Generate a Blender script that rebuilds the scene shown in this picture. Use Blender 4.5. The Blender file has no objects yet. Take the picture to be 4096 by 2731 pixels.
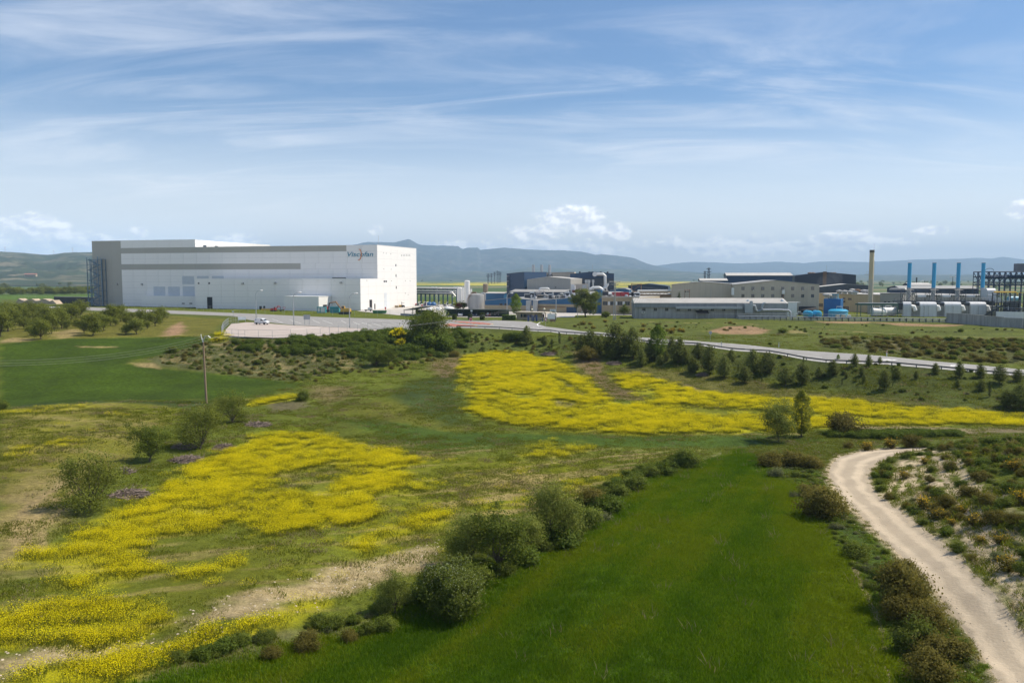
import bpy, bmesh, math, random
import numpy as np
from mathutils import Vector, Matrix
R = math.radians
random.seed(7)
scene = bpy.context.scene
COL = scene.collection

# ------------------------------------------------------------------ camera
CAMZ, FPX, CX, CY, HORIZON = 14.0, 3186.0, 2048.0, 1365.5, 1112.0
PITCH = math.atan((CY - HORIZON) / FPX)
cam_data = bpy.data.cameras.new('camera')
cam_data.sensor_width = 36.0
cam_data.lens = 36.0 * FPX / 4096.0
cam_data.clip_start = 0.5
cam_data.clip_end = 80000
cam = bpy.data.objects.new('camera', cam_data)
COL.objects.link(cam)
cam.location = (0, 0, CAMZ)
cam.rotation_euler = (R(90) - PITCH, 0, 0)
scene.camera = cam

# ------------------------------------------------------------------ sun, sky, exposure
SUN_AZ, SUN_EL = R(80), R(53)          # azimuth from +Y towards +X
sd = Vector((math.sin(SUN_AZ) * math.cos(SUN_EL), math.cos(SUN_AZ) * math.cos(SUN_EL), math.sin(SUN_EL)))
sun_data = bpy.data.lights.new('sun', 'SUN')
sun_data.energy = 5.0
sun_data.angle = R(0.5)
sun_data.color = (1.0, 0.91, 0.77)
sun = bpy.data.objects.new('sun', sun_data)
COL.objects.link(sun)
sun.rotation_euler = (-sd).to_track_quat('-Z', 'Y').to_euler()
sun.location = (0, 0, 60)
vs = scene.view_settings
vs.view_transform = 'Standard'; vs.look = 'None'; vs.gamma = 1.0; vs.use_curve_mapping = False
vs.exposure = 0.3
scene.cycles.use_denoising = True
scene.cycles.use_adaptive_sampling = True
scene.cycles.adaptive_threshold = 0.015
scene.cycles.max_bounces = 6
scene.cycles.diffuse_bounces = 3
scene.cycles.glossy_bounces = 2
scene.cycles.transmission_bounces = 3
scene.cycles.transparent_max_bounces = 6
scene.cycles.volume_bounces = 0
scene.cycles.caustics_reflective = False
scene.cycles.caustics_refractive = False

world = bpy.data.worlds.new('World')
scene.world = world
world.use_nodes = True


def build_sky():
    nt = world.node_tree
    N, L = nt.nodes, nt.links
    N.clear()
    def nd(t, **k):
        n = N.new(t)
        for a, b in k.items():
            setattr(n, a, b)
        return n
    def math_(op, a, b=None, c=None, clamp=False):
        n = nd('ShaderNodeMath', operation=op, use_clamp=clamp)
        for i, v in enumerate((a, b, c)):
            if v is None: continue
            if isinstance(v, (int, float)): n.inputs[i].default_value = v
            else: L.new(v, n.inputs[i])
        return n.outputs[0]
    def vmath(op, a, b=None):
        n = nd('ShaderNodeVectorMath', operation=op)
        for i, v in enumerate((a, b)):
            if v is None: continue
            if isinstance(v, tuple): n.inputs[i].default_value = v
            else: L.new(v, n.inputs[i])
        return n
    def mapr(v, a, b, c=0.0, d=1.0, smooth=True):
        n = nd('ShaderNodeMapRange', interpolation_type='SMOOTHSTEP' if smooth else 'LINEAR')
        L.new(v, n.inputs[0])
        for i, x in enumerate((a, b, c, d)): n.inputs[i + 1].default_value = x
        return n.outputs[0]
    def noise(v, scale, detail=6, rough=0.55, dist=0.0):
        n = nd('ShaderNodeTexNoise')
        L.new(v, n.inputs['Vector'])
        n.inputs['Scale'].default_value = scale
        n.inputs['Detail'].default_value = detail
        n.inputs['Roughness'].default_value = rough
        n.inputs['Distortion'].default_value = dist
        return n.outputs['Fac']
    def mix(f, a, b):
        n = nd('ShaderNodeMix', data_type='RGBA')
        if isinstance(f, float): n.inputs[0].default_value = f
        else: L.new(f, n.inputs[0])
        for i, v in ((6, a), (7, b)):
            if isinstance(v, tuple): n.inputs[i].default_value = v
            else: L.new(v, n.inputs[i])
        return n.outputs[2]
    sky = nd('ShaderNodeTexSky', sky_type='NISHITA')
    sky.sun_disc = False
    sky.sun_elevation = SUN_EL
    sky.sun_rotation = SUN_AZ
    sky.air_density = 1.0
    sky.dust_density = 0.4
    sky.ozone_density = 4.0
    tc = nd('ShaderNodeTexCoord')
    g = vmath('NORMALIZE', tc.outputs['Generated']).outputs[0]
    sp = nd('ShaderNodeSeparateXYZ'); L.new(g, sp.inputs[0])
    x, y, z = sp.outputs
    az = math_('MULTIPLY', math_('ARCTAN2', x, y), 57.2958)
    el = math_('MULTIPLY', math_('ARCSINE', z), 57.2958)
    # thin high cirrus: noise on a far flat layer, drawn out into streaks
    zz = math_('ADD', math_('MAXIMUM', z, 0.0), 0.16)
    cc = nd('ShaderNodeCombineXYZ')
    L.new(math_('DIVIDE', x, zz), cc.inputs[0]); L.new(math_('DIVIDE', y, zz), cc.inputs[1])
    mp = nd('ShaderNodeMapping'); L.new(cc.outputs[0], mp.inputs[0])
    mp.inputs['Rotation'].default_value = (0, 0, R(24))
    mp.inputs['Scale'].default_value = (0.5, 1.6, 1)
    mp.inputs['Location'].default_value = (1.1, 2.3, 0)
    c1 = noise(mp.outputs[0], 1.9, 7, 0.62, 0.9)
    mp2 = nd('ShaderNodeMapping'); L.new(cc.outputs[0], mp2.inputs[0])
    mp2.inputs['Rotation'].default_value = (0, 0, R(-8))
    mp2.inputs['Scale'].default_value = (0.5, 0.6, 1)
    mp2.inputs['Location'].default_value = (4.1, 0.4, 0)
    c2 = noise(mp2.outputs[0], 0.9, 3, 0.5)
    cir = math_('MULTIPLY', mapr(c1, 0.40, 0.78), mapr(c2, 0.28, 0.62), clamp=True)
    cir = math_('MULTIPLY', cir, 0.62)
    cir = math_('MULTIPLY', cir, mapr(el, -1.0, 9.0))
    tint = nd('ShaderNodeMix', data_type='RGBA', blend_type='MULTIPLY'); tint.inputs[0].default_value = 1
    L.new(sky.outputs[0], tint.inputs[6]); tint.inputs[7].default_value = (0.93, 1.08, 1.20, 1)
    col = mix(cir, tint.outputs[2], (9.6, 10.0, 10.8, 1))
    # white veil low over the plain
    veil = math_('MULTIPLY', mapr(el, 13.0, -1.0), 0.86)
    col = mix(veil, col, (14.6, 14.5, 14.2, 1))
    # fair-weather cumulus standing over the ridges
    ae = nd('ShaderNodeCombineXYZ'); L.new(az, ae.inputs[0]); L.new(el, ae.inputs[1])
    blobs = [(1.3, 3.0, 2.6, 1.0), (4.3, 4.0, 3.2, 1.4), (6.8, 3.2, 2.6, 0.9), (3.5, 2.0, 6.5, 0.7), (-3.9, 2.2, 2.8, 0.7),
             (-30.5, 3.0, 3.4, 1.2), (-33.5, 2.2, 3.0, 1.1), (-25.0, 2.9, 0.9, 0.5), (-18.5, 2.6, 2.0, 0.6), (-9.6, 3.4, 0.8, 0.5),
             (16.0, 2.2, 8.5, 1.0), (23.0, 2.4, 5.0, 0.9), (0.5, 1.9, 8.0, 0.8), (-28.0, 2.1, 6.0, 0.8), (27.4, 3.0, 1.3, 0.4), (32.6, 4.0, 1.2, 0.8)]
    env = None
    for (a, e, sx, sy) in blobs:
        v = vmath('SUBTRACT', ae.outputs[0], (a, e, 0))
        v = vmath('MULTIPLY', v.outputs[0], (1 / sx, 1 / sy, 0))
        ln = vmath('LENGTH', v.outputs[0]).outputs['Value']
        f = mapr(ln, 1.25, 0.0)
        env = f if env is None else math_('MAXIMUM', env, f)
    # the same kind of clouds goes on all round the horizon
    allround = math_('MULTIPLY', mapr(math_('ABSOLUTE', math_('SUBTRACT', el, 2.9)), 1.6, 0.0), mapr(math_('ABSOLUTE', az), 34.0, 38.0))
    allround = math_('MULTIPLY', allround, mapr(noise(ae.outputs[0], 0.09, 1), 0.42, 0.6))
    env = math_('MAXIMUM', env, allround)
    mpc = nd('ShaderNodeMapping'); L.new(ae.outputs[0], mpc.inputs[0])
    mpc.inputs['Scale'].default_value = (1, 1.55, 1)
    n1 = noise(mpc.outputs[0], 0.62, 5, 0.62)
    mpd = nd('ShaderNodeMapping'); L.new(ae.outputs[0], mpd.inputs[0])
    mpd.inputs['Scale'].default_value = (1, 1.55, 1)
    mpd.inputs['Location'].default_value = (0.28, 0.42, 0)
    n2 = noise(mpd.outputs[0], 0.62, 2, 0.6)
    dens = math_('SUBTRACT', math_('ADD', n1, math_('MULTIPLY', env, 0.42)), 0.5)
    cov = math_('MULTIPLY', mapr(dens, 0.06, 0.34), mapr(env, 0.0, 0.25))
    shade = mapr(math_('SUBTRACT', n1, n2), -0.13, 0.13)
    ccol = mix(shade, (11.0, 11.4, 12.2, 1), (19.0, 18.5, 18.0, 1))
    col = mix(math_('MULTIPLY', cov, 0.8), col, ccol)
    bg = nd('ShaderNodeBackground'); bg.inputs['Strength'].default_value = 0.084
    out = nd('ShaderNodeOutputWorld')
    L.new(col, bg.inputs[0]); L.new(bg.outputs[0], out.inputs[0])


build_sky()
world.cycles.sampling_method = 'MANUAL'
world.cycles.sample_map_resolution = 256

# ------------------------------------------------------------------ pixel helpers (photo pixels, 4096 wide, to places on the ground)
_sp, _cp = math.sin(PITCH), math.cos(PITCH)
def ray(px, py):
    u, v = (px - CX) / FPX, (CY - py) / FPX
    return (u, _cp + v * _sp, -_sp + v * _cp)
def G(px, py, z=0.0):
    d = ray(px, py); t = (z - CAMZ) / d[2]
    return (d[0] * t, d[1] * t, z)
def D(px, py, depth):
    d = ray(px, py); t = depth / d[1]
    return (d[0] * t, depth, CAMZ + d[2] * t)
def project(x, y, z):
    dz = z - CAMZ
    f = y * _cp - dz * _sp
    return CX + FPX * x / f, CY - FPX * (y * _sp + dz * _cp) / f

# ------------------------------------------------------------------ materials
MATS = {}
def lin(r, g, b):
    f = lambda c: (c / 255 / 12.92) if c / 255 <= 0.04045 else ((c / 255 + 0.055) / 1.055) ** 2.4
    return (f(r), f(g), f(b))
def mat(name, col, rough=0.65, metal=0.0, var=0.12, scale=0.6, streak=0.0, bump=0.0, bscale=6.0, ribs=None, spec=0.5, dirt=None):
    if name in MATS: return MATS[name]
    m = bpy.data.materials.new(name); m.use_nodes = True
    nt = m.node_tree; N, L = nt.nodes, nt.links
    b = N['Principled BSDF']
    b.inputs['Roughness'].default_value = rough
    b.inputs['Metallic'].default_value = metal
    b.inputs['Specular IOR Level'].default_value = spec
    tc = N.new('ShaderNodeTexCoord')
    no = N.new('ShaderNodeTexNoise'); no.inputs['Scale'].default_value = scale; no.inputs['Detail'].default_value = 5
    L.new(tc.outputs['Object'], no.inputs['Vector'])
    mr = N.new('ShaderNodeMapRange'); L.new(no.outputs['Fac'], mr.inputs[0])
    mr.inputs[1].default_value = 0.25; mr.inputs[2].default_value = 0.75
    mr.inputs[3].default_value = 1 - var; mr.inputs[4].default_value = 1 + var
    fac = mr.outputs[0]
    if streak:
        mp = N.new('ShaderNodeMapping'); mp.inputs['Scale'].default_value = (1.3, 1.3, 0.09)
        L.new(tc.outputs['Object'], mp.inputs[0])
        n2 = N.new('ShaderNodeTexNoise'); n2.inputs['Scale'].default_value = 1.0; n2.inputs['Detail'].default_value = 6
        L.new(mp.outputs[0], n2.inputs['Vector'])
        m2 = N.new('ShaderNodeMapRange'); L.new(n2.outputs['Fac'], m2.inputs[0])
        m2.inputs[1].default_value = 0.4; m2.inputs[2].default_value = 0.75
        m2.inputs[3].default_value = 1.0; m2.inputs[4].default_value = 1 - streak
        mm = N.new('ShaderNodeMath'); mm.operation = 'MULTIPLY'
        L.new(fac, mm.inputs[0]); L.new(m2.outputs[0], mm.inputs[1]); fac = mm.outputs[0]
    vm = N.new('ShaderNodeVectorMath'); vm.operation = 'SCALE'
    vm.inputs[0].default_value = col
    L.new(fac, vm.inputs['Scale'])
    outc = vm.outputs[0]
    if dirt:
        dc, amt = dirt
        n3 = N.new('ShaderNodeTexNoise'); n3.inputs['Scale'].default_value = scale * 2.7; n3.inputs['Detail'].default_value = 6
        L.new(tc.outputs['Object'], n3.inputs['Vector'])
        m3 = N.new('ShaderNodeMapRange'); L.new(n3.outputs['Fac'], m3.inputs[0])
        m3.inputs[1].default_value = 0.5; m3.inputs[2].default_value = 0.7; m3.inputs[3].default_value = 0; m3.inputs[4].default_value = amt
        mx = N.new('ShaderNodeMix'); mx.data_type = 'RGBA'
        L.new(m3.outputs[0], mx.inputs[0]); L.new(outc, mx.inputs[6]); mx.inputs[7].default_value = (*dc, 1)
        outc = mx.outputs[2]
    L.new(outc, b.inputs['Base Color'])
    if bump or ribs:
        bp = N.new('ShaderNodeBump'); bp.inputs['Strength'].default_value = bump or 0.5
        if ribs:
            wv = N.new('ShaderNodeTexWave'); wv.bands_direction = ribs[0]; wv.inputs['Scale'].default_value = ribs[1]
            L.new(tc.outputs['Object'], wv.inputs['Vector']); L.new(wv.outputs['Fac'], bp.inputs['Height'])
            bp.inputs['Distance'].default_value = 0.05
        else:
            n4 = N.new('ShaderNodeTexNoise'); n4.inputs['Scale'].default_value = bscale; n4.inputs['Detail'].default_value = 6
            L.new(tc.outputs['Object'], n4.inputs['Vector']); L.new(n4.outputs['Fac'], bp.inputs['Height'])
            bp.inputs['Distance'].default_value = 0.1
        L.new(bp.outputs[0], b.inputs['Normal'])
    MATS[name] = m
    return m
def glass(name='window_glass', col=(0.03, 0.04, 0.05)):
    return mat(name, col, rough=0.08, var=0.3, scale=0.8, spec=0.8)

# ------------------------------------------------------------------ mesh building
def add_obj(name, me, parent=None):
    o = bpy.data.objects.new(name, me); COL.objects.link(o)
    if parent is not None: o.parent = parent
    return o
def tag(o, label=None, cat=None, group=None, kind=None):
    if label: o['label'] = label
    if cat: o['category'] = cat
    if group: o['group'] = group
    if kind: o['kind'] = kind
    return o
def thing(name, loc, label, cat, group=None, rz=0.0):
    o = bpy.data.objects.new(name, None); COL.objects.link(o)
    o.empty_display_size = 0.5
    o.location = loc; o.rotation_euler = (0, 0, rz)
    return tag(o, label, cat, group)
def np_mesh(name, verts, faces, mtl=None, smooth=False):
    """verts (n,3) array, faces (m,k) array of equal length polygons"""
    me = bpy.data.meshes.new(name)
    verts = np.asarray(verts, dtype=np.float32); faces = np.asarray(faces, dtype=np.int32)
    m, k = faces.shape
    me.vertices.add(len(verts)); me.vertices.foreach_set('co', verts.ravel())
    me.loops.add(m * k); me.loops.foreach_set('vertex_index', faces.ravel())
    me.polygons.add(m)
    me.polygons.foreach_set('loop_start', np.arange(0, m * k, k, dtype=np.int32))
    me.polygons.foreach_set('loop_total', np.full(m, k, dtype=np.int32))
    if smooth: me.polygons.foreach_set('use_smooth', np.ones(m, dtype=bool))
    me.update(calc_edges=True)
    if mtl: me.materials.append(mtl)
    return me
class MB:
    """collects shapes of one part; frame maps local coordinates to world, org is subtracted at the end"""
    def __init__(s, frame=None, org=(0, 0, 0)):
        s.v, s.f, s.frame, s.org = [], [], frame, org
    def vert(s, p):
        q = s.frame.to_world(*p) if s.frame else p
        s.v.append((q[0] - s.org[0], q[1] - s.org[1], q[2] - s.org[2]))
        return len(s.v) - 1
    def poly(s, pts):
        s.f.append([s.vert(p) for p in pts])
        return s
    def box(s, x0, x1, y0, y1, z0, z1):
        i = [s.vert(p) for p in ((x0, y0, z0), (x1, y0, z0), (x1, y1, z0), (x0, y1, z0), (x0, y0, z1), (x1, y0, z1), (x1, y1, z1), (x0, y1, z1))]
        for q in ((0, 3, 2, 1), (4, 5, 6, 7), (0, 1, 5, 4), (1, 2, 6, 5), (2, 3, 7, 6), (3, 0, 4, 7)):
            s.f.append([i[a] for a in q])
        return s
    def prism(s, prof, t0, t1):
        """profile of (s,z) points swept along the second local axis"""
        a = [s.vert((p[0], t0, p[1])) for p in prof]; b = [s.vert((p[0], t1, p[1])) for p in prof]
        n = len(prof)
        s.f.append(a[:]); s.f.append(b[::-1])
        for i in range(n):
            j = (i + 1) % n
            s.f.append([a[j], a[i], b[i], b[j]])
        return s
    def prism_x(s, prof, x0, x1):
        a = [s.vert((x0, p[0], p[1])) for p in prof]; b = [s.vert((x1, p[0], p[1])) for p in prof]
        n = len(prof)
        s.f.append(a[::-1]); s.f.append(b[:])
        for i in range(n):
            j = (i + 1) % n
            s.f.append([a[i], a[j], b[j], b[i]])
        return s
    def prism_z(s, poly, z0, z1):
        a = [s.vert((p[0], p[1], z0)) for p in poly]; b = [s.vert((p[0], p[1], z1)) for p in poly]
        n = len(poly)
        s.f.append(a[::-1]); s.f.append(b[:])
        for i in range(n):
            j = (i + 1) % n
            s.f.append([a[i], a[j], b[j], b[i]])
        return s
    def tube(s, pts, r, n=6, cap=True):
        """tapered tube through pts, r a number or a list"""
        P = [Vector(s.frame.to_world(*p)) if s.frame else Vector(p) for p in pts]
        rs = r if isinstance(r, (list, tuple)) else [r] * len(P)
        rings = []
        prev = None
        for i, p in enumerate(P):
            d = (P[min(i + 1, len(P) - 1)] - P[max(i - 1, 0)])
            d = d.normalized() if d.length > 1e-9 else Vector((0, 0, 1))
            a = Vector((1, 0, 0)) if abs(d.x) < 0.9 else Vector((0, 1, 0))
            if prev is not None: a = prev
            e1 = (a - d * a.dot(d)).normalized(); prev = e1
            e2 = d.cross(e1)
            ring = []
            for k in range(n):
                an = 2 * math.pi * k / n
                q = p + (e1 * math.cos(an) + e2 * math.sin(an)) * rs[i]
                s.v.append((q.x - s.org[0], q.y - s.org[1], q.z - s.org[2])); ring.append(len(s.v) - 1)
            rings.append(ring)
        for a, b in zip(rings, rings[1:]):
            for k in range(n):
                j = (k + 1) % n
                s.f.append([a[k], a[j], b[j], b[k]])
        if cap:
            s.f.append(rings[0][::-1]); s.f.append(rings[-1][:])
        return s
    def lathe(s, c, prof, n=16):
        """profile of (r,z) about a vertical axis at c"""
        rings = []
        for (r, z) in prof:
            ring = []
            for k in range(n):
                an = 2 * math.pi * k / n
                ring.append(s.vert((c[0] + r * math.cos(an), c[1] + r * math.sin(an), c[2] + z)))
            rings.append(ring)
        for a, b in zip(rings, rings[1:]):
            for k in range(n):
                j = (k + 1) % n
                s.f.append([a[k], a[j], b[j], b[k]])
        s.f.append(rings[0][::-1]); s.f.append(rings[-1][:])
        return s
    def beam(s, p, q, w):
        return s.tube([p, q], w * 0.5, n=4)
    def mesh(s, name, mtl, smooth=False):
        me = bpy.data.meshes.new(name)
        me.from_pydata(s.v, [], s.f)
        me.update()
        bm = bmesh.new(); bm.from_mesh(me)
        bmesh.ops.recalc_face_normals(bm, faces=bm.faces)
        bm.to_mesh(me); bm.free()
        if mtl: me.materials.append(mtl)
        if smooth:
            me.polygons.foreach_set('use_smooth', np.ones(len(me.polygons), dtype=bool))
            try: me.set_sharp_from_angle(angle=R(40))
            except Exception: pass
        return me
    def build(s, name, mtl, parent=None, smooth=False):
        return add_obj(name, s.mesh(name, mtl, smooth), parent)
class Front:
    """a vertical front: s along it, t into the building, z up"""
    def __init__(f, A, B):
        f.A = Vector((A[0], A[1])); f.B = Vector((B[0], B[1]))
        f.len = (f.B - f.A).length
        f.u = (f.B - f.A) / f.len
        f.n = Vector((-f.u.y, f.u.x))         # away from the camera when A is left of B
    def to_world(f, s, t, z):
        return (f.A.x + f.u.x * s + f.n.x * t, f.A.y + f.u.y * s + f.n.y * t, z)
    def sz(f, px, py, t=0.0):
        d = ray(px, py)
        ax, ay = f.A.x + f.n.x * t, f.A.y + f.n.y * t
        # s*u + A = k*d
        det = f.u.x * (-d[1]) - f.u.y * (-d[0])
        s_ = (-ax * (-d[1]) - (-ay) * (-d[0])) / det
        k = (f.u.x * (-ay) - f.u.y * (-ax)) / det
        return s_, CAMZ + k * d[2]
    def rect(f, px0, py0, px1, py1, t=0.0):
        a, z1 = f.sz((px0 + px1) / 2, py0, t); _, z0 = f.sz((px0 + px1) / 2, py1, t)
        return f.sz(px0, py0, t)[0], f.sz(px1, py0, t)[0], z0, z1
def copy_tree(o, loc=None, rz=None, scale=None, label=None):
    c = o.copy(); COL.objects.link(c)
    if loc is not None: c.location = loc
    if rz is not None: c.rotation_euler = (c.rotation_euler[0], c.rotation_euler[1], rz)
    if scale is not None: c.scale = scale if isinstance(scale, tuple) else (scale,) * 3
    if label: c['label'] = label
    for ch in o.children:
        d = ch.copy(); COL.objects.link(d); d.parent = c
        for g in ch.children:
            e = g.copy(); COL.objects.link(e); e.parent = d
    return c
ORD = 'first second third fourth fifth sixth seventh eighth ninth tenth eleventh twelfth thirteenth fourteenth fifteenth sixteenth seventeenth eighteenth nineteenth twentieth'.split()
def ordinal(i):
    if i < 20: return ORD[i]
    tens = ['twenty', 'thirty', 'forty', 'fifty', 'sixty', 'seventy', 'eighty', 'ninety'][(i + 1) // 10 - 2]
    tieth = {'twenty': 'twentieth', 'thirty': 'thirtieth', 'forty': 'fortieth', 'fifty': 'fiftieth', 'sixty': 'sixtieth', 'seventy': 'seventieth', 'eighty': 'eightieth', 'ninety': 'ninetieth'}
    u = (i + 1) % 10
    return tieth[tens] if u == 0 else tens + '-' + ORD[u - 1]

# ------------------------------------------------------------------ terrain
def _hash(ix, iy, seed):
    h = (ix.astype(np.int64) * 374761393 + iy.astype(np.int64) * 668265263 + seed * 1442695041) & 0x7fffffff
    h = ((h ^ (h >> 13)) * 1274126177) & 0x7fffffff
    return ((h ^ (h >> 16)) & 0xffff) / 65535.0
def vnoise(x, y, seed=0):
    x = np.asarray(x, float); y = np.asarray(y, float)
    ix, iy = np.floor(x), np.floor(y)
    fx, fy = x - ix, y - iy
    fx = fx * fx * (3 - 2 * fx); fy = fy * fy * (3 - 2 * fy)
    a = _hash(ix, iy, seed); b = _hash(ix + 1, iy, seed); c = _hash(ix, iy + 1, seed); d = _hash(ix + 1, iy + 1, seed)
    return (a + (b - a) * fx) * (1 - fy) + (c + (d - c) * fx) * fy
def fbm(x, y, oct=4, seed=0, rough=0.5):
    s, a, t = 0.0, 1.0, 0.0
    for i in range(oct):
        s = s + a * vnoise(x * 2 ** i + 17.3 * i, y * 2 ** i - 9.1 * i, seed + i); t += a; a *= rough
    return s / t
def sstep(a, b, x):
    t = np.clip((x - a) / (b - a), 0, 1)
    return t * t * (3 - 2 * t)

CP = [  # photo pixel and height of the ground there
 (0,1370,-1),(300,1360,-1),(600,1350,-1.2),(0,1480,-4),(400,1480,-4),(760,1440,-3.6),(900,1400,-2.4),(1100,1500,-6),(700,1560,-6.3),(300,1590,-6.3),(0,1600,-6.5),(825,1612,-6.6),
 (0,1290,-.2),(400,1290,0),(640,1290,-.2),(0,1230,0),(800,1300,-.2),
 (900,1340,0),(1089,1352,0),(1268,1344,0),(1400,1326,0),(1480,1316,0),(1000,1330,0),(1200,1325,0),(1000,1480,-5.5),(1200,1490,-6),(1400,1500,-6.3),(1600,1480,-6),(1600,1328,0),(1800,1420,-4.5),(1800,1325,0),
 (2330,1340,0),(2100,1315,0),(2750,1380,-.8),(3076,1410,-1.4),(3472,1455,-2.1),(3800,1480,-2.6),(4096,1500,-3),(4400,1545,-3.3),(2182,1306,0),(2330,1325,0),(2500,1342,-.4),(2662,1356,-.7),(2868,1370,-1.1),(3136,1396,-1.5),(3293,1407,-1.8),(3700,1440,-2.4),(4096,1478,-3),(4400,1515,-3.3),
 (2200,1412,-4),(2600,1450,-4.5),(2900,1500,-5.5),(3300,1560,-6.5),(3800,1630,-7),(4096,1650,-7.3),(4400,1680,-7.3),
 (1900,1450,-4.8),(1850,1600,-7),(2000,1690,-7.5),(2300,1560,-6.3),(2300,1700,-7.3),(2700,1600,-7),(2800,1720,-7.5),(3300,1700,-7.6),(3800,1715,-7.5),(4096,1700,-7.5),(4400,1710,-7.4),
 (1000,1640,-7.2),(1400,1680,-7.6),(1700,1740,-7.8),(2300,1770,-7.8),(2900,1790,-7.6),(3300,1780,-7.2),(1400,1560,-7),(1650,1560,-6.7),
 (0,1640,-6.2),(300,1640,-6),(600,1680,-6.3),(0,1900,-5.8),(350,1760,-5.5),(200,1760,-5.4),(380,1900,-6.0),(0,2150,-5.4),(600,1850,-6.8),(-300,1700,-5.9),(-300,2100,-5),
 (1000,1800,-7),(1000,2100,-6.3),(1500,2000,-6.8),(500,2300,-5.5),(1000,2480,-5.3),(300,2700,-4.8),(2000,1900,-7.3),(2500,1850,-7.4),(1400,2300,-5.8),(1800,2100,-6.6),
 (700,2640,-5.8),(1200,2520,-6.1),(1700,2400,-6.3),(2100,2150,-6.6),(2500,1980,-7),(2800,1850,-7.2),
 (1500,2700,-6),(2000,2500,-5.9),(2450,2350,-5.3),(2750,2150,-5.7),(2900,1980,-6.2),(2600,2700,-5.2),(3000,1860,-6.8),(3200,2300,-5.9),(3400,2700,-5.4),
 (3300,1900,-6.2),(3400,1830,-6.3),(3600,1805,-6.2),(3450,2000,-5.9),(3700,2200,-5.3),(3950,2500,-4.8),(4096,2650,-4.5),
 (3700,1900,-5),(3900,1900,-3.5),(4096,1850,-2),(4096,1770,-2),(3720,1795,-5.6),(3900,1775,-3.8),(3900,2100,-4),(4096,2200,-3.2),(4096,2400,-3.5),(4250,2000,-1.4),(4250,1800,-1.2),(4030,1738,-6.8),(4250,1740,-6),
 (2600,1300,-.1),(3000,1300,-.1),(3000,1340,-.6),(3400,1340,-.5),(3500,1365,-.6),(3500,1418,-1.9),(3900,1380,-1),(3900,1440,-2.5),(4096,1330,-.5),(4096,1400,-1.3),(4096,1450,-2.7),(4400,1340,-.6),(4400,1460,-2.8),
]
cps = [G(*c) for c in CP]
for gx in range(-360, 361, 40):
    for gy in range(300, 640, 40):
        cps.append((gx, gy, 0.0 if gy < 480 else -(gy - 480) * 0.012))
for gx in (-110, -80, -50, -20, 10, 40, 70):
    for gy in (225, 262): 
        if gy == 262 or gx < 0: cps.append((gx, gy, 0.0))
for p in [(0, 15, -5.5), (-40, 15, -4.5), (40, 15, -4.6), (-120, 40, -5), (120, 40, -2), (120, 70, -1.5), (-200, 100, -5.5), (200, 120, -5), (-300, 200, -3), (300, 200, -1.5), (-200, 10, -5), (200, 10, -3), (-330, 90, -5), (330, 90, -3), (-330, 15, -5), (330, 15, -4)]:
    cps.append(p)
cps = np.array(cps)
_A = np.sqrt(((cps[:, None, :2] - cps[None, :, :2]) ** 2).sum(-1) + 9.0)
_n = len(cps)
_M = np.zeros((_n + 1, _n + 1)); _M[:_n, :_n] = _A - np.eye(_n) * 0.0; _M[:_n, _n] = 1; _M[_n, :_n] = 1
_w = np.linalg.lstsq(_M, np.concatenate([cps[:, 2], [0]]), rcond=None)[0]
GX0, GX1, GY0, GY1, GS = -340.0, 340.0, 6.0, 620.0, 2.0
_gx = np.arange(GX0, GX1 + 0.1, GS); _gy = np.arange(GY0, GY1 + 0.1, GS)
_gz = np.zeros((len(_gy), len(_gx)))
for j, yy in enumerate(_gy):
    d = np.sqrt((_gx[:, None] - cps[None, :, 0]) ** 2 + (yy - cps[None, :, 1]) ** 2 + 9.0)
    _gz[j] = d @ _w[:_n] + _w[_n]
for _ in range(2):
    p = np.pad(_gz, 1, mode='edge')
    _gz = (p[:-2, 1:-1] + p[2:, 1:-1] + p[1:-1, :-2] + p[1:-1, 2:] + 2 * p[1:-1, 1:-1]) / 6
_flat = sstep(255, 285, _gy)[:, None] * (np.abs(_gx)[None, :] < 95)
_gz = _gz * (1 - _flat)
def Z(x, y):
    x = np.asarray(x, float); y = np.asarray(y, float)
    fx = np.clip((x - GX0) / GS, 0, len(_gx) - 1.001); fy = np.clip((y - GY0) / GS, 0, len(_gy) - 1.001)
    i, j = fx.astype(int), fy.astype(int); fx = fx - i; fy = fy - j
    z = (_gz[j, i] * (1 - fx) + _gz[j, i + 1] * fx) * (1 - fy) + (_gz[j + 1, i] * (1 - fx) + _gz[j + 1, i + 1] * fx) * fy
    far = sstep(520, 900, np.hypot(x, y))
    return z * (1 - far) + far * (-2.0 - 6.0 * sstep(700, 1800, np.hypot(x, y)))
def P(px, py):
    """first point of the ground seen at a photo pixel"""
    d = ray(px, py)
    t = np.geomspace(20, 8000, 1500) / d[1]
    zz = CAMZ + d[2] * t
    below = np.nonzero(zz <= Z(d[0] * t, d[1] * t))[0]
    if len(below) == 0:
        k = t[-1]
    else:
        a, b = t[max(below[0] - 1, 0)], t[below[0]]
        for _ in range(18):
            m = (a + b) / 2
            if CAMZ + d[2] * m <= Z(d[0] * m, d[1] * m): b = m
            else: a = m
        k = b
    x, y = d[0] * k, d[1] * k
    return (float(x), float(y), float(Z(x, y)))

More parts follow.
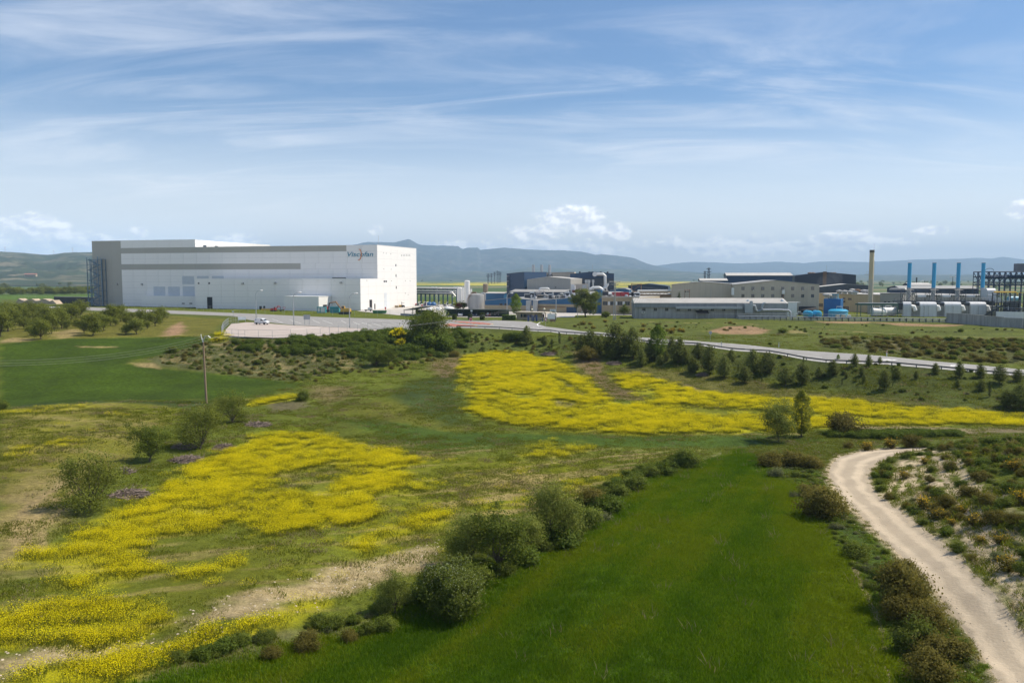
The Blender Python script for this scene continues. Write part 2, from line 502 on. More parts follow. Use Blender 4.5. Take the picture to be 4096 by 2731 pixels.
def sdf(poly, x, y):
    """signed distance, positive inside"""
    n = len(poly); best = np.full(x.shape, 1e9); inside = np.zeros(x.shape, bool)
    for i in range(n):
        ax, ay = poly[i]; bx, by = poly[(i + 1) % n]
        ex, ey = bx - ax, by - ay
        t = np.clip(((x - ax) * ex + (y - ay) * ey) / (ex * ex + ey * ey + 1e-9), 0, 1)
        best = np.minimum(best, (x - ax - t * ex) ** 2 + (y - ay - t * ey) ** 2)
        c = ((ay > y) != (by > y))
        with np.errstate(divide='ignore', invalid='ignore'):
            xi = (bx - ax) * (y - ay) / ((by - ay) if by != ay else 1e-9) + ax
        inside ^= c & (x < xi)
    d = np.sqrt(best)
    return np.where(inside, d, -d)
def line_dist(pts, x, y):
    best = np.full(x.shape, 1e9)
    for (ax, ay), (bx, by) in zip(pts, pts[1:]):
        ex, ey = bx - ax, by - ay
        t = np.clip(((x - ax) * ex + (y - ay) * ey) / (ex * ex + ey * ey + 1e-9), 0, 1)
        best = np.minimum(best, (x - ax - t * ex) ** 2 + (y - ay - t * ey) ** 2)
    return np.sqrt(best)
def WP(poly):
    return [P(*p)[:2] for p in poly]

WHEAT = (0.040, 0.068, 0.004); BRIGHT = (0.058, 0.105, 0.004); LIME = (0.15, 0.185, 0.012)
OLIVE = (0.150, 0.145, 0.022); SOIL = (0.37, 0.285, 0.17); TAN = (0.29, 0.22, 0.10); ROUGH = (0.096, 0.116, 0.013)
DARK = (0.045, 0.070, 0.018); GREY = (0.088, 0.092, 0.034); BROWN = (0.17, 0.115, 0.065); MEADOW = (0.085, 0.102, 0.017)
YELLOWG = (0.140, 0.165, 0.006); WET = (0.048, 0.086, 0.011); PALE = (0.50, 0.40, 0.265); REDSOIL = (0.30, 0.19, 0.11)
# colour patches: (colour, outline in photo pixels, softness m, ragged edge m, strength)
PATCH = [
 (MEADOW, [(0,1195),(400,1225),(900,1262),(1650,1290),(2100,1300),(2200,1280),(2600,1262),(3780,1275),(4096,1315),(4096,1480),(3300,1410),(2700,1360),(2200,1330),(1800,1330),(900,1345),(600,1345),(0,1375)], 2, 3, 1),
 ((0.125,0.12,0.02), [(0,1232),(380,1250),(660,1262),(900,1275),(840,1345),(600,1345),(300,1355),(0,1372)], 2, 3, 1),
 (TAN, [(210,1330),(300,1315),(330,1325),(290,1350),(240,1362)], 1.5, 2, .7), (TAN, [(0,1362),(60,1352),(150,1355),(120,1368),(0,1371)], 1, 1, .8),
 (REDSOIL, [(650,1342),(690,1303),(722,1288),(738,1308),(728,1338)], 1.5, 2, .95),
 (GREY, [(560,1440),(700,1395),(840,1360),(920,1350),(1100,1362),(1480,1330),(1830,1325),(1850,1440),(1500,1490),(1300,1500),(1250,1535),(900,1500),(640,1470)], 2, 3, 1),
 ((0.062,0.082,0.02), [(1480,1340),(1830,1325),(2330,1345),(2330,1400),(1850,1400),(1600,1480),(1300,1470)], 3, 3, .9),
 (WHEAT, [(0,1378),(120,1364),(330,1354),(640,1347),(800,1347),(840,1362),(740,1395),(640,1420),(540,1440),(500,1455),(640,1470),(900,1500),(1100,1520),(1250,1538),(1150,1565),(1000,1590),(860,1602),(700,1600),(400,1600),(150,1617),(0,1634)], 1, 1.5, 1),
 (TAN, [(300,1384),(470,1386),(470,1390),(330,1389)], .6, .6, .9), (TAN, [(520,1448),(600,1452),(650,1468),(640,1475),(560,1465)], .8, 1, .8), (TAN, [(860,1600),(1000,1590),(1120,1565),(1110,1575),(1010,1600),(880,1607)], .6, 1, .8),
 (DARK, [(0,1634),(150,1615),(400,1599),(720,1602),(900,1600),(900,1640),(700,1628),(350,1612),(150,1626),(0,1645)], 1, 1, .8),
 (OLIVE, [(0,1645),(150,1624),(350,1612),(600,1618),(740,1632),(730,1668),(600,1745),(480,1860),(300,1990),(140,2080),(150,2170),(0,2290)], 1, 1.5, 1),
 (YELLOWG, [(480,1618),(740,1632),(760,1660),(690,1700),(640,1680)], 2, 2, .7),
 (TAN, [(0,1950),(180,1900),(330,1890),(300,1930),(140,2000),(0,2020)], 2, 3, .55), (TAN, [(0,2060),(120,2000),(260,2020),(220,2110),(120,2190),(60,2270),(0,2330)], 2, 2, .7),
 (ROUGH, [(0,2330),(200,2200),(420,2100),(600,1960),(900,1800),(1100,1700),(1300,1690),(1600,1740),(1900,1780),(2300,1790),(2750,1800),(2500,1900),(2200,2020),(1900,2180),(1700,2280),(1500,2400),(1200,2550),(800,2660),(400,2760),(-200,2760),(-300,2400)], 2, 2, 1),
 (YELLOWG, [(420,2100),(600,1960),(900,1800),(1100,1700),(1300,1700),(1000,1790),(760,1900),(560,2020),(420,2120)], 1.5, 1.5, .8),
 ((0.118,0.135,0.008), [(1500,1900),(1700,1820),(2300,1820),(2700,1820),(2500,1890),(2200,1990),(1800,2130),(1400,2230),(1300,2170),(1600,2050)], 4, 4, .8),
 (ROUGH, [(1000,1560),(1300,1490),(1850,1420),(1860,1690),(2200,1725),(2000,1790),(1500,1740),(1100,1690),(900,1640)], 2, 3, 1),
 ((0.118,0.122,0.016), [(1500,1600),(1700,1600),(1760,1680),(1960,1720),(1800,1745),(1500,1690),(1300,1640)], 3, 3, .9),
 (WHEAT, [(900,1500),(1250,1535),(1000,1590),(900,1600)], 1, 2, .8),
 (DARK, [(1640,1520),(1850,1500),(1840,1650),(1900,1700),(1800,1710),(1690,1660),(1580,1590)], 2, 2, .9),
 (BROWN, [(1730,1440),(1850,1425),(1840,1500),(1780,1515),(1720,1480)], 2, 2, .85), (BROWN, [(1240,1545),(1400,1545),(1420,1580),(1300,1620),(1250,1590)], 2, 2, .6), ((0.12,0.10,0.06), [(1060,1610),(1230,1605),(1240,1630),(1090,1645)], 1, 1, .8),
 (WET, [(1330,1672),(1500,1682),(1800,1722),(2100,1735),(2900,1750),(3300,1748),(3330,1790),(2700,1785),(2000,1785),(1780,1810),(1560,1760),(1420,1700)], 1.5, 2, .9),
 (MEADOW, [(1900,1400),(2300,1420),(2600,1460),(2900,1500),(3300,1560),(3800,1630),(4096,1655),(4096,1480),(3300,1430),(2700,1375),(2200,1345),(1850,1340),(1800,1400)], 2, 2, .6),
 ((0.066,0.082,0.017), [(2300,1345),(2700,1385),(3300,1440),(4096,1500),(4300,1520),(4300,1660),(3800,1635),(3300,1560),(2900,1500),(2600,1455),(2300,1420)], 2, 3, .9),
 ((0.115,0.105,0.03), [(2440,1470),(2600,1470),(2900,1515),(3300,1570),(3800,1640),(3800,1650),(3300,1600),(2900,1570),(2560,1520)], 1.5, 2, .8),
 (BROWN, [(2290,1400),(2400,1425),(2440,1520),(2520,1570),(2570,1600),(2450,1592),(2340,1500)], 1.5, 1.5, .9),
 ((0.20,0.16,0.09), [(3200,1690),(3500,1688),(3900,1715),(4096,1708),(4096,1728),(3800,1735),(3400,1728)], 1, 2, .9),
 ((0.20,0.16,0.09), [(2190,1605),(2240,1598),(2330,1616),(2340,1630),(2240,1632)], 1, 1.2, .7), (GREY, [(2230,1515),(2290,1540),(2350,1590),(2300,1575)], 1, 1, .9), ((0.20,0.15,0.09), [(2720,1530),(2800,1560),(2850,1590),(2780,1575)], 1, 2, .8),
  (MEADOW, [(3300,1760),(3800,1748),(4300,1738),(4300,1760),(3750,1790),(3500,1795),(3300,1850),(3250,1900),(3100,1850),(2960,1800)], 1, 2, .9),
 ((0.058,0.09,0.013), [(2960,1802),(3290,1850),(3320,2000),(3500,2150),(3700,2350),(3900,2600),(4000,2780),(3640,2780),(3430,2320),(3200,1960)], 1, 1, 1),
 (BRIGHT, [(2900,1822),(2965,1808),(3015,1812),(3045,1838),(3180,1950),(3300,2100),(3430,2320),(3560,2560),(3680,2780),(400,2780),(1000,2612),(1500,2482),(1900,2302),(2250,2092),(2600,1905),(2850,1835)], .7, .6, 1),
 (LIME, [(3150,1930),(3300,2100),(3430,2320),(3560,2560),(3670,2780),(3420,2780),(3340,2450),(3240,2200)], 1.5, 1, .75), (LIME, [(1900,2380),(2300,2170),(2700,1960),(2800,1960),(2500,2150),(2100,2400)], 2, 2, .3),
 (ROUGH, [(3500,1890),(3560,1840),(3740,1790),(4000,1755),(4300,1755),(4300,2731),(4096,2500),(3790,2170),(3550,2010)], .6, .8, 1),
 (PALE, [(3590,1788),(3450,1797),(3330,1826),(3295,1870),(3300,1922),(3375,2015),(3475,2115),(3615,2245),(3755,2405),(3875,2565),(3985,2740),(4280,2740),(4110,2510),(3955,2335),(3795,2175),(3655,2075),(3555,2005),(3495,1932),(3490,1890),(3525,1852),(3605,1818),(3710,1800)], .35, .7, .9),
 (REDSOIL, [(2830,1325),(2900,1305),(3000,1303),(3080,1320),(3050,1335),(2900,1335)], 1, 2, .85), (REDSOIL, [(3250,1286),(3480,1288),(3480,1294),(3300,1294)], 1, 1, .8), (REDSOIL, [(3490,1290),(3700,1297),(3850,1298),(3830,1306),(3600,1303)], 1, 1.5, .85), ((0.21,0.14,0.09), [(3450,1362),(3620,1362),(3720,1380),(3600,1400),(3480,1390)], 1, 2, .7), (TAN, [(3150,1320),(3200,1322),(3230,1335),(3160,1335)], 1, 1, .5),
 ((0.085,0.085,0.032), [(3280,1360),(3500,1350),(4096,1360),(4300,1370),(4300,1470),(4096,1455),(3600,1425),(3300,1385)], 2, 4, .7),
]
LINES = [  # bare soil lines: (colour, width m, px polyline, strength)
 (PALE, .55, [(3740,1805),(3760,1880),(3850,2010),(3960,2150),(4110,2240)], .9), (PALE, .45, [(3690,1820),(3700,1890),(3760,1960),(3900,2080),(4000,2200),(4110,2330)], .9), (PALE, .38, [(3610,1845),(3570,1940),(3540,1985)], .9), (PALE, .34, [(3640,1850),(3610,1940),(3600,2010)], .9),
 (PALE, .55, [(3780,1805),(3900,1950),(4010,2010)], .8), (PALE, .34, [(3660,1840),(3650,1920),(3700,2040),(3760,2110)], .8), (PALE, .55, [(3820,2090),(3900,2190),(4000,2290),(4110,2420)], .8), (PALE, .34, [(3900,2100),(4010,2130),(4110,2160)], .7),
 (TAN, .5, [(2600,1287),(2800,1292),(3060,1300)], .9), (TAN, .5, [(3160,1310),(3350,1322),(3600,1335)], .7), (TAN, .6, [(3300,1350),(3600,1345),(4096,1350)], .5),
 (SOIL, .14, [(3470,2500),(3500,2620),(3510,2731)], .8), (SOIL, .14, [(3420,2560),(3440,2640),(3445,2731)], .8), (SOIL, .14, [(3400,2230),(3450,2350),(3520,2500),(3560,2731)], .8), (TAN, .5, [(250,1930),(130,2010),(60,2090),(70,2200)], .85), (TAN, .4, [(300,1960),(180,2030),(110,2110),(110,2200)], .8), (TAN, .35, [(340,1990),(230,2050),(160,2130),(170,2210)], .7),
 (TAN, .5, [(2000,1690),(2200,1712),(2700,1738),(3200,1738)], .5), ((0.2,0.18,0.1), 1.0, [(600,2700),(1200,2560),(1700,2420),(2250,2085),(2600,1900),(2900,1815)], .35),
]
# flower cover: (outline, softness, ragged edge, density)
YELLOW = [
 ([(130,2260),(380,2110),(640,1960),(830,1850),(1000,1770),(1130,1732),(1300,1738),(1440,1772),(1640,1820),(1650,1870),(1560,1960),(1500,2050),(1400,2110),(1150,2115),(950,2105),(800,2145),(640,2155),(520,2230),(640,2290),(500,2350),(300,2390),(180,2330)], 1.6, 3.2, .95),
 ([(0,2440),(200,2390),(400,2400),(600,2425),(760,2435),(700,2500),(560,2560),(350,2585),(100,2595),(-100,2610),(-100,2480)], .9, 1.5, .9),
 ([(-60,2760),(100,2705),(500,2625),(700,2560),(1000,2462),(1240,2398),(1310,2405),(1150,2500),(900,2590),(600,2680),(380,2760)], .8, 1.2, .85),
 ([(650,2305),(800,2255),(970,2230),(980,2255),(800,2312),(680,2337)], .6, .8, .85), ([(1330,2185),(1500,2110),(1700,2045),(1790,2035),(1770,2100),(1600,2155),(1450,2205)], 1.2, 1.8, .7),
 ([(1900,2010),(2200,1960),(2500,1880),(2500,1900),(2200,2010),(1900,2060)], 2, 3, .3),
 ([(1840,1480),(1850,1432),(1950,1402),(2100,1415),(2220,1440),(2300,1490),(2400,1560),(2500,1622),(2570,1605),(2500,1550),(2440,1505),(2520,1492),(2650,1520),(2800,1570),(3000,1590),(3300,1600),(3600,1625),(3900,1655),(4300,1672),(4300,1712),(3800,1698),(3500,1702),(3250,1722),(3000,1737),(2700,1737),(2400,1727),(2200,1712),(2000,1692),(1890,1645),(1845,1560)], 1.2, 2.5, 1.0),
 ([(2050,1815),(2300,1796),(2380,1792),(2280,1828),(2100,1838)], .8, 1.5, .7), ([(2130,1770),(2300,1765),(2300,1800),(2050,1810)], 2, 3, .25), ([(40,1812),(250,1765),(340,1775),(200,1800),(60,1832)], .8, 1.2, .6), ([(0,1640),(380,1620),(420,1635),(100,1665),(0,1672)], 1.5, 2, .28),
 ([(990,1612),(1080,1592),(1170,1578),(1190,1595),(1090,1612),(1000,1622)], .5, .8, .9), ([(840,1365),(900,1330),(920,1345),(905,1365),(860,1372)], .8, 1, .9),
 ([(0,2330),(420,2100),(700,1960),(1100,1730),(1400,1760),(1750,1830),(2400,1830),(2100,2060),(1700,2240),(1200,2400),(700,2600),(0,2731)], 3, 5, .13), ([(0,1660),(300,1630),(600,1640),(650,1700),(300,1900),(0,1980)], 3, 5, .06),
 ([(560,2030),(330,2120),(300,2110),(400,2060),(520,2010)], .6, 1, .6), ([(1150,1860),(1640,1900),(1700,1960),(1500,2090),(1200,2110)], 4, 4, .5),
]
YHOLES = [([(1130,1905),(1330,1850),(1420,1880),(1280,1975),(1080,1990)], 2, 2.5, .85), ([(2190,1605),(2240,1598),(2330,1616),(2340,1630),(2240,1632)], .8, 1.4, .8), ([(2060,1588),(2120,1580),(2140,1596),(2080,1602)], .8, 1.4, .7), ([(2230,1515),(2290,1540),(2350,1590),(2300,1580)], .7, .8, .9), ([(2500,1560),(2600,1560),(2650,1600),(2560,1620)], 1.5, 2, .7),
          ([(2700,1620),(3000,1640),(3150,1660),(2900,1665),(2700,1650)], 1.5, 2.5, .8), ([(3150,1655),(3500,1672),(3800,1690),(3500,1690),(3200,1680)], 1, 2, .6), ([(1850,1480),(1890,1490),(1900,1560),(1860,1600)], 1, 2, .6), ([(620,2150),(900,2110),(950,2140),(700,2200)], 1.5, 2, .6), ([(300,2280),(520,2290),(520,2330),(350,2340)], 2, 2, .4)]
ROADPOLY = {}

def flower_cover(x, y):
    nz = fbm(x / 3.1, y / 3.1, 4, 11) - 0.5
    # drifts run across the slope
    st = fbm((x * 0.85 + y * 0.5) / 7.0, (-x * 0.5 + y * 0.85) / 1.9, 4, 21) - 0.5
    out = np.zeros(x.shape)
    for (poly, soft, rag, den) in YELLOW_W:
        xs = [p[0] for p in poly]; ys = [p[1] for p in poly]; m = soft + rag + 1
        k = (x > min(xs) - m) & (x < max(xs) + m) & (y > min(ys) - m) & (y < max(ys) + m)
        if not k.any(): continue
        s = sdf(poly, x[k], y[k]) + rag * 1.6 * nz[k] + rag * 1.2 * st[k]
        out[k] = np.maximum(out[k], den * sstep(-soft, soft, s) * (0.72 + 0.28 * sstep(-.18, .12, st[k] + nz[k] * .6)))
    for (poly, soft, rag, den) in YHOLES_W:
        xs = [p[0] for p in poly]; ys = [p[1] for p in poly]; m = soft + rag + 1
        k = (x > min(xs) - m) & (x < max(xs) + m) & (y > min(ys) - m) & (y < max(ys) + m)
        if not k.any(): continue
        s = sdf(poly, x[k], y[k]) + rag * 2 * nz[k]
        out[k] *= 1 - den * sstep(-soft, soft, s)
    return out
PATCH_W = [(c, WP(p), s, r, o) for (c, p, s, r, o) in PATCH]
YELLOW_W = [(WP(p), s, r, d) for (p, s, r, d) in YELLOW]
YHOLES_W = [(WP(p), s, r, d) for (p, s, r, d) in YHOLES]
LINES_W = [(c, w, WP(p), o) for (c, w, p, o) in LINES]

def ground_colour(x, y):
    r = np.hypot(x, y)
    col = np.empty(x.shape + (3,))
    col[:] = ROUGH
    # far plain: patchwork of fields
    big = fbm(x / 520, y / 260, 3, 5); b2 = fbm(x / 900 + 3, y / 210, 2, 8)
    farc = np.empty_like(col); farc[:] = (0.075, 0.12, 0.035)
    farc[big > 0.55] = (0.055, 0.10, 0.03); farc[big < 0.42] = (0.11, 0.13, 0.05); farc[b2 > 0.66] = (0.22, 0.19, 0.10); farc[b2 < 0.30] = (0.05, 0.075, 0.03)
    azd = np.degrees(np.arctan2(x, y))
    ye = ((azd > -8) & (azd < 0.2) & (r > 2300) & (r < 3900)) | ((azd > 6.5) & (azd < 12.5) & (r > 1900) & (r < 4600))
    farc[ye & (fbm(x / 300, y / 120, 3, 9) > .40)] = (0.42, 0.36, 0.03)
    farc[(azd < -26) & (r > 520) & (r < 960)] = (0.075, 0.13, 0.02)
    w = sstep(470, 560, r)[:, None]
    col = col * (1 - w) + farc * w
    nz = fbm(x / 2.7, y / 2.7, 5, 3) - 0.5
    for (c, poly, soft, rag, op) in PATCH_W:
        xs = [p[0] for p in poly]; ys = [p[1] for p in poly]; m = soft + rag + 1
        k = (x > min(xs) - m) & (x < max(xs) + m) & (y > min(ys) - m) & (y < max(ys) + m)
        if not k.any(): continue
        s = sdf(poly, x[k], y[k]) + rag * 2 * nz[k]
        a = (op * sstep(-soft, soft, s))[:, None]
        col[k] = col[k] * (1 - a) + np.array(c) * a
    # stony soil strip, streaked along the slope
    st = fbm((x * 0.9 + y * 0.44) / 9.0, (-x * 0.44 + y * 0.9) / 1.1, 4, 31)
    soil = WP([(-80,2660),(300,2580),(600,2550),(850,2440),(1100,2350),(1350,2260),(1600,2200),(1790,2165),(1730,2245),(1450,2325),(1150,2425),(950,2485),(650,2575),(350,2645),(-80,2720)])
    s = sdf(soil, x, y) + 2.6 * nz + 2.2 * (st - 0.5)
    a = (0.9 * sstep(-.9, .9, s))[:, None]; col = col * (1 - a) + np.array(SOIL) * a
    # dry streaks in the thin crop
    thin = WP([(0,2300),(420,2090),(700,1960),(1000,1800),(1300,1740),(2200,1800),(2750,1800),(2500,1900),(2100,2080),(1700,2280),(1200,2520),(500,2731),(0,2731)])
    s = sstep(-2, 4, sdf(thin, x, y)) * sstep(0.54, 0.72, st) * 0.55
    a = s[:, None]; col = col * (1 - a) + np.array(TAN) * a
    dry2 = WP([(1700,2000),(2200,1830),(2400,1800),(2750,1800),(2650,1850),(2300,1990),(1900,2160)])
    s = sstep(-3, 3, sdf(dry2, x, y) + 4 * nz) * sstep(0.46, 0.6, st) * 0.75
    a = s[:, None]; col = col * (1 - a) + np.array(TAN) * a
    ol = WP([(0,1645),(350,1612),(740,1632),(600,1745),(300,1990),(0,2290)])
    s = sstep(-1, 3, sdf(ol, x, y)) * sstep(0.5, 0.66, fbm(x / 5, y / 2.2, 5, 41)) * 0.38
    a = s[:, None]; col = col * (1 - a) + np.array(TAN) * a
    # bare soil showing on the eroded hill by the track
    hill = WP([(3500,1890),(3560,1840),(3740,1792),(4000,1757),(4300,1757),(4300,2731),(4096,2500),(3790,2170),(3550,2010)])
    s = sstep(-.5, 1, sdf(hill, x, y)) * sstep(0.54, 0.62, fbm(x / 1.3, y / 2.6, 4, 51)) * 0.35
    a = s[:, None]; col = col * (1 - a) + np.array((0.40, 0.32, 0.21)) * a
    emb = WP([(560,1440),(840,1360),(1100,1364),(1480,1334),(1830,1325),(1850,1440),(1300,1500),(900,1500)])
    s = sstep(-1, 3, sdf(emb, x, y)) * sstep(0.56, 0.66, fbm(x / 2.1, y / 2.1, 4, 61)) * 0.5
    a = s[:, None]; col = col * (1 - a) + np.array(TAN) * a
    for (c, wd, pts, op) in LINES_W:
        k = (r < 420)
        d = line_dist(pts, x[k], y[k]) + (fbm(x[k] / .8, y[k] / .8, 3, 71) - .5) * wd * 2.2
        a = (op * sstep(wd * 1.2, wd * 0.4, d))[:, None]
        col[k] = col[k] * (1 - a) + np.array(c) * a
    return col

def terrain_material():
    m = bpy.data.materials.new('ground_cover'); m.use_nodes = True
    nt = m.node_tree; N, L = nt.nodes, nt.links
    b = N['Principled BSDF']; b.inputs['Roughness'].default_value = 0.95; b.inputs['Specular IOR Level'].default_value = 0.1
    at = N.new('ShaderNodeAttribute'); at.attribute_name = 'tint'
    yl = N.new('ShaderNodeAttribute'); yl.attribute_name = 'flower'
    ge = N.new('ShaderNodeNewGeometry')
    def noise(scale, det=4, rough=.6):
        n = N.new('ShaderNodeTexNoise'); n.inputs['Scale'].default_value = scale; n.inputs['Detail'].default_value = det; n.inputs['Roughness'].default_value = rough
        L.new(ge.outputs['Position'], n.inputs['Vector']); return n.outputs['Fac']
    def mr(v, a, b_, c, d):
        n = N.new('ShaderNodeMapRange'); L.new(v, n.inputs[0])
        for i, q in enumerate((a, b_, c, d)): n.inputs[i + 1].default_value = q
        return n.outputs[0]
    def mul(a, b_):
        n = N.new('ShaderNodeMath'); n.operation = 'MULTIPLY'; L.new(a, n.inputs[0]); L.new(b_, n.inputs[1]); return n.outputs[0]
    f = mul(mr(noise(0.11, 5), .3, .7, .72, 1.28), mr(noise(1.6, 5, .7), .3, .7, .6, 1.4))
    f = mul(f, mr(noise(9.0, 3, .7), .3, .7, .7, 1.3))
    vm = N.new('ShaderNodeVectorMath'); vm.operation = 'SCALE'; L.new(at.outputs['Color'], vm.inputs[0]); L.new(f, vm.inputs['Scale'])
    # flower speckle below the modelled blooms
    sp = mr(noise(7.0, 4, .8), .36, .62, 0, 1)
    ad = N.new('ShaderNodeMath'); ad.operation = 'MULTIPLY'; L.new(yl.outputs['Fac'], ad.inputs[0]); L.new(mr(sp, 0, 1, .3, 1), ad.inputs[1])
    mx = N.new('ShaderNodeMix'); mx.data_type = 'RGBA'
    L.new(ad.outputs[0], mx.inputs[0]); L.new(vm.outputs[0], mx.inputs[6]); mx.inputs[7].default_value = (0.50, 0.45, 0.006, 1)
    L.new(mx.outputs[2], b.inputs['Base Color'])
    bp = N.new('ShaderNodeBump'); bp.inputs['Strength'].default_value = 0.9; bp.inputs['Distance'].default_value = 0.25
    L.new(noise(3.0, 6, .75), bp.inputs['Height']); L.new(bp.outputs[0], b.inputs['Normal'])
    return m

def bake_attr(me, name, data, kind='FLOAT'):
    a = me.attributes.new(name, kind, 'POINT')
    if kind == 'FLOAT_COLOR':
        a.data.foreach_set('color', np.concatenate([data, np.ones((len(data), 1))], 1).astype(np.float32).ravel())
    else:
        a.data.foreach_set('value', np.asarray(data, np.float32))
# road and track edges, photo pixels
ROAD_NEAR = [(-200,1236),(345,1241),(672,1254),(934,1264),(1000,1280),(1173,1300),(1399,1311),(1536,1317),(1655,1318),(1827,1311),(2000,1316),(2200,1327),(2330,1341),(2500,1353),(2746,1379),(3076,1411),(3472,1456),(4096,1503),(4500,1548)]
ROAD_FAR = [(-200,1224),(315,1227),(675,1241),(996,1254),(1100,1259),(1298,1268),(1500,1274),(1655,1279),(1800,1279),(1960,1280),(2125,1286),(2182,1306),(2330,1325),(2483,1340),(2662,1356),(2868,1370),(3136,1396),(3293,1407),(4096,1478),(4500,1518)]
TRACK_L = [(3736, 1783), (3586, 1790), (3446, 1800), (3341, 1828), (3304, 1870), (3308, 1920), (3377, 2010), (3474, 2110), (3611, 2240), (3748, 2400), (3864, 2560), (3970, 2731), (4035, 2860)]
TRACK_R = [(3804, 1788), (3704, 1797), (3604, 1815), (3526, 1850), (3490, 1890), (3494, 1930), (3555, 2000), (3657, 2070), (3799, 2170), (3963, 2330), (4112, 2500), (4272, 2731), (4355, 2860)]
LOT = [(893,1345),(905,1318),(925,1297),(985,1290),(1010,1290),(1173,1301),(1399,1312),(1536,1318),(1640,1321),(1560,1322),(1476,1321),(1387,1331),(1268,1347),(1180,1352),(1089,1355),(980,1353)]
YARD = [(-66, 338), (-40, 296), (-16, 284), (22, 283), (24, 300), (60, 300), (60, 430), (-48, 430)]

HILL_PX = [(3500,1890),(3740,1792),(4300,1757),(4300,2731),(4096,2500),(3790,2170)]
def ZT(x, y):
    """height of the ground mesh itself, with its small relief"""
    x = np.atleast_1d(np.asarray(x, float)); y = np.atleast_1d(np.asarray(y, float)); z = Z(x, y)
    rel = (fbm(x / 9, y / 9, 4, 81) - .5) * 0.5 + (fbm(x / 1.7, y / 1.7, 3, 82) - .5) * 0.2
    quiet = np.zeros(x.shape)
    for poly in (ROADW, LOTW, YARD, TRACKW):
        s = sdf(poly, x, y); quiet = np.maximum(quiet, sstep(-5, -.5, s)); z = z - 0.35 * sstep(0.0, 1.6, s)
        if poly is LOTW or poly is YARD: z = np.where(s > -.4, np.minimum(z, -.12 * sstep(-.4, .5, s)), z)
    rel = rel + HILLF(x, y) * (fbm(x / 2.2, y / 4.0, 3, 83) - .5) * 1.1
    return z + rel * (1 - quiet) * (np.hypot(x, y) < 460)
def terrain():
    az = np.radians(np.concatenate([np.linspace(-64, -38, 40, endpoint=False), np.linspace(-38, 38, 600), np.linspace(38.5, 64, 40)]))
    rr = np.concatenate([np.geomspace(14, 420, 560), np.geomspace(425, 9000, 110)])
    A, Rr = np.meshgrid(az, rr)
    x = (Rr * np.sin(A)).ravel(); y = (Rr * np.cos(A)).ravel()
    z = Z(x, y)
    yl = flower_cover(x, y)
    yl *= np.hypot(x, y) < 420
    col = ground_colour(x, y)
    z = ZT(x, y)
    me = np_mesh('terrain', np.stack([x, y, z], 1), (lambda i: np.stack([i, i + 1, i + 1 + len(az), i + len(az)], 1))((np.arange(len(rr) - 1)[:, None] * len(az) + np.arange(len(az) - 1)[None, :]).ravel()), terrain_material(), True)
    bake_attr(me, 'tint', col, 'FLOAT_COLOR'); bake_attr(me, 'flower', yl)
    o = add_obj('terrain', me); tag(o, 'rolling farmland of crop fields and rough grass', kind='structure')
    return o

def edge_strip(name, a, b, n, m, lift, mtl, label, rag=0.0):
    """sheet between two polylines a,b of ground points, n across, m along"""
    def resample(pts):
        p = np.array(pts); d = np.concatenate([[0], np.cumsum(np.hypot(*(p[1:] - p[:-1]).T))]); t = np.linspace(0, d[-1], m)
        return np.stack([np.interp(t, d, p[:, 0]), np.interp(t, d, p[:, 1])], 1)
    A_, B_ = resample(a), resample(b)
    if rag:
        for q, sd_ in ((A_, 5), (B_, 9)):
            off = (fbm(q[:, 0] / 2.0, q[:, 1] / 2.0, 4, sd_) - .5) * rag
            tdir = np.gradient(q, axis=0); tdir /= np.linalg.norm(tdir, axis=1)[:, None] + 1e-9
            q += np.stack([-tdir[:, 1], tdir[:, 0]], 1) * off[:, None]
    w = np.linspace(0, 1, n)[None, :, None]
    pts = A_[:, None, :] * (1 - w) + B_[:, None, :] * w
    x, y = pts[..., 0].ravel(), pts[..., 1].ravel()
    i = (np.arange(m - 1)[:, None] * n + np.arange(n - 1)[None, :]).ravel()
    me = np_mesh(name, np.stack([x, y, Z(x, y) + lift], 1), np.stack([i, i + n, i + n + 1, i + 1], 1), mtl, True)
    bake_attr(me, 'across', np.tile(np.linspace(0, 1, n), m))
    # faces must look up
    if me.polygons[0].normal.z < 0: me.flip_normals()
    o = add_obj(name, me); return tag(o, label, kind='structure')

PWP = lambda pts: [P(*p)[:2] for p in pts]
ROADN_W, ROADF_W = PWP(ROAD_NEAR), PWP(ROAD_FAR)
ROADW = ROADN_W + ROADF_W[::-1]
TRL_W, TRR_W = PWP(TRACK_L), PWP(TRACK_R)
TRACKW = TRL_W + TRR_W[::-1]
LOTW = PWP(LOT)
HILL_W = WP(HILL_PX)
HILLF = lambda x, y: sstep(-1, 3, sdf(HILL_W, x, y))
def PT(px, py):
    p = P(px, py); return (p[0], p[1], float(ZT(p[0], p[1])[0]))
terrain_obj = terrain()
ASPHALT = mat('asphalt', (0.25, 0.24, 0.225), 0.9, var=0.10, scale=0.25, dirt=((0.33, 0.315, 0.29), 0.5), bump=0.2, bscale=9)
CONCRETE = mat('pale_concrete', (0.42, 0.355, 0.31), 0.9, var=0.06, scale=0.3, dirt=((0.37, 0.31, 0.27), 0.4))
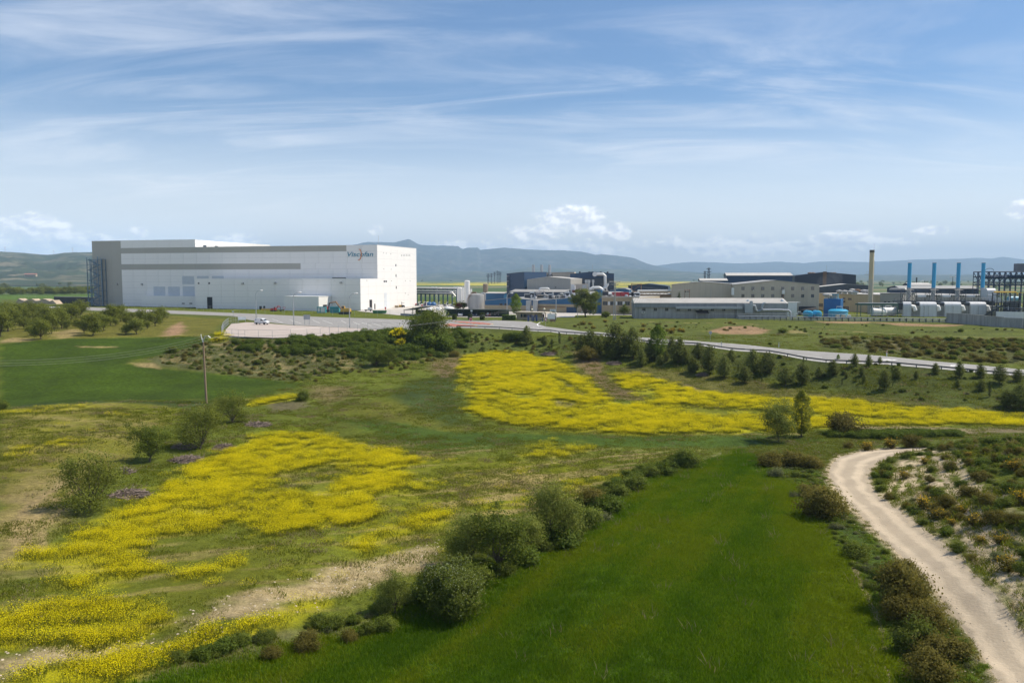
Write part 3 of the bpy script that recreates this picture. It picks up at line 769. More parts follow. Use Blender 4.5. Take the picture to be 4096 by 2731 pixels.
def track_material():
    m = mat('track_dirt', (0.425, 0.35, 0.25), 0.95, var=0.12, scale=0.5, dirt=((0.42, 0.34, 0.245), 0.45), bump=0.35, bscale=5)
    nt = m.node_tree; N, L = nt.nodes, nt.links; b = N['Principled BSDF']
    src = b.inputs['Base Color'].links[0].from_socket
    at = N.new('ShaderNodeAttribute'); at.attribute_name = 'across'
    no = N.new('ShaderNodeTexNoise'); no.inputs['Scale'].default_value = 1.1; no.inputs['Detail'].default_value = 5
    ge = N.new('ShaderNodeNewGeometry'); L.new(ge.outputs['Position'], no.inputs['Vector'])
    ad = N.new('ShaderNodeMath'); ad.operation = 'MULTIPLY_ADD'; L.new(no.outputs['Fac'], ad.inputs[0]); ad.inputs[1].default_value = .14; L.new(at.outputs['Fac'], ad.inputs[2])
    cr = N.new('ShaderNodeValToRGB'); L.new(ad.outputs[0], cr.inputs[0]); e = cr.color_ramp.elements
    e[0].position = 0.0; e[0].color = (.86, .84, .78, 1); e[1].position = 1.0; e[1].color = (.9, .88, .82, 1)
    for (p, v) in ((.2, .84), (.29, 1.18), (.37, 1.12), (.46, .87), (.62, .88), (.70, 1.16), (.79, 1.16), (.88, .84)):
        q = e.new(p); q.color = (v, v * .985, v * .96, 1)
    mx = N.new('ShaderNodeMix'); mx.data_type = 'RGBA'; mx.blend_type = 'MULTIPLY'; mx.inputs[0].default_value = 1
    L.new(src, mx.inputs[6]); L.new(cr.outputs[0], mx.inputs[7]); L.new(mx.outputs[2], b.inputs['Base Color'])
    return m
TRACKM = track_material()
YARDM = mat('yard_paving', (0.44, 0.41, 0.37), 0.9, var=0.1, scale=0.12, dirt=((0.34, 0.32, 0.29), 0.5))
edge_strip('road', ROADN_W, ROADF_W, 14, 420, 0.0, ASPHALT, 'two lane asphalt road running past the factory')
edge_strip('dirt_track', TRL_W, TRR_W, 10, 200, -0.03, TRACKM, 'pale dirt track bending round the hillside', rag=1.0)
def flat_poly(name, pts, lift, mtl, label):
    bm = bmesh.new()
    vs_ = [bm.verts.new((p[0], p[1], float(Z(p[0], p[1])) * 0 + lift)) for p in pts]
    f = bm.faces.new(vs_); bmesh.ops.recalc_face_normals(bm, faces=[f])
    if f.normal.z < 0: f.normal_flip()
    bmesh.ops.triangulate(bm, faces=[f])
    me = bpy.data.meshes.new(name); bm.to_mesh(me); bm.free(); me.materials.append(mtl)
    return tag(add_obj(name, me), label, kind='structure')
flat_poly('parking_lot', LOTW, 0.03, CONCRETE, 'pale concrete parking lot behind the wire fence')
flat_poly('yard', YARD, 0.035, YARDM, 'paved factory yard between the buildings')

# ------------------------------------------------------------------ far hills and mountains
def ridge(name, pts, dist, front, back, col_a, col_b, bare, seed, label, jag=0.02, base=-8):
    px = np.array([p[0] for p in pts]); py = np.array([p[1] for p in pts])
    n = 340
    q = np.linspace(px[0], px[-1], n); h = np.interp(q, px, py)
    h = h + (fbm(q / 34.0, q * 0, 4, seed) - .5) * jag * 120
    X = (q - CX) / FPX * dist; top = CAMZ + (HORIZON - h) / FPX * dist
    rows = np.concatenate([np.linspace(-1, 0, 46), np.linspace(0, 1, 10)[1:]])
    vx, vy, vz = [], [], []
    for r_ in rows:
        yy = dist + (r_ * front if r_ < 0 else r_ * back)
        a = 1 - abs(r_)
        prof = a ** 1.25 if r_ < 0 else a
        xx = X * (yy / dist)
        nz = (fbm(xx / (dist * .018), np.full(n, yy) / (dist * .03), 5, seed + 3) - .5)
        zz = base + (top - base) * (prof + nz * 0.55 * a * (1 - a) * 2.2)
        if abs(r_) < 1e-6: zz = top
        vx.append(xx); vy.append(np.full(n, yy)); vz.append(zz)
    v = np.stack([np.concatenate(vx), np.concatenate(vy), np.concatenate(vz)], 1)
    i = (np.arange(len(rows) - 1)[:, None] * n + np.arange(n - 1)[None, :]).ravel()
    m = mat(name + '_cover', col_a, 0.95, var=0.35, scale=0.0022, spec=0.05, dirt=(col_b, bare))
    me = np_mesh(name, v, np.stack([i, i + 1, i + 1 + n, i + n], 1), m, True)
    o = add_obj(name, me)
    return tag(o, label, kind='structure')
ridge('mountain_ridge', [(1000,1000),(1150,985),(1250,986),(1402,983),(1476,969),(1536,970),(1583,971),(1610,964),(1637,957),(1655,966),(1673,977),(1689,981),(1743,983),(1800,984),(1835,986),(1850,997),(1875,992),(1914,991),(1920,1001),(1962,996),(2018,992),(2085,997),(2161,1001),(2253,1002),(2330,1009),(2380,1020),(2406,1018),(2462,1023),(2534,1033),(2585,1055),(2640,1068),(2760,1090),(2850,1112)], 13000, 4200, 2500, (0.045, 0.06, 0.04), (0.30, 0.26, 0.21), .35, 101, 'long blue limestone mountain ridge with a summit knob')
ridge('distant_mountains', [(2300,1100),(2450,1080),(2625,1062),(2700,1053),(2764,1048),(2838,1050),(2957,1054),(3040,1051),(3106,1047),(3210,1053),(3270,1047),(3327,1045),(3400,1048),(3476,1048),(3560,1044),(3625,1040),(3726,1037),(3842,1035),(3895,1032),(3958,1034),(3996,1027),(4040,1032),(4096,1041),(4300,1050),(4700,1070)], 17000, 5000, 2500, (0.045, 0.06, 0.04), (0.22, 0.2, 0.16), .2, 131, 'pale far mountain chain on the horizon')
ridge('foothills', [(1500,1110),(1646,1100),(1779,1090),(1893,1084),(1957,1089),(2046,1081),(2115,1070),(2200,1072),(2279,1075),(2380,1077),(2534,1077),(2640,1082),(2800,1090),(3000,1096),(3300,1098),(3600,1100),(4000,1098),(4400,1100)], 8800, 2300, 1600, (0.05, 0.07, 0.035), (0.34, 0.29, 0.2), .4, 151, 'low wooded foothills under the mountain ridge', base=-8)
ridge('wooded_hill', [(-500,1000),(-200,1004),(0,1006),(89,1012),(202,1021),(268,1012),(366,1010),(500,1004),(700,1010),(900,1016),(1100,1030),(1400,1060),(1600,1090)], 4600, 2500, 1200, (0.045, 0.062, 0.03), (0.34, 0.28, 0.19), .6, 171, 'dark wooded hill with bare field patches', base=-6)

# ------------------------------------------------------------------ white warehouse
WHITE = mat('white_cladding', (0.77, 0.75, 0.72), 0.42, var=0.03, scale=0.08, spec=0.4, dirt=((0.70, 0.69, 0.67), 0.35))
WHITEGAP = mat('cladding_joint', (0.42, 0.42, 0.42), 0.8)
BAND = mat('grey_cladding', (0.37, 0.355, 0.31), 0.5, var=0.05, scale=0.1)
LOUVRE = mat('louvre_grey', (0.54, 0.57, 0.60), 0.5, var=0.05, ribs=('Z', 6))
BLACK = mat('dark_opening', (0.012, 0.012, 0.014), 0.8)
STEELB = mat('blue_grey_steel', (0.13, 0.20, 0.26), 0.5, metal=0.2)
STEEL = mat('galvanised_steel', (0.42, 0.43, 0.44), 0.45, metal=0.7, var=0.15, scale=2)
TEAL = mat('teal_lettering', (0.015, 0.20, 0.30), 0.5, var=0.02)
ORANGE = mat('orange_arc', (0.62, 0.20, 0.06), 0.5, var=0.03)
DARKSTEEL = mat('dark_steel', (0.05, 0.055, 0.065), 0.5, metal=0.4)
RED = mat('red_paint', (0.5, 0.03, 0.025), 0.45, dirt=((0.3, 0.04, 0.03), .3))
YEL = mat('yellow_paint', (0.62, 0.36, 0.03), 0.45, dirt=((0.35, 0.2, 0.05), .4))
RUBBER = mat('rubber', (0.02, 0.02, 0.02), 0.8)
GLASS = glass()

_C = G(1443, 1242); _F = G(1647, 1223)
_v = Vector((-_F[0] + _C[0], -_F[1] + _C[1])).normalized()      # towards the camera along the end face
_dir = Vector((0.961, -0.276)).normalized()                      # along the front, to the right
_E0 = Vector((_C[0], _C[1]))                                     # annex right front corner
_nrm = Vector((-_dir.y, _dir.x))                                 # into the building
ANX = 17.0                                                       # annex depth
def front_at(t, length):
    """front line set back by t from the annex front, running left from the end face"""
    b = _E0 + _nrm * t
    return Front(tuple(b - _dir * length), tuple(b))
FM = front_at(ANX, 160)        # main facade
FA = front_at(0, 160)          # annex facade
FE = Front(tuple(_E0), tuple(_E0 + _nrm * 62))   # end face, s away from camera, t to the left
org = (FM.A.x, FM.A.y, 0)
wh = thing('warehouse', org, 'huge white clad warehouse with grey bands and company name on the front', 'building')
LM = FM.len
sL = FM.sz(372, 1100)[0]; s_blk = FM.sz(487, 1100)[0]; s_tall = FM.sz(781, 1000)[0]
zR = 28.8; zT = FM.sz(500, 963)[1]; zA = 13.7
b1z0, b1z1 = 26.15, 28.8; b2z0, b2z1 = 18.1, 20.8
s_b1 = FM.sz(1385, 990)[0]; s_b2 = FM.sz(1202, 1060)[0]
DM = 45.0
s_ax = FA.sz(781, 1150)[0]
# solid cores a little inside the cladding
core = MB(FM, org)
core.box(sL + .15, s_tall - .15, .15, 64, 0, zT - .15).box(s_tall - .15, LM - .15, .15, DM - .15, 0, zR - .3)
core.build('wall_core', WHITEGAP, wh)
ac = MB(FA, org); ac.box(s_ax + .12, LM - .12, .12, ANX + .1, 0, zA - .3); ac.build('annex_core', WHITEGAP, wh)
rf = MB(FM, org); rf.box(s_tall + .02, LM - .35, .35, DM - .3, zR - .3, zR - .12); rf.box(sL + .3, s_tall - .3, .35, 63.7, zT - .14, zT - .04)
rf.build('roof', mat('roof_membrane', (0.5, 0.5, 0.49), 0.8), wh)
ar = MB(FA, org); ar.box(s_ax + .3, LM - .3, .3, ANX - .05, zA - .3, zA - .14); ar.build('annex_roof', MATS['roof_membrane'], wh)
_pan = {}
def panel_mesh(w, h, m, d=.12):
    k = (round(w, 2), round(h, 2), m.name)
    if k not in _pan:
        _pan[k] = MB().box(0, w, 0, d, 0, h).mesh('panel', m)
    return _pan[k]
def panels(parent, F, s0, s1, z0, z1, cw, rh, m, gap=.05, t=0.0, org=org):
    ang = math.atan2(F.u.y, F.u.x)
    nc = max(1, round((s1 - s0) / cw)); nr = max(1, round((z1 - z0) / rh))
    w, h = (s1 - s0) / nc, (z1 - z0) / nr
    me = panel_mesh(w - gap, h - gap, m)
    for i in range(nc):
        for j in range(nr):
            p = F.to_world(s0 + i * w + gap / 2, t, z0 + j * h + gap / 2)
            o = add_obj('panel', me, parent)
            o.location = (p[0] - org[0], p[1] - org[1], p[2]); o.rotation_euler = (0, 0, ang)
def holder(name, parent, F, s0, s1, z0, z1, m):
    """a wall part: thin strip at its foot that carries the panels"""
    return MB(F, org).box(s0 + .05, s1 - .05, .13, .2, z0, z0 + .3).build(name, m, parent)
hw = holder('front_wall', wh, FM, s_blk, LM, 0, 28, WHITEGAP)
panels(hw, FM, s_blk, s_tall, 0, b2z0, 7.2, 3.0, WHITE)
panels(hw, FM, s_tall, LM, zA - .3, b2z0, 7.2, 2.3, WHITE)
panels(hw, FM, s_blk, LM, b2z1, b1z0, 7.2, 2.7, WHITE)
panels(hw, FM, s_b2, LM, b2z0, b2z1, 7.2, 2.7, WHITE); panels(hw, FM, s_b1, LM, b1z0, b1z1, 7.2, 2.7, WHITE)
panels(hw, FM, s_blk, s_tall, b1z1, zT, 7.2, 4, WHITE)
hb = holder('grey_band', wh, FM, s_blk, s_b1, b1z0 + .2, 28, BAND)
panels(hb, FM, s_blk, s_b1, b1z0, b1z1, 14.4, 2.7, BAND, gap=.03); panels(hb, FM, s_blk, s_b2, b2z0, b2z1, 14.4, 2.7, BAND, gap=.03)
panels(hb, FM, sL, s_blk, 0, zT, 6, 4.1, BAND, gap=.03)
he = holder('end_wall', wh, FE, 0, DM + ANX, 0, 28, WHITEGAP)
panels(he, FE, ANX, ANX + DM, zA, zR, 7.5, 3.0, WHITE); panels(he, FE, 0, ANX + DM, 0, zA, 7.75, 3.4, WHITE)
ha = holder('annex_wall', wh, FA, s_ax, LM, 0, 13, WHITEGAP)
panels(ha, FA, s_ax, LM, 0, zA, 7.2, 2.75, WHITE)
# sunlit end of the taller block above the main roof
FT = Front(FM.to_world(s_tall, 0, 0)[:2], FM.to_world(s_tall, 64, 0)[:2])
ht = holder('tall_end_wall', wh, FT, 0, 64, zR, zT, WHITEGAP); panels(ht, FT, 0, 64, zR - .3, zT, 8, 2.2, WHITE)
for s_ in (6, 15, 24): MB(FT, org).box(s_, s_ + 2.4, -.1, .05, zR + .1, zR + 1.2).build('roof_window', GLASS, wh)
pc = MB(FM, org); pc.box(s_tall, LM + .06, -.06, .36, zR, zR + .12); pc.box(sL - .06, s_tall + .06, -.06, .36, zT, zT + .12); pc.box(LM - .36, LM + .06, .36, DM, zR, zR + .12)
pc.build('coping', mat('white_trim', (0.7, 0.7, 0.69), .5), wh)
pc = MB(FA, org); pc.box(s_ax - .06, LM + .06, -.06, .36, zA, zA + .1); pc.box(LM - .36, LM + .06, .36, ANX, zA, zA + .1); pc.build('coping', MATS['white_trim'], wh)
# left low block, entrance block in front of the annex
s0, _ = FM.sz(566, 1200, -4)
lb = MB(FM, org); lb.box(s0, s_ax + 1.5, -4, .0, 0, 5.3); lo = lb.build('low_block', WHITE, wh)
for px in (1436, 1538):
    a, b, c, d = FM.rect(300 + px / 3.36, 900 + 1048 / 3.36, 300 + (px + 38) / 3.36, 900 + 1060 / 3.36, -4)
    MB(FM, org).box(a, b, -4.06, -3.9, c, d).build('vent_slot', BLACK, wh)
e0, _ = FA.sz(1136, 1220, -11); e1, _ = FA.sz(1275, 1220, -11)
MB(FA, org).box(e0, e1, -11, -.02, 0, 6.1).build('entrance_block', WHITE, wh)
MB(FA, org).box(e0 - .1, e1 + .1, -11.1, 0, 6.1, 6.25).build('entrance_roof', MATS['white_trim'], wh)
a = MB(FA, org); a.box(e1 - .05, e1 + .06, -7.5, -4.2, 0, 2.6); a.build('entrance_door', BLACK, wh)
# louvred openings: zoom pixels of the left part of the facade
for (x0, y0, x1, y1) in ((1055, 828, 1210, 955), (1252, 828, 1405, 955), (1448, 826, 1605, 955), (1440, 688, 1600, 795), (1640, 685, 1795, 732), (1840, 685, 1998, 732)):
    a, b, c, d = FM.rect(300 + x0 / 3.36, 900 + y0 / 3.36, 300 + x1 / 3.36, 900 + y1 / 3.36)
    MB(FM, org).box(a, b, -.05, .1, c, d).build('louvre', LOUVRE, wh)
def facade_hole(F, zx, zy, box, name, m, t=0.0, deep=.12):
    a, b, c, d = F.rect(zx + box[0] / 3.36, zy + box[1] / 3.36, zx + box[2] / 3.36, zy + box[3] / 3.36, t)
    return MB(F, org).box(min(a, b), max(a, b), t - .04, t + deep, max(c, 0.02), d).build(name, m, wh)
facade_hole(FA, 300, 900, (1775, 968, 1845, 1130), 'loading_door', BLACK)
for q in ((1650, 772, 1672, 795), (1792, 770, 1814, 795)): facade_hole(FA, 300, 900, q, 'window', GLASS)
for q in ((178, 1088, 204, 1122), (125, 1090, 158, 1160)): facade_hole(FA, 1000, 900, q, 'door', BLACK)
facade_hole(FM, 1000, 900, (1105, 705, 1290, 722), 'roof_level_grille', mat('grille', (0.12, 0.12, 0.11), .6))
for (q, nm, m) in (((1605, 1003, 1640, 1140), 'loading_door', BLACK), ((1670, 1057, 1684, 1136), 'door', BLACK), ((1955, 525, 1965, 557), 'window', GLASS), ((1957, 662, 1967, 698), 'window', GLASS), ((1960, 822, 1970, 857), 'window', GLASS), ((1797, 745, 1813, 770), 'window', GLASS), ((1821, 745, 1838, 770), 'window', GLASS), ((1802, 910, 1840, 1000), 'tall_door', mat('pale_door', (0.6, 0.63, 0.66), .5)), ((1804, 1004, 1842, 1125), 'tall_door', mat('pale_door', (0.6, 0.63, 0.66)))):
    facade_hole(FE, 1000, 900, q, nm, m)
for x0 in (2032, 2055, 2076, 2100, 2120, 2142): facade_hole(FE, 1000, 900, (x0, 402, x0 + 7, 415), 'window', GLASS)
for (x0, y0) in ((1790, 372), (1828, 377), (1889, 385), (1795, 586), (1895, 590), (1899, 746), (2083, 746), (2148, 747), (2086, 912), (2122, 930)): facade_hole(FE, 1000, 900, (x0, y0, x0 + 5, y0 + 10), 'vent', GLASS)
# wall lights along the annex and band
for i in range(8):
    px = 1010 + i * 65.6
    a, z = FA.sz(px, 900 + 745 / 3.36)
    MB(FA, org).box(a - .25, a + .25, -.45, -.02, z - .15, z + .15).build('wall_lamp', MATS['white_trim'], wh)
for (F, x, y) in ((FA, 1000 + 342 / 3.36, 900 + 778 / 3.36), (FA, 1000 + 1225 / 3.36, 900 + 775 / 3.36), (FA, 300 + 2258 / 3.36, 900 + 785 / 3.36), (FM, 300 + 565 / 3.36, 900 + 796 / 3.36), (FM, 300 + 905 / 3.36, 900 + 795 / 3.36)):
    a, z = F.sz(x, y); MB(F, org).tube([(a, -.02, z), (a, -.7, z - .1)], .5, 8).build('extract_hood', STEEL, wh)
a = FM.sz(1736 / 3.36 + 1000, 980)[0]
MB(FM, org).tube([(LM - 1.2, 4, zR), (LM - 1.2, 4, zR + 4.6)], .05, 4).build('lightning_rod', STEEL, wh)
# fire stair tower on the left
st = MB(FM, org); p0 = FM.sz(368, 1100)[0]; p1 = FM.sz(411, 1100)[0]; p2 = FM.sz(425, 1100)[0]
ztop = FM.sz(400, 1038)[1]
sto = MB(FM, org).box(p0, p0 + .3, -3.3, -3.0, 0, ztop + 1).build('stair_tower', STEELB, wh)
for q in (p0 + 1.9, p1, p2): MB(FM, org).box(q, q + .28, -3.3, -3.0, 0, ztop + (1.6 if q == p1 else .4)).build('column', STEELB, sto)
for q in (p0, p1, p2): MB(FM, org).box(q, q + .22, -.5, -.2, 0, ztop).build('column', STEELB, sto)
nfl = 9
for k in range(nfl):
    za, zb = ztop * k / nfl, ztop * (k + 1) / nfl
    qa, qb = (p0 + .6, p1) if k % 2 else (p1, p0 + .6)
    fl = MB(FM, org)
    fl.poly([(qa, -3.0, za), (qb, -3.0, zb), (qb, -3.0, zb - .35), (qa, -3.0, za - .35)]).poly([(qa, -1.8, za), (qb, -1.8, zb), (qb, -1.8, zb - .35), (qa, -1.8, za - .35)])
    for i in range(14):
        f = (i + .5) / 14; s_ = qa + (qb - qa) * f; z_ = za + (zb - za) * f
        fl.box(s_ - .14, s_ + .14, -3.0, -1.8, z_ - .04, z_)
    fl.tube([(qa, -3.05, za + 1.0), (qb, -3.05, zb + 1.0)], .05, 4)
    fl.build('stair_flight', STEELB, sto)
    ln = MB(FM, org)
    c0, c1 = (p0 + .2, p0 + 1.9) if k % 2 else (p1, p2)
    ln.box(c0, c1 + .2, -3.2, -.3, zb - .12, zb)
    ln.tube([(c0, -3.15, zb + 1.05), (c1 + .2, -3.15, zb + 1.05)], .05, 4).tube([(c0, -3.15, zb + .55), (c1 + .2, -3.15, zb + .55)], .05, 4)
    ln.build('landing', STEELB, sto)
    MB(FM, org).box(p0 + .3, p2, -3.2, -3.05, zb - .25, zb - .02).build('edge_beam', STEELB, sto)
    if k % 2: MB(FM, org).box(p0 + 1.0, p0 + 2.4, -.06, .02, zb, zb + 2.3).build('exit_door', mat('pale_blue_door', (.35, .42, .47)), wh)
# company name and arc on the facade
def facade_text(txt, F, px0, px1, py_base, py_top, m, parent, name, t=-.12, shear=.22, bold=.018, org=org, cap=.73):
    cu = bpy.data.curves.new(name, 'FONT'); cu.body = txt; cu.shear = shear; cu.offset = bold; cu.extrude = .03; cu.size = 1
    tmp = bpy.data.objects.new(name, cu); COL.objects.link(tmp)
    bpy.context.view_layer.update()
    me = bpy.data.meshes.new_from_object(tmp.evaluated_get(bpy.context.evaluated_depsgraph_get()))
    bpy.data.objects.remove(tmp)
    co = np.empty(len(me.vertices) * 3); me.vertices.foreach_get('co', co); co = co.reshape(-1, 3)
    s0, zb = F.sz(px0, py_base); s1, _ = F.sz(px1, py_base); zt = F.sz(px0, py_top)[1]
    x = s0 + (co[:, 0] - co[:, 0].min()) / (co[:, 0].max() - co[:, 0].min()) * (s1 - s0)
    z = zb + co[:, 1] / cap * (zt - zb)
    tt = t - co[:, 2]
    w = np.array([F.to_world(a, b, c) for a, b, c in zip(x, tt, z)]) - np.array(org)
    me.vertices.foreach_set('co', w.astype(np.float32).ravel()); me.update(); me.materials.clear(); me.materials.append(m)
    return add_obj(name, me, parent)
name_o = facade_text('Viscofan', FM, 1000 + 1312 / 3.36, 1000 + 1658 / 3.36, 900 + 424 / 3.36, 900 + 360 / 3.36, TEAL, wh, 'company_name', bold=.004)
def crescent(F, pts_out, pts_in, m, parent, name, z0=(1000, 900, 3.36), t=-.2):
    mb = MB(F, org)
    o_ = [F.sz(z0[0] + p[0] / z0[2], z0[1] + p[1] / z0[2]) for p in pts_out]; i_ = [F.sz(z0[0] + p[0] / z0[2], z0[1] + p[1] / z0[2]) for p in pts_in]
    for k in range(len(o_) - 1):
        q = [o_[k], o_[k + 1], i_[k + 1], i_[k]]
        mb.poly([(a, t, z) for a, z in q]); mb.poly([(a, t + .06, z) for a, z in q[::-1]])
    return mb.build(name, m, parent)
crescent(FM, [(1458, 328), (1480, 322), (1496, 345), (1503, 385), (1501, 425), (1488, 460), (1466, 478), (1445, 468)], [(1458, 328), (1476, 334), (1487, 352), (1492, 386), (1489, 422), (1479, 452), (1463, 467), (1445, 468)], ORANGE, wh, 'logo_arc')

# ------------------------------------------------------------------ factory buildings
NAVY = mat('navy_cladding', (0.020, 0.055, 0.115), 0.5, var=0.08, scale=0.1, ribs=('X', 3), bump=.3)
NAVY2 = mat('navy_cladding_dark', (0.04, 0.062, 0.10), 0.55, var=0.1, scale=0.15)
BLUEC = mat('blue_cladding', (0.014, 0.10, 0.215), 0.5, var=0.1, scale=0.1, ribs=('X', 3), bump=.3)
BEIGE = mat('beige_render', (0.50, 0.435, 0.35), 0.85, var=0.06, scale=0.15, streak=.12)
TANW = mat('tan_block', (0.42, 0.33, 0.21), 0.9, var=0.08, scale=0.3, streak=.1)
YBEIGE = mat('yellow_beige_render', (0.50, 0.43, 0.29), 0.85, var=0.06, scale=0.2, streak=.12)
GREYC = mat('grey_cladding_hall', (0.34, 0.33, 0.30), 0.55, var=0.06, scale=0.1, streak=.1, ribs=('X', 2), bump=.3)
CONCW = mat('weathered_concrete', (0.33, 0.33, 0.31), 0.9, var=0.1, scale=0.25, streak=.35)
PALEROOF = mat('pale_sheet_roof', (0.48, 0.46, 0.42), 0.6, var=0.1, scale=0.15, dirt=((0.36, 0.33, 0.29), .4))
GREYROOF = mat('grey_sheet_roof', (0.30, 0.30, 0.29), 0.7, var=0.12, scale=0.2, dirt=((0.22, 0.2, 0.18), .4))
WPIPE = mat('white_pipe', (0.66, 0.66, 0.64), 0.4, var=0.05, metal=0.2)
GREENP = mat('green_paint', (0.035, 0.10, 0.075), 0.55, var=0.12)
BLUEP = mat('blue_chimney_paint', (0.03, 0.30, 0.54), 0.45, var=0.06, scale=0.3)
CYAN = mat('cyan_tank_paint', (0.03, 0.32, 0.52), 0.4, var=0.08, scale=.5)
RUST = mat('rusty_brown', (0.20, 0.12, 0.07), 0.8, var=0.25, scale=.6)
TANKG = mat('tank_grey', (0.42, 0.41, 0.39), 0.5, var=0.1, scale=.3, streak=.35)
TANKW = mat('tank_white', (0.72, 0.72, 0.70), 0.4, var=0.04, streak=.06)
CREAMCH = mat('cream_chimney', (0.52, 0.43, 0.27), 0.7, var=0.12, scale=.4, streak=.25)
BRICK = mat('brick_pillar', (0.30, 0.2, 0.13), 0.9, var=.2, scale=3)

def win(F, o, org, rect, name='window', t=0.0, frame=.08, mullions=1):
    a, b, c, d = rect
    f = MB(F, org)
    f.box(a - frame, b + frame, t - .05, t + .02, d, d + frame).box(a - frame, b + frame, t - .09, t + .02, c - frame, c).box(a - frame, a, t - .05, t + .02, c, d).box(b, b + frame, t - .05, t + .02, c, d)
    for k in range(mullions):
        m = a + (b - a) * (k + 1) / (mullions + 1); f.box(m - .03, m + .03, t - .045, t + .02, c, d)
    w = f.build(name, mat('window_frame', (0.2, 0.19, 0.17), .5), o)
    MB(F, org).box(a, b, t - .02, t + .015, c, d).build('pane', GLASS, w)
    return w
def hall(name, label, L, Rr, top, depth, wall, roof, base=None, cat='building', eave=.25, front_depths=None):
    """L, Rr: (px, depth) of the front corners; top: profile in photo pixels along the front's upper edge"""
    A = D(L[0], 1200, L[1]); B = D(Rr[0], 1200, Rr[1])
    F = Front(A, B); org = (A[0], A[1], 0)
    o = thing(name, org, label, cat)
    tp = [F.sz(*p) for p in top]
    tp[0] = (0, tp[0][1]); tp[-1] = (F.len, tp[-1][1])
    MB(F, org).prism([(0, -0.4)] + tp + [(F.len, -0.4)], 0, depth).build('wall', wall, o)
    for (s0, z0), (s1, z1) in zip(tp, tp[1:]):
        if s1 - s0 < .5: continue
        MB(F, org).prism([(s0, z0 + .02), (s1, z1 + .02), (s1, z1 + .2), (s0, z0 + .2)], -eave, depth + eave).build('roof_slope', roof, o)
    if base:
        MB(F, org).box(-.06, F.len + .06, -.06, depth * .98, -.4, base[0]).build('base_wall', base[1], o)
    return o, F, org
def shed(name, label, L, Rr, z_front, z_ridge, t_ridge, depth, wall, roof, cat='building', z_back=None):
    """long building whose ridge runs along the front"""
    A = D(L[0], 1200, L[1]); B = D(Rr[0], 1200, Rr[1])
    F = Front(A, B); org = (A[0], A[1], 0)
    o = thing(name, org, label, cat)
    zb = z_front if z_back is None else z_back
    MB(F, org).prism_x([(0, -.4), (0, z_front), (t_ridge, z_ridge), (depth, zb), (depth, -.4)], 0, F.len).build('wall', wall, o)
    MB(F, org).prism_x([(-.35, z_front + .02), (t_ridge, z_ridge + .03), (t_ridge, z_ridge + .2), (-.35, z_front + .17)], -.3, F.len + .3).build('roof_slope', roof, o)
    MB(F, org).prism_x([(t_ridge, z_ridge + .03), (depth + .3, zb + .02), (depth + .3, zb + .17), (t_ridge, z_ridge + .2)], -.3, F.len + .3).build('roof_slope', roof, o)
    return o, F, org

# navy tower block and its grey hall, three stacks
o, F, org = hall('tower_block', 'tall navy clad tower block left of the grey hall', (2027, 386), (2097, 378), [(2027, 1096), (2097, 1089)], 16, NAVY, NAVY2)
for (y0) in (1104, 1124, 1144): 
    a, b, c, d = F.rect(2030, y0, 2040, y0 + 2); MB(F, org).box(a, b, -1.1, -.02, c, c + .25).build('balcony', STEEL, o)
MB(F, org).tube([(1.2, -.6, 1), (1.2, -.6, 14)], .12, 4).tube([(2.2, -.6, 1), (2.2, -.6, 14)], .12, 4).build('ladder', DARKSTEEL, o)
o, F, org = hall('grey_hall', 'light grey ribbed hall with low gable beside the navy tower', (2108, 372), (2282, 366), [(2108, 1120), (2192, 1108), (2282, 1116)], 26, GREYC, PALEROOF)
win(F, o, org, F.rect(2220, 1148, 2225, 1151))
for i, px in enumerate((2133.5, 2166.7, 2198.7)):
    p = D(px, 1110, 398); z1 = D(px, 1059, 398)[2]
    c = thing('exhaust_stack', (p[0], p[1], 0), ['steel exhaust stack nearest the navy tower, first of three', 'middle one of the three steel exhaust stacks', 'steel exhaust stack farthest from the navy tower, third of three'][i], 'chimney', 'three exhaust stacks')
    MB().tube([(0, 0, 12), (0, 0, z1 - 4)], 1.0, 10).tube([(0, 0, z1 - 4), (0, 0, z1)], .7, 10).build('flue', STEEL, c)
    sc = MB()
    for (dx, dy) in ((-1, -1), (1, -1), (1, 1), (-1, 1)): sc.beam((dx * 1.2, dy * 1.2, 8), (dx * 1.2, dy * 1.2, z1 - 5), .3)
    for k in range(4):
        for (q, r_) in (((-1, -1), (1, -1)), ((1, -1), (1, 1))): sc.beam((q[0] * 1.2, q[1] * 1.2, 8 + k * 2), (r_[0] * 1.2, r_[1] * 1.2, 10 + k * 2), .25)
    sc.build('scaffold', DARKSTEEL, c)
    pf = MB().lathe((0, 0, z1 - 5), [(1.0, -.1), (1.35, -.1), (1.35, 0), (1.0, 0)], 8)
    for k in range(8):
        an = k * math.pi / 4; pf.beam((1.3 * math.cos(an), 1.3 * math.sin(an), z1 - 5), (1.3 * math.cos(an), 1.3 * math.sin(an), z1 - 3.9), .08)
        an2 = an + math.pi / 4; pf.beam((1.3 * math.cos(an), 1.3 * math.sin(an), z1 - 3.9), (1.3 * math.cos(an2), 1.3 * math.sin(an2), z1 - 3.9), .09)
    pf.build('platform', DARKSTEEL, c)
hall('rear_block', 'flat roofed beige block behind the three exhaust stacks', (2174, 432), (2297, 430), [(2174, 1091), (2297, 1089)], 20, BEIGE, PALEROOF)
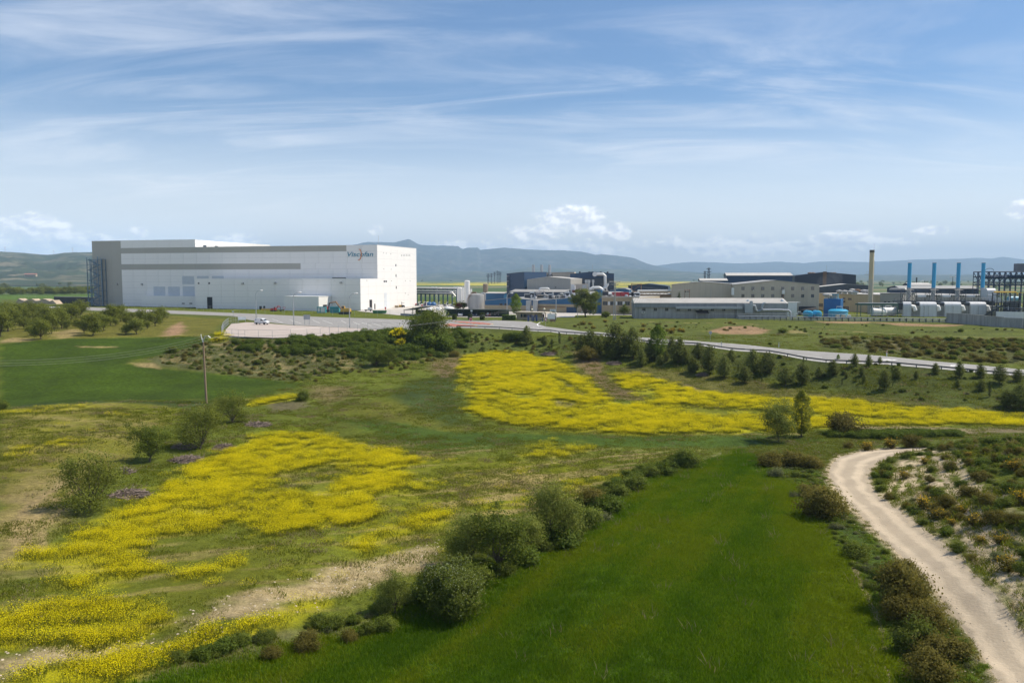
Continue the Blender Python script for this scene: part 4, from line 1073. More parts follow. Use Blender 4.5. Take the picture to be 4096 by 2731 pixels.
# navy gable hall with white duct
o, F, org = hall('navy_hall', 'wide dark navy hall with low gable and white duct on the front', (2280, 392), (2455, 390), [(2280, 1097), (2370, 1088), (2455, 1096)], 30, NAVY, NAVY2)
a, b, c, d = F.rect(2281, 1113, 2454, 1170); MB(F, org).box(a, b, -.15, .1, c, d).build('lower_cladding', mat('slate_cladding', (0.035, 0.05, 0.07), .4, var=.2, scale=.3), o)
dz = [F.sz(2379, 1097), F.sz(2420, 1097), F.sz(2420, 1146), F.sz(2424, 1150)]
MB(F, org).tube([(dz[0][0], -1.2, dz[0][1]), (dz[1][0] - 1, -1.2, dz[1][1]), (dz[1][0], -1.2, dz[1][1] - .8), (dz[2][0], -1.2, dz[2][1])], .75, 10).build('duct', WPIPE, o)
MB(F, org).tube([(dz[0][0], -.4, dz[0][1]), (dz[0][0], -2.3, dz[0][1])], 1.15, 12).build('duct_inlet', WPIPE, o)
a, b, c, d = F.rect(2295, 1132, 2310, 1142); MB(F, org).box(a, b, -.25, -.05, c, d).build('louvre', WPIPE, o)
for px in (2319, 2357, 2404, 2431):
    s_, z_ = F.sz(px, 1092); MB(F, org).tube([(s_, 3, z_ - 1), (s_, 3, z_ + .7)], .45, 8).build('roof_cowl', DARKSTEEL, o)
s_, z_ = F.sz(2370, 1088); MB(F, org).tube([(s_, 5, z_), (s_, 5, z_ + 3.6)], .05, 4).build('mast', STEEL, o)
# mid ground: low blue halls with sandy base, roof plant
o, F, org = hall('blue_workshop', 'low blue clad workshop with sandy base wall behind the gatehouse', (1940, 338), (2151, 330), [(1940, 1203), (2049, 1192), (2151, 1203)], 30, BLUEC, GREYROOF, base=(2.6, TANW))
for px in (2004, 2024): win(F, o, org, F.rect(px - 6, 1214, px + 6, 1224))
o, F, org = hall('blue_machine_hall', 'low blue gabled machine hall behind the big dark pine', (2152, 326), (2412, 318), [(2152, 1203), (2304, 1190), (2412, 1200)], 34, BLUEC, GREYROOF, base=(3.4, TANW))
for (x0, x1, m) in ((2266, 2307, NAVY), (2360, 2384, NAVY)):
    a, b, c, d = F.rect(x0, 1228, x1, 1262); MB(F, org).box(a, b, -.15, .1, .02, d).build('gate_door', m, o)
a, b, c, d = F.rect(2150, 1226, 2262, 1228); MB(F, org).box(a, b, -.6, -.06, c, d).build('canopy_edge', RUST, o)
for px in (2118, 2145):
    s_, z_ = F.sz(px, 1202); MB(F, org).box(s_ - .9, s_ + .9, -2.0, -.3, .3, z_).build('exhaust_duct', STEEL, o)
s_ = F.sz(2396, 1200)[0]; MB(F, org).box(s_ - 1.2, s_ + 1.2, -.8, 4, 0, 9.2).build('stair_core', BLUEC, o)
shed('low_grey_shed', 'long low grey roofed shed between workshop and grey hall', (2040, 366), (2258, 356), 7.6, 8.6, 7, 14, NAVY2, GREYROOF)
shed('pump_house', 'low blue pump house behind the round grey tank', (1942, 396), (2015, 392), 6.4, 6.9, 4, 9, BLUEC, PALEROOF)
o, F, org = shed('beige_roof_shed', 'sandy flat roofed plant room carrying pipes and ducts', (2290, 352), (2470, 345), 7.4, 7.9, 6, 14, BEIGE, GREYROOF)
# office with four wide windows
o, F, org = hall('office_block', 'two storey sandy office with four wide windows behind lattice pole', (2407, 312), (2557, 304), [(2407, 1191), (2557, 1190)], 22, TANW, PALEROOF)
MB(F, org).box(-.1, F.len + .1, -.12, .4, F.sz(2480, 1190)[1], F.sz(2480, 1190)[1] + .5).build('parapet', BEIGE, o)
for (x0, x1) in ((1222, 1292), (1338, 1402), (1453, 1526), (1570, 1642)):
    win(F, o, org, F.rect(2100 + x0 / 3.92, 1206, 2100 + x1 / 3.92, 1220), mullions=1)
for px in (2436, 2465, 2495): 
    a, b, c, d = F.rect(px - 4, 1206, px + 4, 1220); MB(F, org).box(a, b, -.04, .02, c, d).build('infill_panel', MATS['white_trim'], o)
o, F, org = hall('tan_hall', 'plain sandy hall behind the pipe bridge', (2560, 352), (2690, 350), [(2560, 1178), (2690, 1178)], 20, TANW, PALEROOF)
o, F, org = hall('far_navy_shed', 'long low navy shed before the distant yellow field', (2512, 420), (2672, 415), [(2512, 1143), (2590, 1136), (2672, 1146)], 24, NAVY2, NAVY2, base=(7.2, BEIGE))
o, F, org = hall('small_blue_hall', 'small blue hall with curved roof left of the pipe bridge', (2440, 372), (2516, 370), [(2440, 1161), (2478, 1155), (2500, 1155), (2516, 1160)], 15, BLUEC, GREYROOF)
# pipe bridge
A = D(2550, 1170, 338); B = D(2690, 1170, 336); F = Front(A, B); org = (A[0], A[1], 0)
o = thing('pipe_bridge', org, 'steel truss pipe bridge running to the beige hall', 'pipe bridge')
zt = F.sz(2620, 1167)[1]; zb = F.sz(2620, 1182)[1]
MB(F, org).tube([(0, -.6, zt + .4), (F.len, -.6, zt + .4)], .42, 8).build('pipe', WPIPE, o)
MB(F, org).tube([(0, .6, zt + .3), (F.len, .6, zt + .3)], .3, 8).build('pipe', STEEL, o)
tr = MB(F, org).beam((0, 0, zt - .2), (F.len, 0, zt - .2), .25).beam((0, 0, zb), (F.len, 0, zb), .25); n = 10
for k in range(n): tr.beam((F.len * k / n, 0, zb if k % 2 else zt - .2), (F.len * (k + 1) / n, 0, zt - .2 if k % 2 else zb), .15)
tr.build('truss', RUST, o)
for k in (0, .33, .66, 1): MB(F, org).beam((F.len * k, 0, 0), (F.len * k, 0, zb), .35).build('column', RUST, o)
gf = MB(F, org)
for s_ in (-2, 2): gf.beam((s_ - .5, 0, 0), (s_ - .5, 0, F.sz(2550, 1133)[1]), .3)
gf.beam((-2.5, 0, zt + 3.2), (1.5, 0, zt + 3.2), .3).beam((-2.5, 0, zt), (1.5, 0, zt), .3).beam((-2.5, 0, zt), (1.5, 0, zt + 3.2), .2)
gf.build('portal_frame', RUST, o)
# roof plant on the middle halls: ducts, fans, vents
def duct_thing(name, label, pts, r, m=WPIPE, cat='duct', n=10, group=None, extra=None):
    q = [D(*p) for p in pts]; org = (q[0][0], q[0][1], q[0][2])
    o = thing(name, org, label, cat, group)
    if extra is None:
        mb = MB(None, org); mb.tube(q, r, n); me = mb.mesh(name, m, True)
        o2 = add_obj('pipe', me, o)
    else:
        MB(None, org).tube(q, r, n).build('pipe', m, o, True)
    # flanges
    for k in (0, -1):
        d_ = (Vector(q[1]) - Vector(q[0])).normalized() if k == 0 else (Vector(q[-1]) - Vector(q[-2])).normalized()
        c = Vector(q[k]); MB(None, org).tube([c - d_ * .08, c + d_ * .08], r * 1.35, n).build('flange', STEEL, o)
    return o
duct_thing('roof_duct', 'white roof duct bent over the low grey shed', [(2158, 1168, 345), (2159, 1154, 345), (2163, 1153, 345), (2190, 1153, 345), (2196, 1157, 345)], .38)
duct_thing('roof_duct', 'long white duct running across the plant room roof', [(2290, 1177, 338), (2350, 1176, 336), (2440, 1176, 334), (2460, 1180, 334)], .55)
duct_thing('roof_duct', 'curved pale duct beside the slender exhaust pipes', [(2358, 1158, 350), (2372, 1150, 350), (2398, 1150, 350), (2408, 1156, 350), (2410, 1166, 350)], .6)
duct_thing('roof_duct', 'bent white duct below the navy hall front', [(2413, 1162, 352), (2414, 1152, 352), (2424, 1150, 352), (2430, 1138, 352), (2430, 1133, 352)], .6)
for i, (px, y0, y1) in enumerate(((2344, 1145, 1119), (2352, 1148, 1119), (2356, 1150, 1120), (2372, 1146, 1119))):
    p = D(px, y0, 356); z1 = D(px, y1, 356)[2]
    c = thing('exhaust_pipe', (p[0], p[1], p[2] - 1.5), 'slender steel exhaust pipe with cap, %s from the grey hall' % ordinal(i), 'exhaust pipe', 'slender exhaust pipes')
    MB().tube([(0, 0, 0), (0, 0, z1 - p[2] + .3)], .35, 8).build('pipe', STEEL, c); MB().tube([(0, 0, z1 - p[2] + .3), (0, 0, z1 - p[2] + 1.5)], .55, 8).build('cap', STEEL, c)
o = thing('air_handler', D(2320, 1150, 352), 'boxy beige air handling unit with white ducts on the roof', 'machine'); p0 = D(2320, 1150, 352)
MB().box(-3.5, 3.5, 0, 3, -1.4, 1.6).build('casing', BEIGE, o); MB().box(-3.9, -2.6, -.5, 2.8, -2.6, 1.4).build('duct_box', WPIPE, o); MB().tube([(-2.4, -.4, -3.6), (-2.4, -.4, 1)], .45, 8).build('pipe', WPIPE, o); MB().box(1.0, 2.8, -.06, .02, -.8, 1.2).build('grille', STEEL, o)
p0 = D(2305, 1170, 348); o = thing('red_container', (p0[0], p0[1], p0[2] - 1.5), 'dark red container on the shed roof by the white box', 'container')
MB().box(-1.6, 1.6, 0, 2.2, 0, 2.6).build('body', mat('maroon_paint', (.16, .03, .03), .6), o); MB().box(-1.65, 1.65, -.08, 0, 0, .2).build('sill', DARKSTEEL, o)
p0 = D(2483, 1180, 318); o = thing('cooling_box', (p0[0], p0[1], p0[2] - .9), 'wide bright red roof unit above the office', 'machine')
MB().box(-3.2, -.1, 0, 2.5, 0, 2.0).build('casing', mat('bright_red_panel', (.30, .02, .03), .5), o); MB().box(.1, 3.2, 0, 2.5, 0, 2.0).build('casing', MATS['bright_red_panel'], o); MB().box(-3.4, 3.4, -.1, 2.6, -.25, 0).build('base_frame', STEEL, o)
rs = random.Random(5)
for i, (px, py) in enumerate(((2180, 1179), (2188, 1181), (2213, 1186), (2236, 1184), (2262, 1183), (2278, 1184), (2520, 1186), (2540, 1183), (2505, 1182), (2449, 1184), (2425, 1186), (2125, 1183), (2140, 1187))):
    p0 = D(px, py, 335 if px < 2400 else 316)
    o = thing('roof_vent', (p0[0], p0[1], p0[2] - .8), '%s small roof vent counted along the workshop roofs from the navy tower' % ordinal(i), 'vent', 'small vents on the workshop roofs')
    r_ = rs.uniform(.4, .8)
    MB().lathe((0, 0, 0), [(r_ * .6, -.6), (r_ * .6, .6), (r_, .62), (r_ * .9, 1.0), (.1, 1.2)], 10).build('cowl', rs.choice([WPIPE, STEEL, TANKG]), o, True); MB().box(-r_, r_, -r_, r_, -.7, -.2).build('kerb_box', STEEL, o)
for i, (px, py, w, h_, m) in enumerate(((2112, 1183, 3.2, 1.6, TANKG), (2128, 1178, 2.0, 2.2, WPIPE), (2166, 1185, 4.0, 1.0, BEIGE), (2205, 1185, 2.4, 1.8, STEEL), (2240, 1187, 5, .9, BEIGE), (2268, 1176, 2.0, 1.6, WPIPE), (2330, 1176, 3, 1.2, TANKG), (2360, 1183, 4, 1.3, WPIPE), (2390, 1183, 2.4, 1.5, NAVY), (2418, 1172, 3, 1.8, BEIGE), (2442, 1183, 2.2, 1.4, WPIPE), (2518, 1178, 3.0, 1.6, STEEL), (2541, 1176, 3.6, 1.2, WPIPE))):
    p0 = D(px, py, 340 if px < 2400 else 320)
    o = thing('roof_unit', (p0[0], p0[1], p0[2]), '%s boxy roof unit counted along the workshop roofs from the navy tower' % ordinal(i), 'machine', 'plant units on the workshop roofs')
    MB().box(-w / 2, w / 2, -1, 1, -h_, h_ * .6).build('casing', m, o); MB().box(-w / 2 + .2, w / 2 - .2, -1.05, -.95, -h_ * .5, h_ * .3).build('grille', DARKSTEEL, o); MB().tube([(w * .3, 0, h_ * .6), (w * .3, 0, h_ * .6 + .9)], .2, 6).build('stub_pipe', WPIPE, o)
# long low building in front on the right
A = D(2539, 1270, 279); B = D(3146, 1272, 276); F = Front(A, B); org = (A[0], A[1], 0)
o = thing('long_shed', org, 'long low grey concrete shed with pale ribbed roof and small windows', 'building')
zr, ze, zf = F.sz(2800, 1205)[1], F.sz(2800, 1214)[1], F.sz(2800, 1230)[1]
MB(F, org).box(0, F.len, 0, 11, -.6, zf).build('wall', CONCW, o)
MB(F, org).box(-.2, F.len + .2, -.5, 11, zf, ze).build('fascia', mat('grey_fascia', (.23, .25, .26), .7, var=.1, streak=.25), o)
MB(F, org).prism_x([(-.6, ze + .01), (-.6, ze + .12), (5.5, zr + .9), (11.4, ze + .12), (11.4, ze + .01)], -.3, F.len + .3).build('roof', PALEROOF, o)
nb = 90
for k in range(nb):
    s_ = F.len * (k + .5) / nb
    MB(F, org).prism_x([(-.62, ze + .1), (-.62, ze + .24), (5.5, zr + 1.03), (5.5, zr + .9)], s_ - .22, s_ + .22).build('roof_rib', PALEROOF, o)
for x in (1865 / 3.92 + 2100, 2045 / 3.92 + 2100, 2222 / 3.92 + 2100, *(2600 + q / 3.36 for q in (378, 530, 685, 838, 992))):
    a, b, c, d = F.rect(x - 6, 1232, x + 6, 1243); win(F, o, org, (a, b, c, d))
for k in range(1, 12): MB(F, org).box(F.len * k / 12 - .06, F.len * k / 12 + .06, -.06, .02, 0, zf).build('pilaster', CONCW, o)
for (x, y) in ((2100 + 1850 / 3.92, 1248),):
    a, b, c, d = F.rect(x - 5, y - 4, x + 5, y + 5); ac_ = MB(F, org).box(a, b, -.5, -.02, c, d).build('ac_unit', WPIPE, o); MB(F, org).tube([((a + b) / 2, -.52, (c + d) / 2), ((a + b) / 2, -.5, (c + d) / 2)], .3, 10).build('fan', DARKSTEEL, ac_)
a, b, c, d = F.rect(2783, 1247, 2832, 1253); aw = MB(F, org).prism_x([(-2.2, c - .1), (-2.2, c), (0, d + .5), (0, d + .3)], a, b).build('awning', BLACK, o)
for q in (a, b - .1): MB(F, org).box(q, q + .1, -2.1, -2.0, 0, c).build('awning_post', STEEL, aw)
# raised end bay and ducting of the long shed
a, b, c, d = F.rect(2945, 1214, 3144, 1262); MB(F, org).box(a, b, -.9, -.05, .0, d).build('end_bay', mat('end_bay_grey', (.32, .33, .32), .8, streak=.25), o)
dm = mat('duct_grey', (.33, .36, .37), .5, metal=.3, var=.1)
a, b, c, d = F.rect(2700, 1222, 2965, 1238); MB(F, org).box(a, b, -2.2, -1.0, c + .3, d - .4).build('trunk_duct', dm, o)
a, b, c, d = F.rect(2972, 1216, 3003, 1250); MB(F, org).box(a, b, -3.2, -1.0, c, d).build('filter_box', dm, o)
a, b, c, d = F.rect(2995, 1203, 3004, 1222); MB(F, org).box(a, b, -2.6, -1.4, c, d).build('riser_duct', dm, o)
q = [F.sz(x, y, -2) for x, y in ((3003, 1222), (3020, 1223), (3024, 1240), (3030, 1245), (3046, 1242), (3050, 1222), (3056, 1214), (3062, 1213))]
MB(F, org).tube([(a, -2, z) for a, z in q], .45, 8).build('bent_duct', dm, o)
for (x0, x1) in ((2988, 2998), (3124, 3140)):
    s0, z0 = F.sz(x1, 1215, 2); s1, z1 = F.sz(x0, 1201, 2); MB(F, org).tube([(s0, 2, z0), (s1, 2, z1)], .5, 8).build('roof_flue', mat('flue_blue_grey', (.25, .33, .4), .4, metal=.3), o)
q = [F.sz(x, y, -3) for x, y in ((3050, 1240), (3120, 1240), (3135, 1241), (3155, 1242), (3162, 1250), (3163, 1278))]
MB(F, org).tube([(a, -3, max(z, 0)) for a, z in q], .42, 8).build('outlet_pipe', STEEL, o)
# two beige gabled halls
o, F, org = hall('beige_hall', 'plain beige gabled hall behind the long shed', (2685, 332), (2926, 326), [(2685, 1139), (2808, 1128), (2926, 1137)], 40, BEIGE, GREYROOF)
for s_ in (F.len * .66,): MB(F, org).tube([(s_, -.08, 0), (s_, -.08, 9.5)], .08, 4).build('downpipe', STEEL, o)
fr = MB(F, org); x0, x1 = F.sz(2739, 1180)[0], F.sz(2757, 1180)[0]; zt = F.sz(2748, 1158)[1]
o, F, org = hall('window_hall', 'beige gabled hall with two rows of eight small windows', (2930, 322), (3276, 316), [(2930, 1140), (3106, 1122.5), (3276, 1139)], 44, BEIGE, GREYROOF)
for x in (1250, 1383, 1516, 1650, 1783, 1918, 2052, 2186):
    for y in (685, 783):
        px, py = 2600 + x / 3.36, 950 + y / 3.36
        win(F, o, org, F.rect(px - 5.5, py - 6, px + 5.5, py + 6))
a, b, c, d = F.rect(3196, 1228, 3264, 1240); MB(F, org).prism_x([(-3, c), (-3, c + .15), (0, d + .2), (0, c)], a, b).build('canopy', BLACK, o)
a, b, c, d = F.rect(3204, 1240, 3262, 1252); MB(F, org).box(a, b, -.05, .03, .02, d).build('loading_door', BLACK, o)
a, b, c, d = F.rect(2926, 1151, 2937, 1180); MB(F, org).box(a, b, -.2, -.02, c, d).build('banner', MATS['white_trim'], o)
a, b, c, d = F.rect(3127, 1159, 3137, 1176); MB(F, org).box(a, b, -1.6, -.5, c, d).build('water_box', WPIPE, o); MB(F, org).tube([((a + b) / 2, -1, 0), ((a + b) / 2, -1, c)], .2, 6).build('box_post', RUST, o)
for px in (3013, 3211): 
    s_, z_ = F.sz(px, 1162); MB(F, org).box(s_ - .15, s_ + .15, -.6, -.02, z_ - .2, z_ + .2).build('wall_lamp', WPIPE, o)
shed('navy_long_hall', 'long navy hall with pale roof and skylights on the skyline', (2905, 424), (3167, 418), 15.2, 16.6, 9, 20, NAVY, PALEROOF)
o, F, org = shed('small_roof_hall', 'narrow pale roofed hall peeking over the beige gable', (2800, 402), (2908, 400), 12.6, 13.6, 6, 12, NAVY, PALEROOF)
o, F, org = hall('dark_hall', 'big dark grey hall with rooftop fans in thin smoke', (3177, 432), (3421, 424), [(3177, 1104), (3300, 1089), (3421, 1101)], 40, mat('charcoal_cladding', (.045, .055, .075), .6, var=.15, scale=.1), NAVY2)
for px in (3243, 3255, 3328, 3340): 
    s_, z_ = F.sz(px, 1094); MB(F, org).lathe((s_, 4, z_ - .6), [(1.0, 0), (1.0, .6), (1.4, .7), (1.2, 1.1), (.2, 1.3)], 10).build('roof_fan', RUST, o)
s_, z_ = F.sz(3299, 1090); MB(F, org).box(s_ - .9, s_ + .9, -.6, -.02, 6, z_ + .5).build('rusty_flue', RUST, o); MB(F, org).tube([(s_ + .9, 1, z_), (s_ + .9, 1, z_ + 4)], .06, 4).build('mast', STEEL, o)
hl = [3276 + (q - 360) / 4.704 for q in (360, 820)]
o, F, org = hall('grey_annex_hall', 'grey hall with pale roof edge behind the flat vented roof', (3272, 392), (3480, 386), [(3272, 1149), (3385, 1137), (3480, 1143)], 20, mat('slate_wall', (.10, .105, .12), .7, var=.15), PALEROOF)
# yellow-beige hall with roof ventilators
A = D(3274, 1200, 350); B = D(3524, 1200, 318); F = Front(A, B); org = (A[0], A[1], 0)
o = thing('vented_hall', org, 'sandy hall with flat pale roof carrying many round ventilators', 'building')
zt = 7.2
MB(F, org).box(0, F.len, 0, 40, -.4, zt).build('wall', YBEIGE, o); MB(F, org).box(-.3, F.len + .3, -.3, 40.3, zt + .01, zt + .25).build('roof', PALEROOF, o)
for k, (zx, zy) in enumerate(((740, 1040), (838, 1045), (945, 1052), (1030, 1060), (985, 1010), (1088, 1018), (1205, 1028), (1285, 1035), (510, 1120))):
    pp = G(3200 + zx / 4.704, 950 + (zy + 18) / 4.704, zt + .25)
    v_ = MB(None, org).lathe(pp, [(.9, 0), (.9, .7), (1.5, .8), (1.4, 1.3), (.2, 1.6)], 12).build('ventilator', rs.choice([TANKG, RUST, PALEROOF]), o)
for (x0, x1, y0, y1) in ((815, 830, 1130, 1165), (838, 852, 1130, 1165), (815, 850, 1185, 1225), (908, 970, 1140, 1175), (795, 920, 1295, 1370), (355, 432, 1240, 1300)):
    a, b, c, d = F.rect(3200 + x0 / 4.704, 950 + y0 / 4.704, 3200 + x1 / 4.704, 950 + y1 / 4.704)
    if b > 0.3: win(F, o, org, (max(a, .2), b, max(c, .3), d), mullions=3 if x1 - x0 > 70 else 0)
A = D(3520, 1200, 316); B = D(3612, 1200, 310); F = Front(A, B); org = (A[0], A[1], 0)
o = thing('boiler_house', org, 'grey boxy boiler house beside the tall cream chimney', 'building')
MB(F, org).box(0, F.len, 0, 14, -.4, 7.9).build('wall', GREYC, o); MB(F, org).box(-.2, F.len + .2, -.2, 14.2, 7.91, 8.15).build('roof', GREYROOF, o)
a, b, c, d = F.rect(3558, 1152, 3623, 1172, 6); MB(F, org).box(a, b, 6, 12, 8.15, d - .7).build('penthouse', NAVY2, o); MB(F, org).prism([(a - .2, d - .7), (b + .2, d - .7), (b - .4, d), (a + .4, d)], 5.8, 12.2).build('penthouse_roof', PALEROOF, o)
for px in (3541, 3556): 
    s_, z_ = F.sz(px, 1208); MB(F, org).box(s_ - .4, s_ + .4, -.15, -.02, z_ - .3, z_ + .3).build('wall_box', DARKSTEEL, o)
shed('navy_rear_hall', 'long low navy hall behind the row of blue chimneys', (3600, 352), (3910, 346), 9.3, 10.4, 8, 22, NAVY2, GREYROOF)
o, F, org = shed('pale_roof_hall', 'small hall with bright pale roof between blue chimneys', (3640, 372), (3726, 370), 10.6, 11.6, 8, 14, NAVY2, PALEROOF)
o, F, org = shed('side_hall_low', 'low pale hall behind the cooling units', (3620, 322), (3940, 314), 7.0, 7.4, 4, 10, GREYC, GREYROOF)
# tall cream chimney with platform
p = D(3481, 1210, 312); z1 = D(3486, 1000, 312)[2]
o = thing('tall_chimney', (p[0], p[1], 0), 'tall slender cream chimney with rod on top', 'chimney')
lean = (D(3486, 1000, 312)[0] - p[0]) * .15
MB().tube([(0, 0, 0), (0, 0, 4.2)], .98, 14).build('plinth', CONCW, o, True)
MB().tube([(0, 0, 4.2), (0, 0, 13.5)], .88, 14).build('lower_shaft', mat('pale_chimney', (.46, .42, .33), .7, var=.12, streak=.25), o, True)
MB().tube([(0, 0, 13.5), (0, 0, z1 - 1)], .86, 14).build('upper_shaft', CREAMCH, o, True)
MB().tube([(0, 0, z1 - 1), (0, 0, z1)], .9, 14).build('rim', mat('chimney_soot', (.10, .09, .07), .9), o, True)
MB().tube([(.75, 0, z1), (.75, 0, z1 + 2.6)], .04, 4).build('rod', STEEL, o)
zp = D(3470, 1099, 312)[2]; pf = MB().box(-2.3, -.8, -.8, .8, zp, zp + .2)
for q in (-2.3, -1.5): pf.beam((q, -.8, zp), (q, -.8, zp + 1.2), .07)
pf.beam((-2.3, -.8, zp + 1.2), (-.8, -.8, zp + 1.2), .07).build('platform', STEEL, o)
ld = MB().beam((.95, -.3, 1), (.95, -.3, z1 - 4), .07).beam((.95, .3, 1), (.95, .3, z1 - 4), .07)
for k in range(30): ld.beam((.95, -.3, 1 + k * .62), (.95, .3, 1 + k * .62), .05)
ld.build('ladder', STEEL, o)
# four blue chimneys
for i, px in enumerate((3636, 3734, 3831.5, 3930)):
    p = D(px - 2, 1195, 302); z1 = D(px, 1053, 302)[2]; zm = D(px, 1151, 302)[2]
    o = thing('blue_chimney', (p[0], p[1], 0), 'bright blue chimney on grey base, %s of four from the cream chimney' % ORD[i], 'chimney', 'row of four blue chimneys')
    MB().tube([(0, 0, zm), (0, 0, z1)], .68, 14).build('shaft', BLUEP, o, True); MB().tube([(0, 0, z1), (0, 0, z1 + .15)], .72, 14).build('rim', NAVY2, o, True)
    MB().tube([(0, 0, 3), (0, 0, zm)], .8, 12).build('base', TANKG, o, True)
    fr = MB()
    for (dx, dy) in ((-2.2, -1.6), (2.2, -1.6), (2.2, 1.6), (-2.2, 1.6)): fr.beam((dx, dy, 2), (dx, dy, zm - .8), .22)
    zt2 = zm - .8
    for (q, r_) in (((-2.2, -1.6), (2.2, -1.6)), ((2.2, -1.6), (2.2, 1.6)), ((-2.2, -1.6), (-2.2, 1.6))):
        fr.beam((*q, zt2), (*r_, zt2), .2).beam((*q, 5), (*r_, zt2), .13).beam((*q, zt2), (*r_, 5), .13).beam((*q, 5), (*r_, 5), .18)
    fr.build('frame', DARKSTEEL, o)
    if i < 3: MB().box(2.9, 5.8, -1.6, .2, 6.9, 7.5).build('heater_box', TANKW, o)
# cooling units with curved roofs
UNIT = mat('cooling_unit_panel', (.58, .59, .60), .5, var=.05, streak=.15)
for i, (x0, x1, np_) in enumerate(((3611, 3644, 1), (3679, 3746, 2), (3778, 3844, 2), (3880, 3944, 2))):
    A = D(x0, 1267, 289); B = D(x1, 1267, 288); F = Front(A, B); org = (A[0], A[1], 0)
    o = thing('cooling_unit', org, 'white cooling unit with rounded roof, %s from the cream chimney' % ORD[i], 'machine', 'row of rounded cooling units')
    zt = F.sz(x0, 1208)[1]; prof = [(0, 0), (0, zt - 1.5)] + [(1.5 - 1.5 * math.cos(a), zt - 1.5 + 1.5 * math.sin(a)) for a in np.linspace(.2, math.pi / 2, 6)] + [(5, zt), (5, 0)]
    MB(F, org).prism_x(prof, 0, F.len).build('body', UNIT, o)
    w = F.len / np_
    for k in range(np_):
        for (za, zb) in ((.15, 1.1), (1.2, 2.6), (2.7, zt - 1.7)): MB(F, org).box(k * w + .15, (k + 1) * w - .15, -.06, .01, za, zb).build('panel', UNIT, o)
    for k in range(np_ + 1): MB(F, org).box(k * w - .1, k * w + .1, -.12, .02, 0, zt - 1.4).build('rib', STEEL, o)
    MB(F, org).box(-1.6, -.05, 1, 4.5, 2.5, zt - .4).build('side_duct', DARKSTEEL, o)
    MB(F, org).tube([(F.len, 2.0, zt - 1.6), (F.len + 1.0, 2.0, zt - 1.7), (F.len + 1.5, 2.0, zt - 3.2)], .75, 10).build('elbow_duct', TANKW, o, True)
    MB(F, org).box(F.len + .4, F.len + 4.5, 2.5, 5, 0, 3.9).build('concrete_bay', CONCW, o)
A = D(3948, 1201, 296); B = D(3983, 1201, 296); F = Front(A, B); org = (A[0], A[1], A[2])
o = thing('upper_cooling_unit', org, 'raised rounded cooling unit beside the last blue chimney', 'machine')
zt = F.sz(3960, 1153)[1]
MB(F, org).prism_x([(0, org[2])] + [(1.3 - 1.3 * math.cos(a), zt - 1.3 + 1.3 * math.sin(a)) for a in np.linspace(0, math.pi / 2, 6)] + [(4, zt), (4, org[2])], 0, F.len).build('body', UNIT, o)
for k in (0, .5, 1): MB(F, org).box(F.len * k - .08, F.len * k + .08, -.1, .02, org[2], zt - 1.2).build('rib', STEEL, o)
MB(F, org).box(0, F.len, .2, 3.8, 2, org[2] - .02).build('support', DARKSTEEL, o)
# steel walkway in front of the chimneys
A = D(3575, 1200, 296); B = D(3975, 1200, 294); F = Front(A, B); org = (A[0], A[1], 0)
o = thing('steel_walkway', org, 'dark steel walkway with railings behind the cooling units', 'walkway')
zd = F.sz(3700, 1203)[1]; MB(F, org).box(0, F.len, -.8, 1.2, zd - .35, zd).build('deck', DARKSTEEL, o)
rl = MB(F, org)
for k in range(31): rl.beam((F.len * k / 30, -.8, zd), (F.len * k / 30, -.8, zd + 1.1), .09)
for h_ in (.55, 1.1): rl.beam((0, -.8, zd + h_), (F.len, -.8, zd + h_), .08)
rl.build('railing', DARKSTEEL, o)
for k in range(11): MB(F, org).beam((F.len * k / 10, .2, 0), (F.len * k / 10, .2, zd - .3), .25).build('column', DARKSTEEL, o)
# blue tower, blue tank, round blue vessels
A = D(3293, 1265, 290); B = D(3361, 1265, 287); F = Front(A, B); org = (A[0], A[1], 0)
o = thing('cooling_tower', org, 'square blue cooling tower with round fan stack', 'cooling tower')
zt = F.sz(3320, 1195)[1]; MB(F, org).box(0, F.len, 0, 5.5, 0, zt).build('casing', mat('tower_blue', (.015, .11, .29), .5, var=.1), o)
MB(F, org).lathe((F.len * .5, 2.7, zt), [(1.9, 0), (1.75, .8), (1.8, 1.7), (1.6, 1.7), (1.55, .4)], 18).build('fan_stack', mat('teal_fan_stack', (.09, .2, .25), .5), o, True)
MB(F, org).tube([(F.len + .2, -.2, 1.5), (F.len + .8, -.2, 2.6), (F.len + .4, -.2, 3.2)], .22, 8).build('pipe', STEEL, o)
rlm = MB(F, org)
for k in range(5): rlm.beam((F.len * k / 4, 0, zt), (F.len * k / 4, 0, zt + 1), .07)
rlm.beam((0, 0, zt + 1), (F.len, 0, zt + 1), .07).beam((0, 0, zt + .5), (F.len, 0, zt + .5), .06).build('railing', YEL, o)
p = D(3352, 1266, 281); o = thing('water_tank', (p[0], p[1], 0), 'wide round light blue water tank beside the cooling tower', 'tank')
MB().lathe((0, 0, 0), [(3.3, 0), (3.3, 2.3), (3.4, 2.3), (3.4, 2.5)], 24).build('shell', mat('tank_light_blue', (.10, .33, .45), .45, var=.1), o, True); MB().lathe((0, 0, 2.5), [(3.4, 0), (2.6, .5), (.5, .7)], 24).build('lid', CYAN, o, True); MB().tube([(-1, -1, 2.9), (-1, -1, 4), (1, -1, 4), (1, -1, 2.9)], .1, 6).build('hoop', STEEL, o)
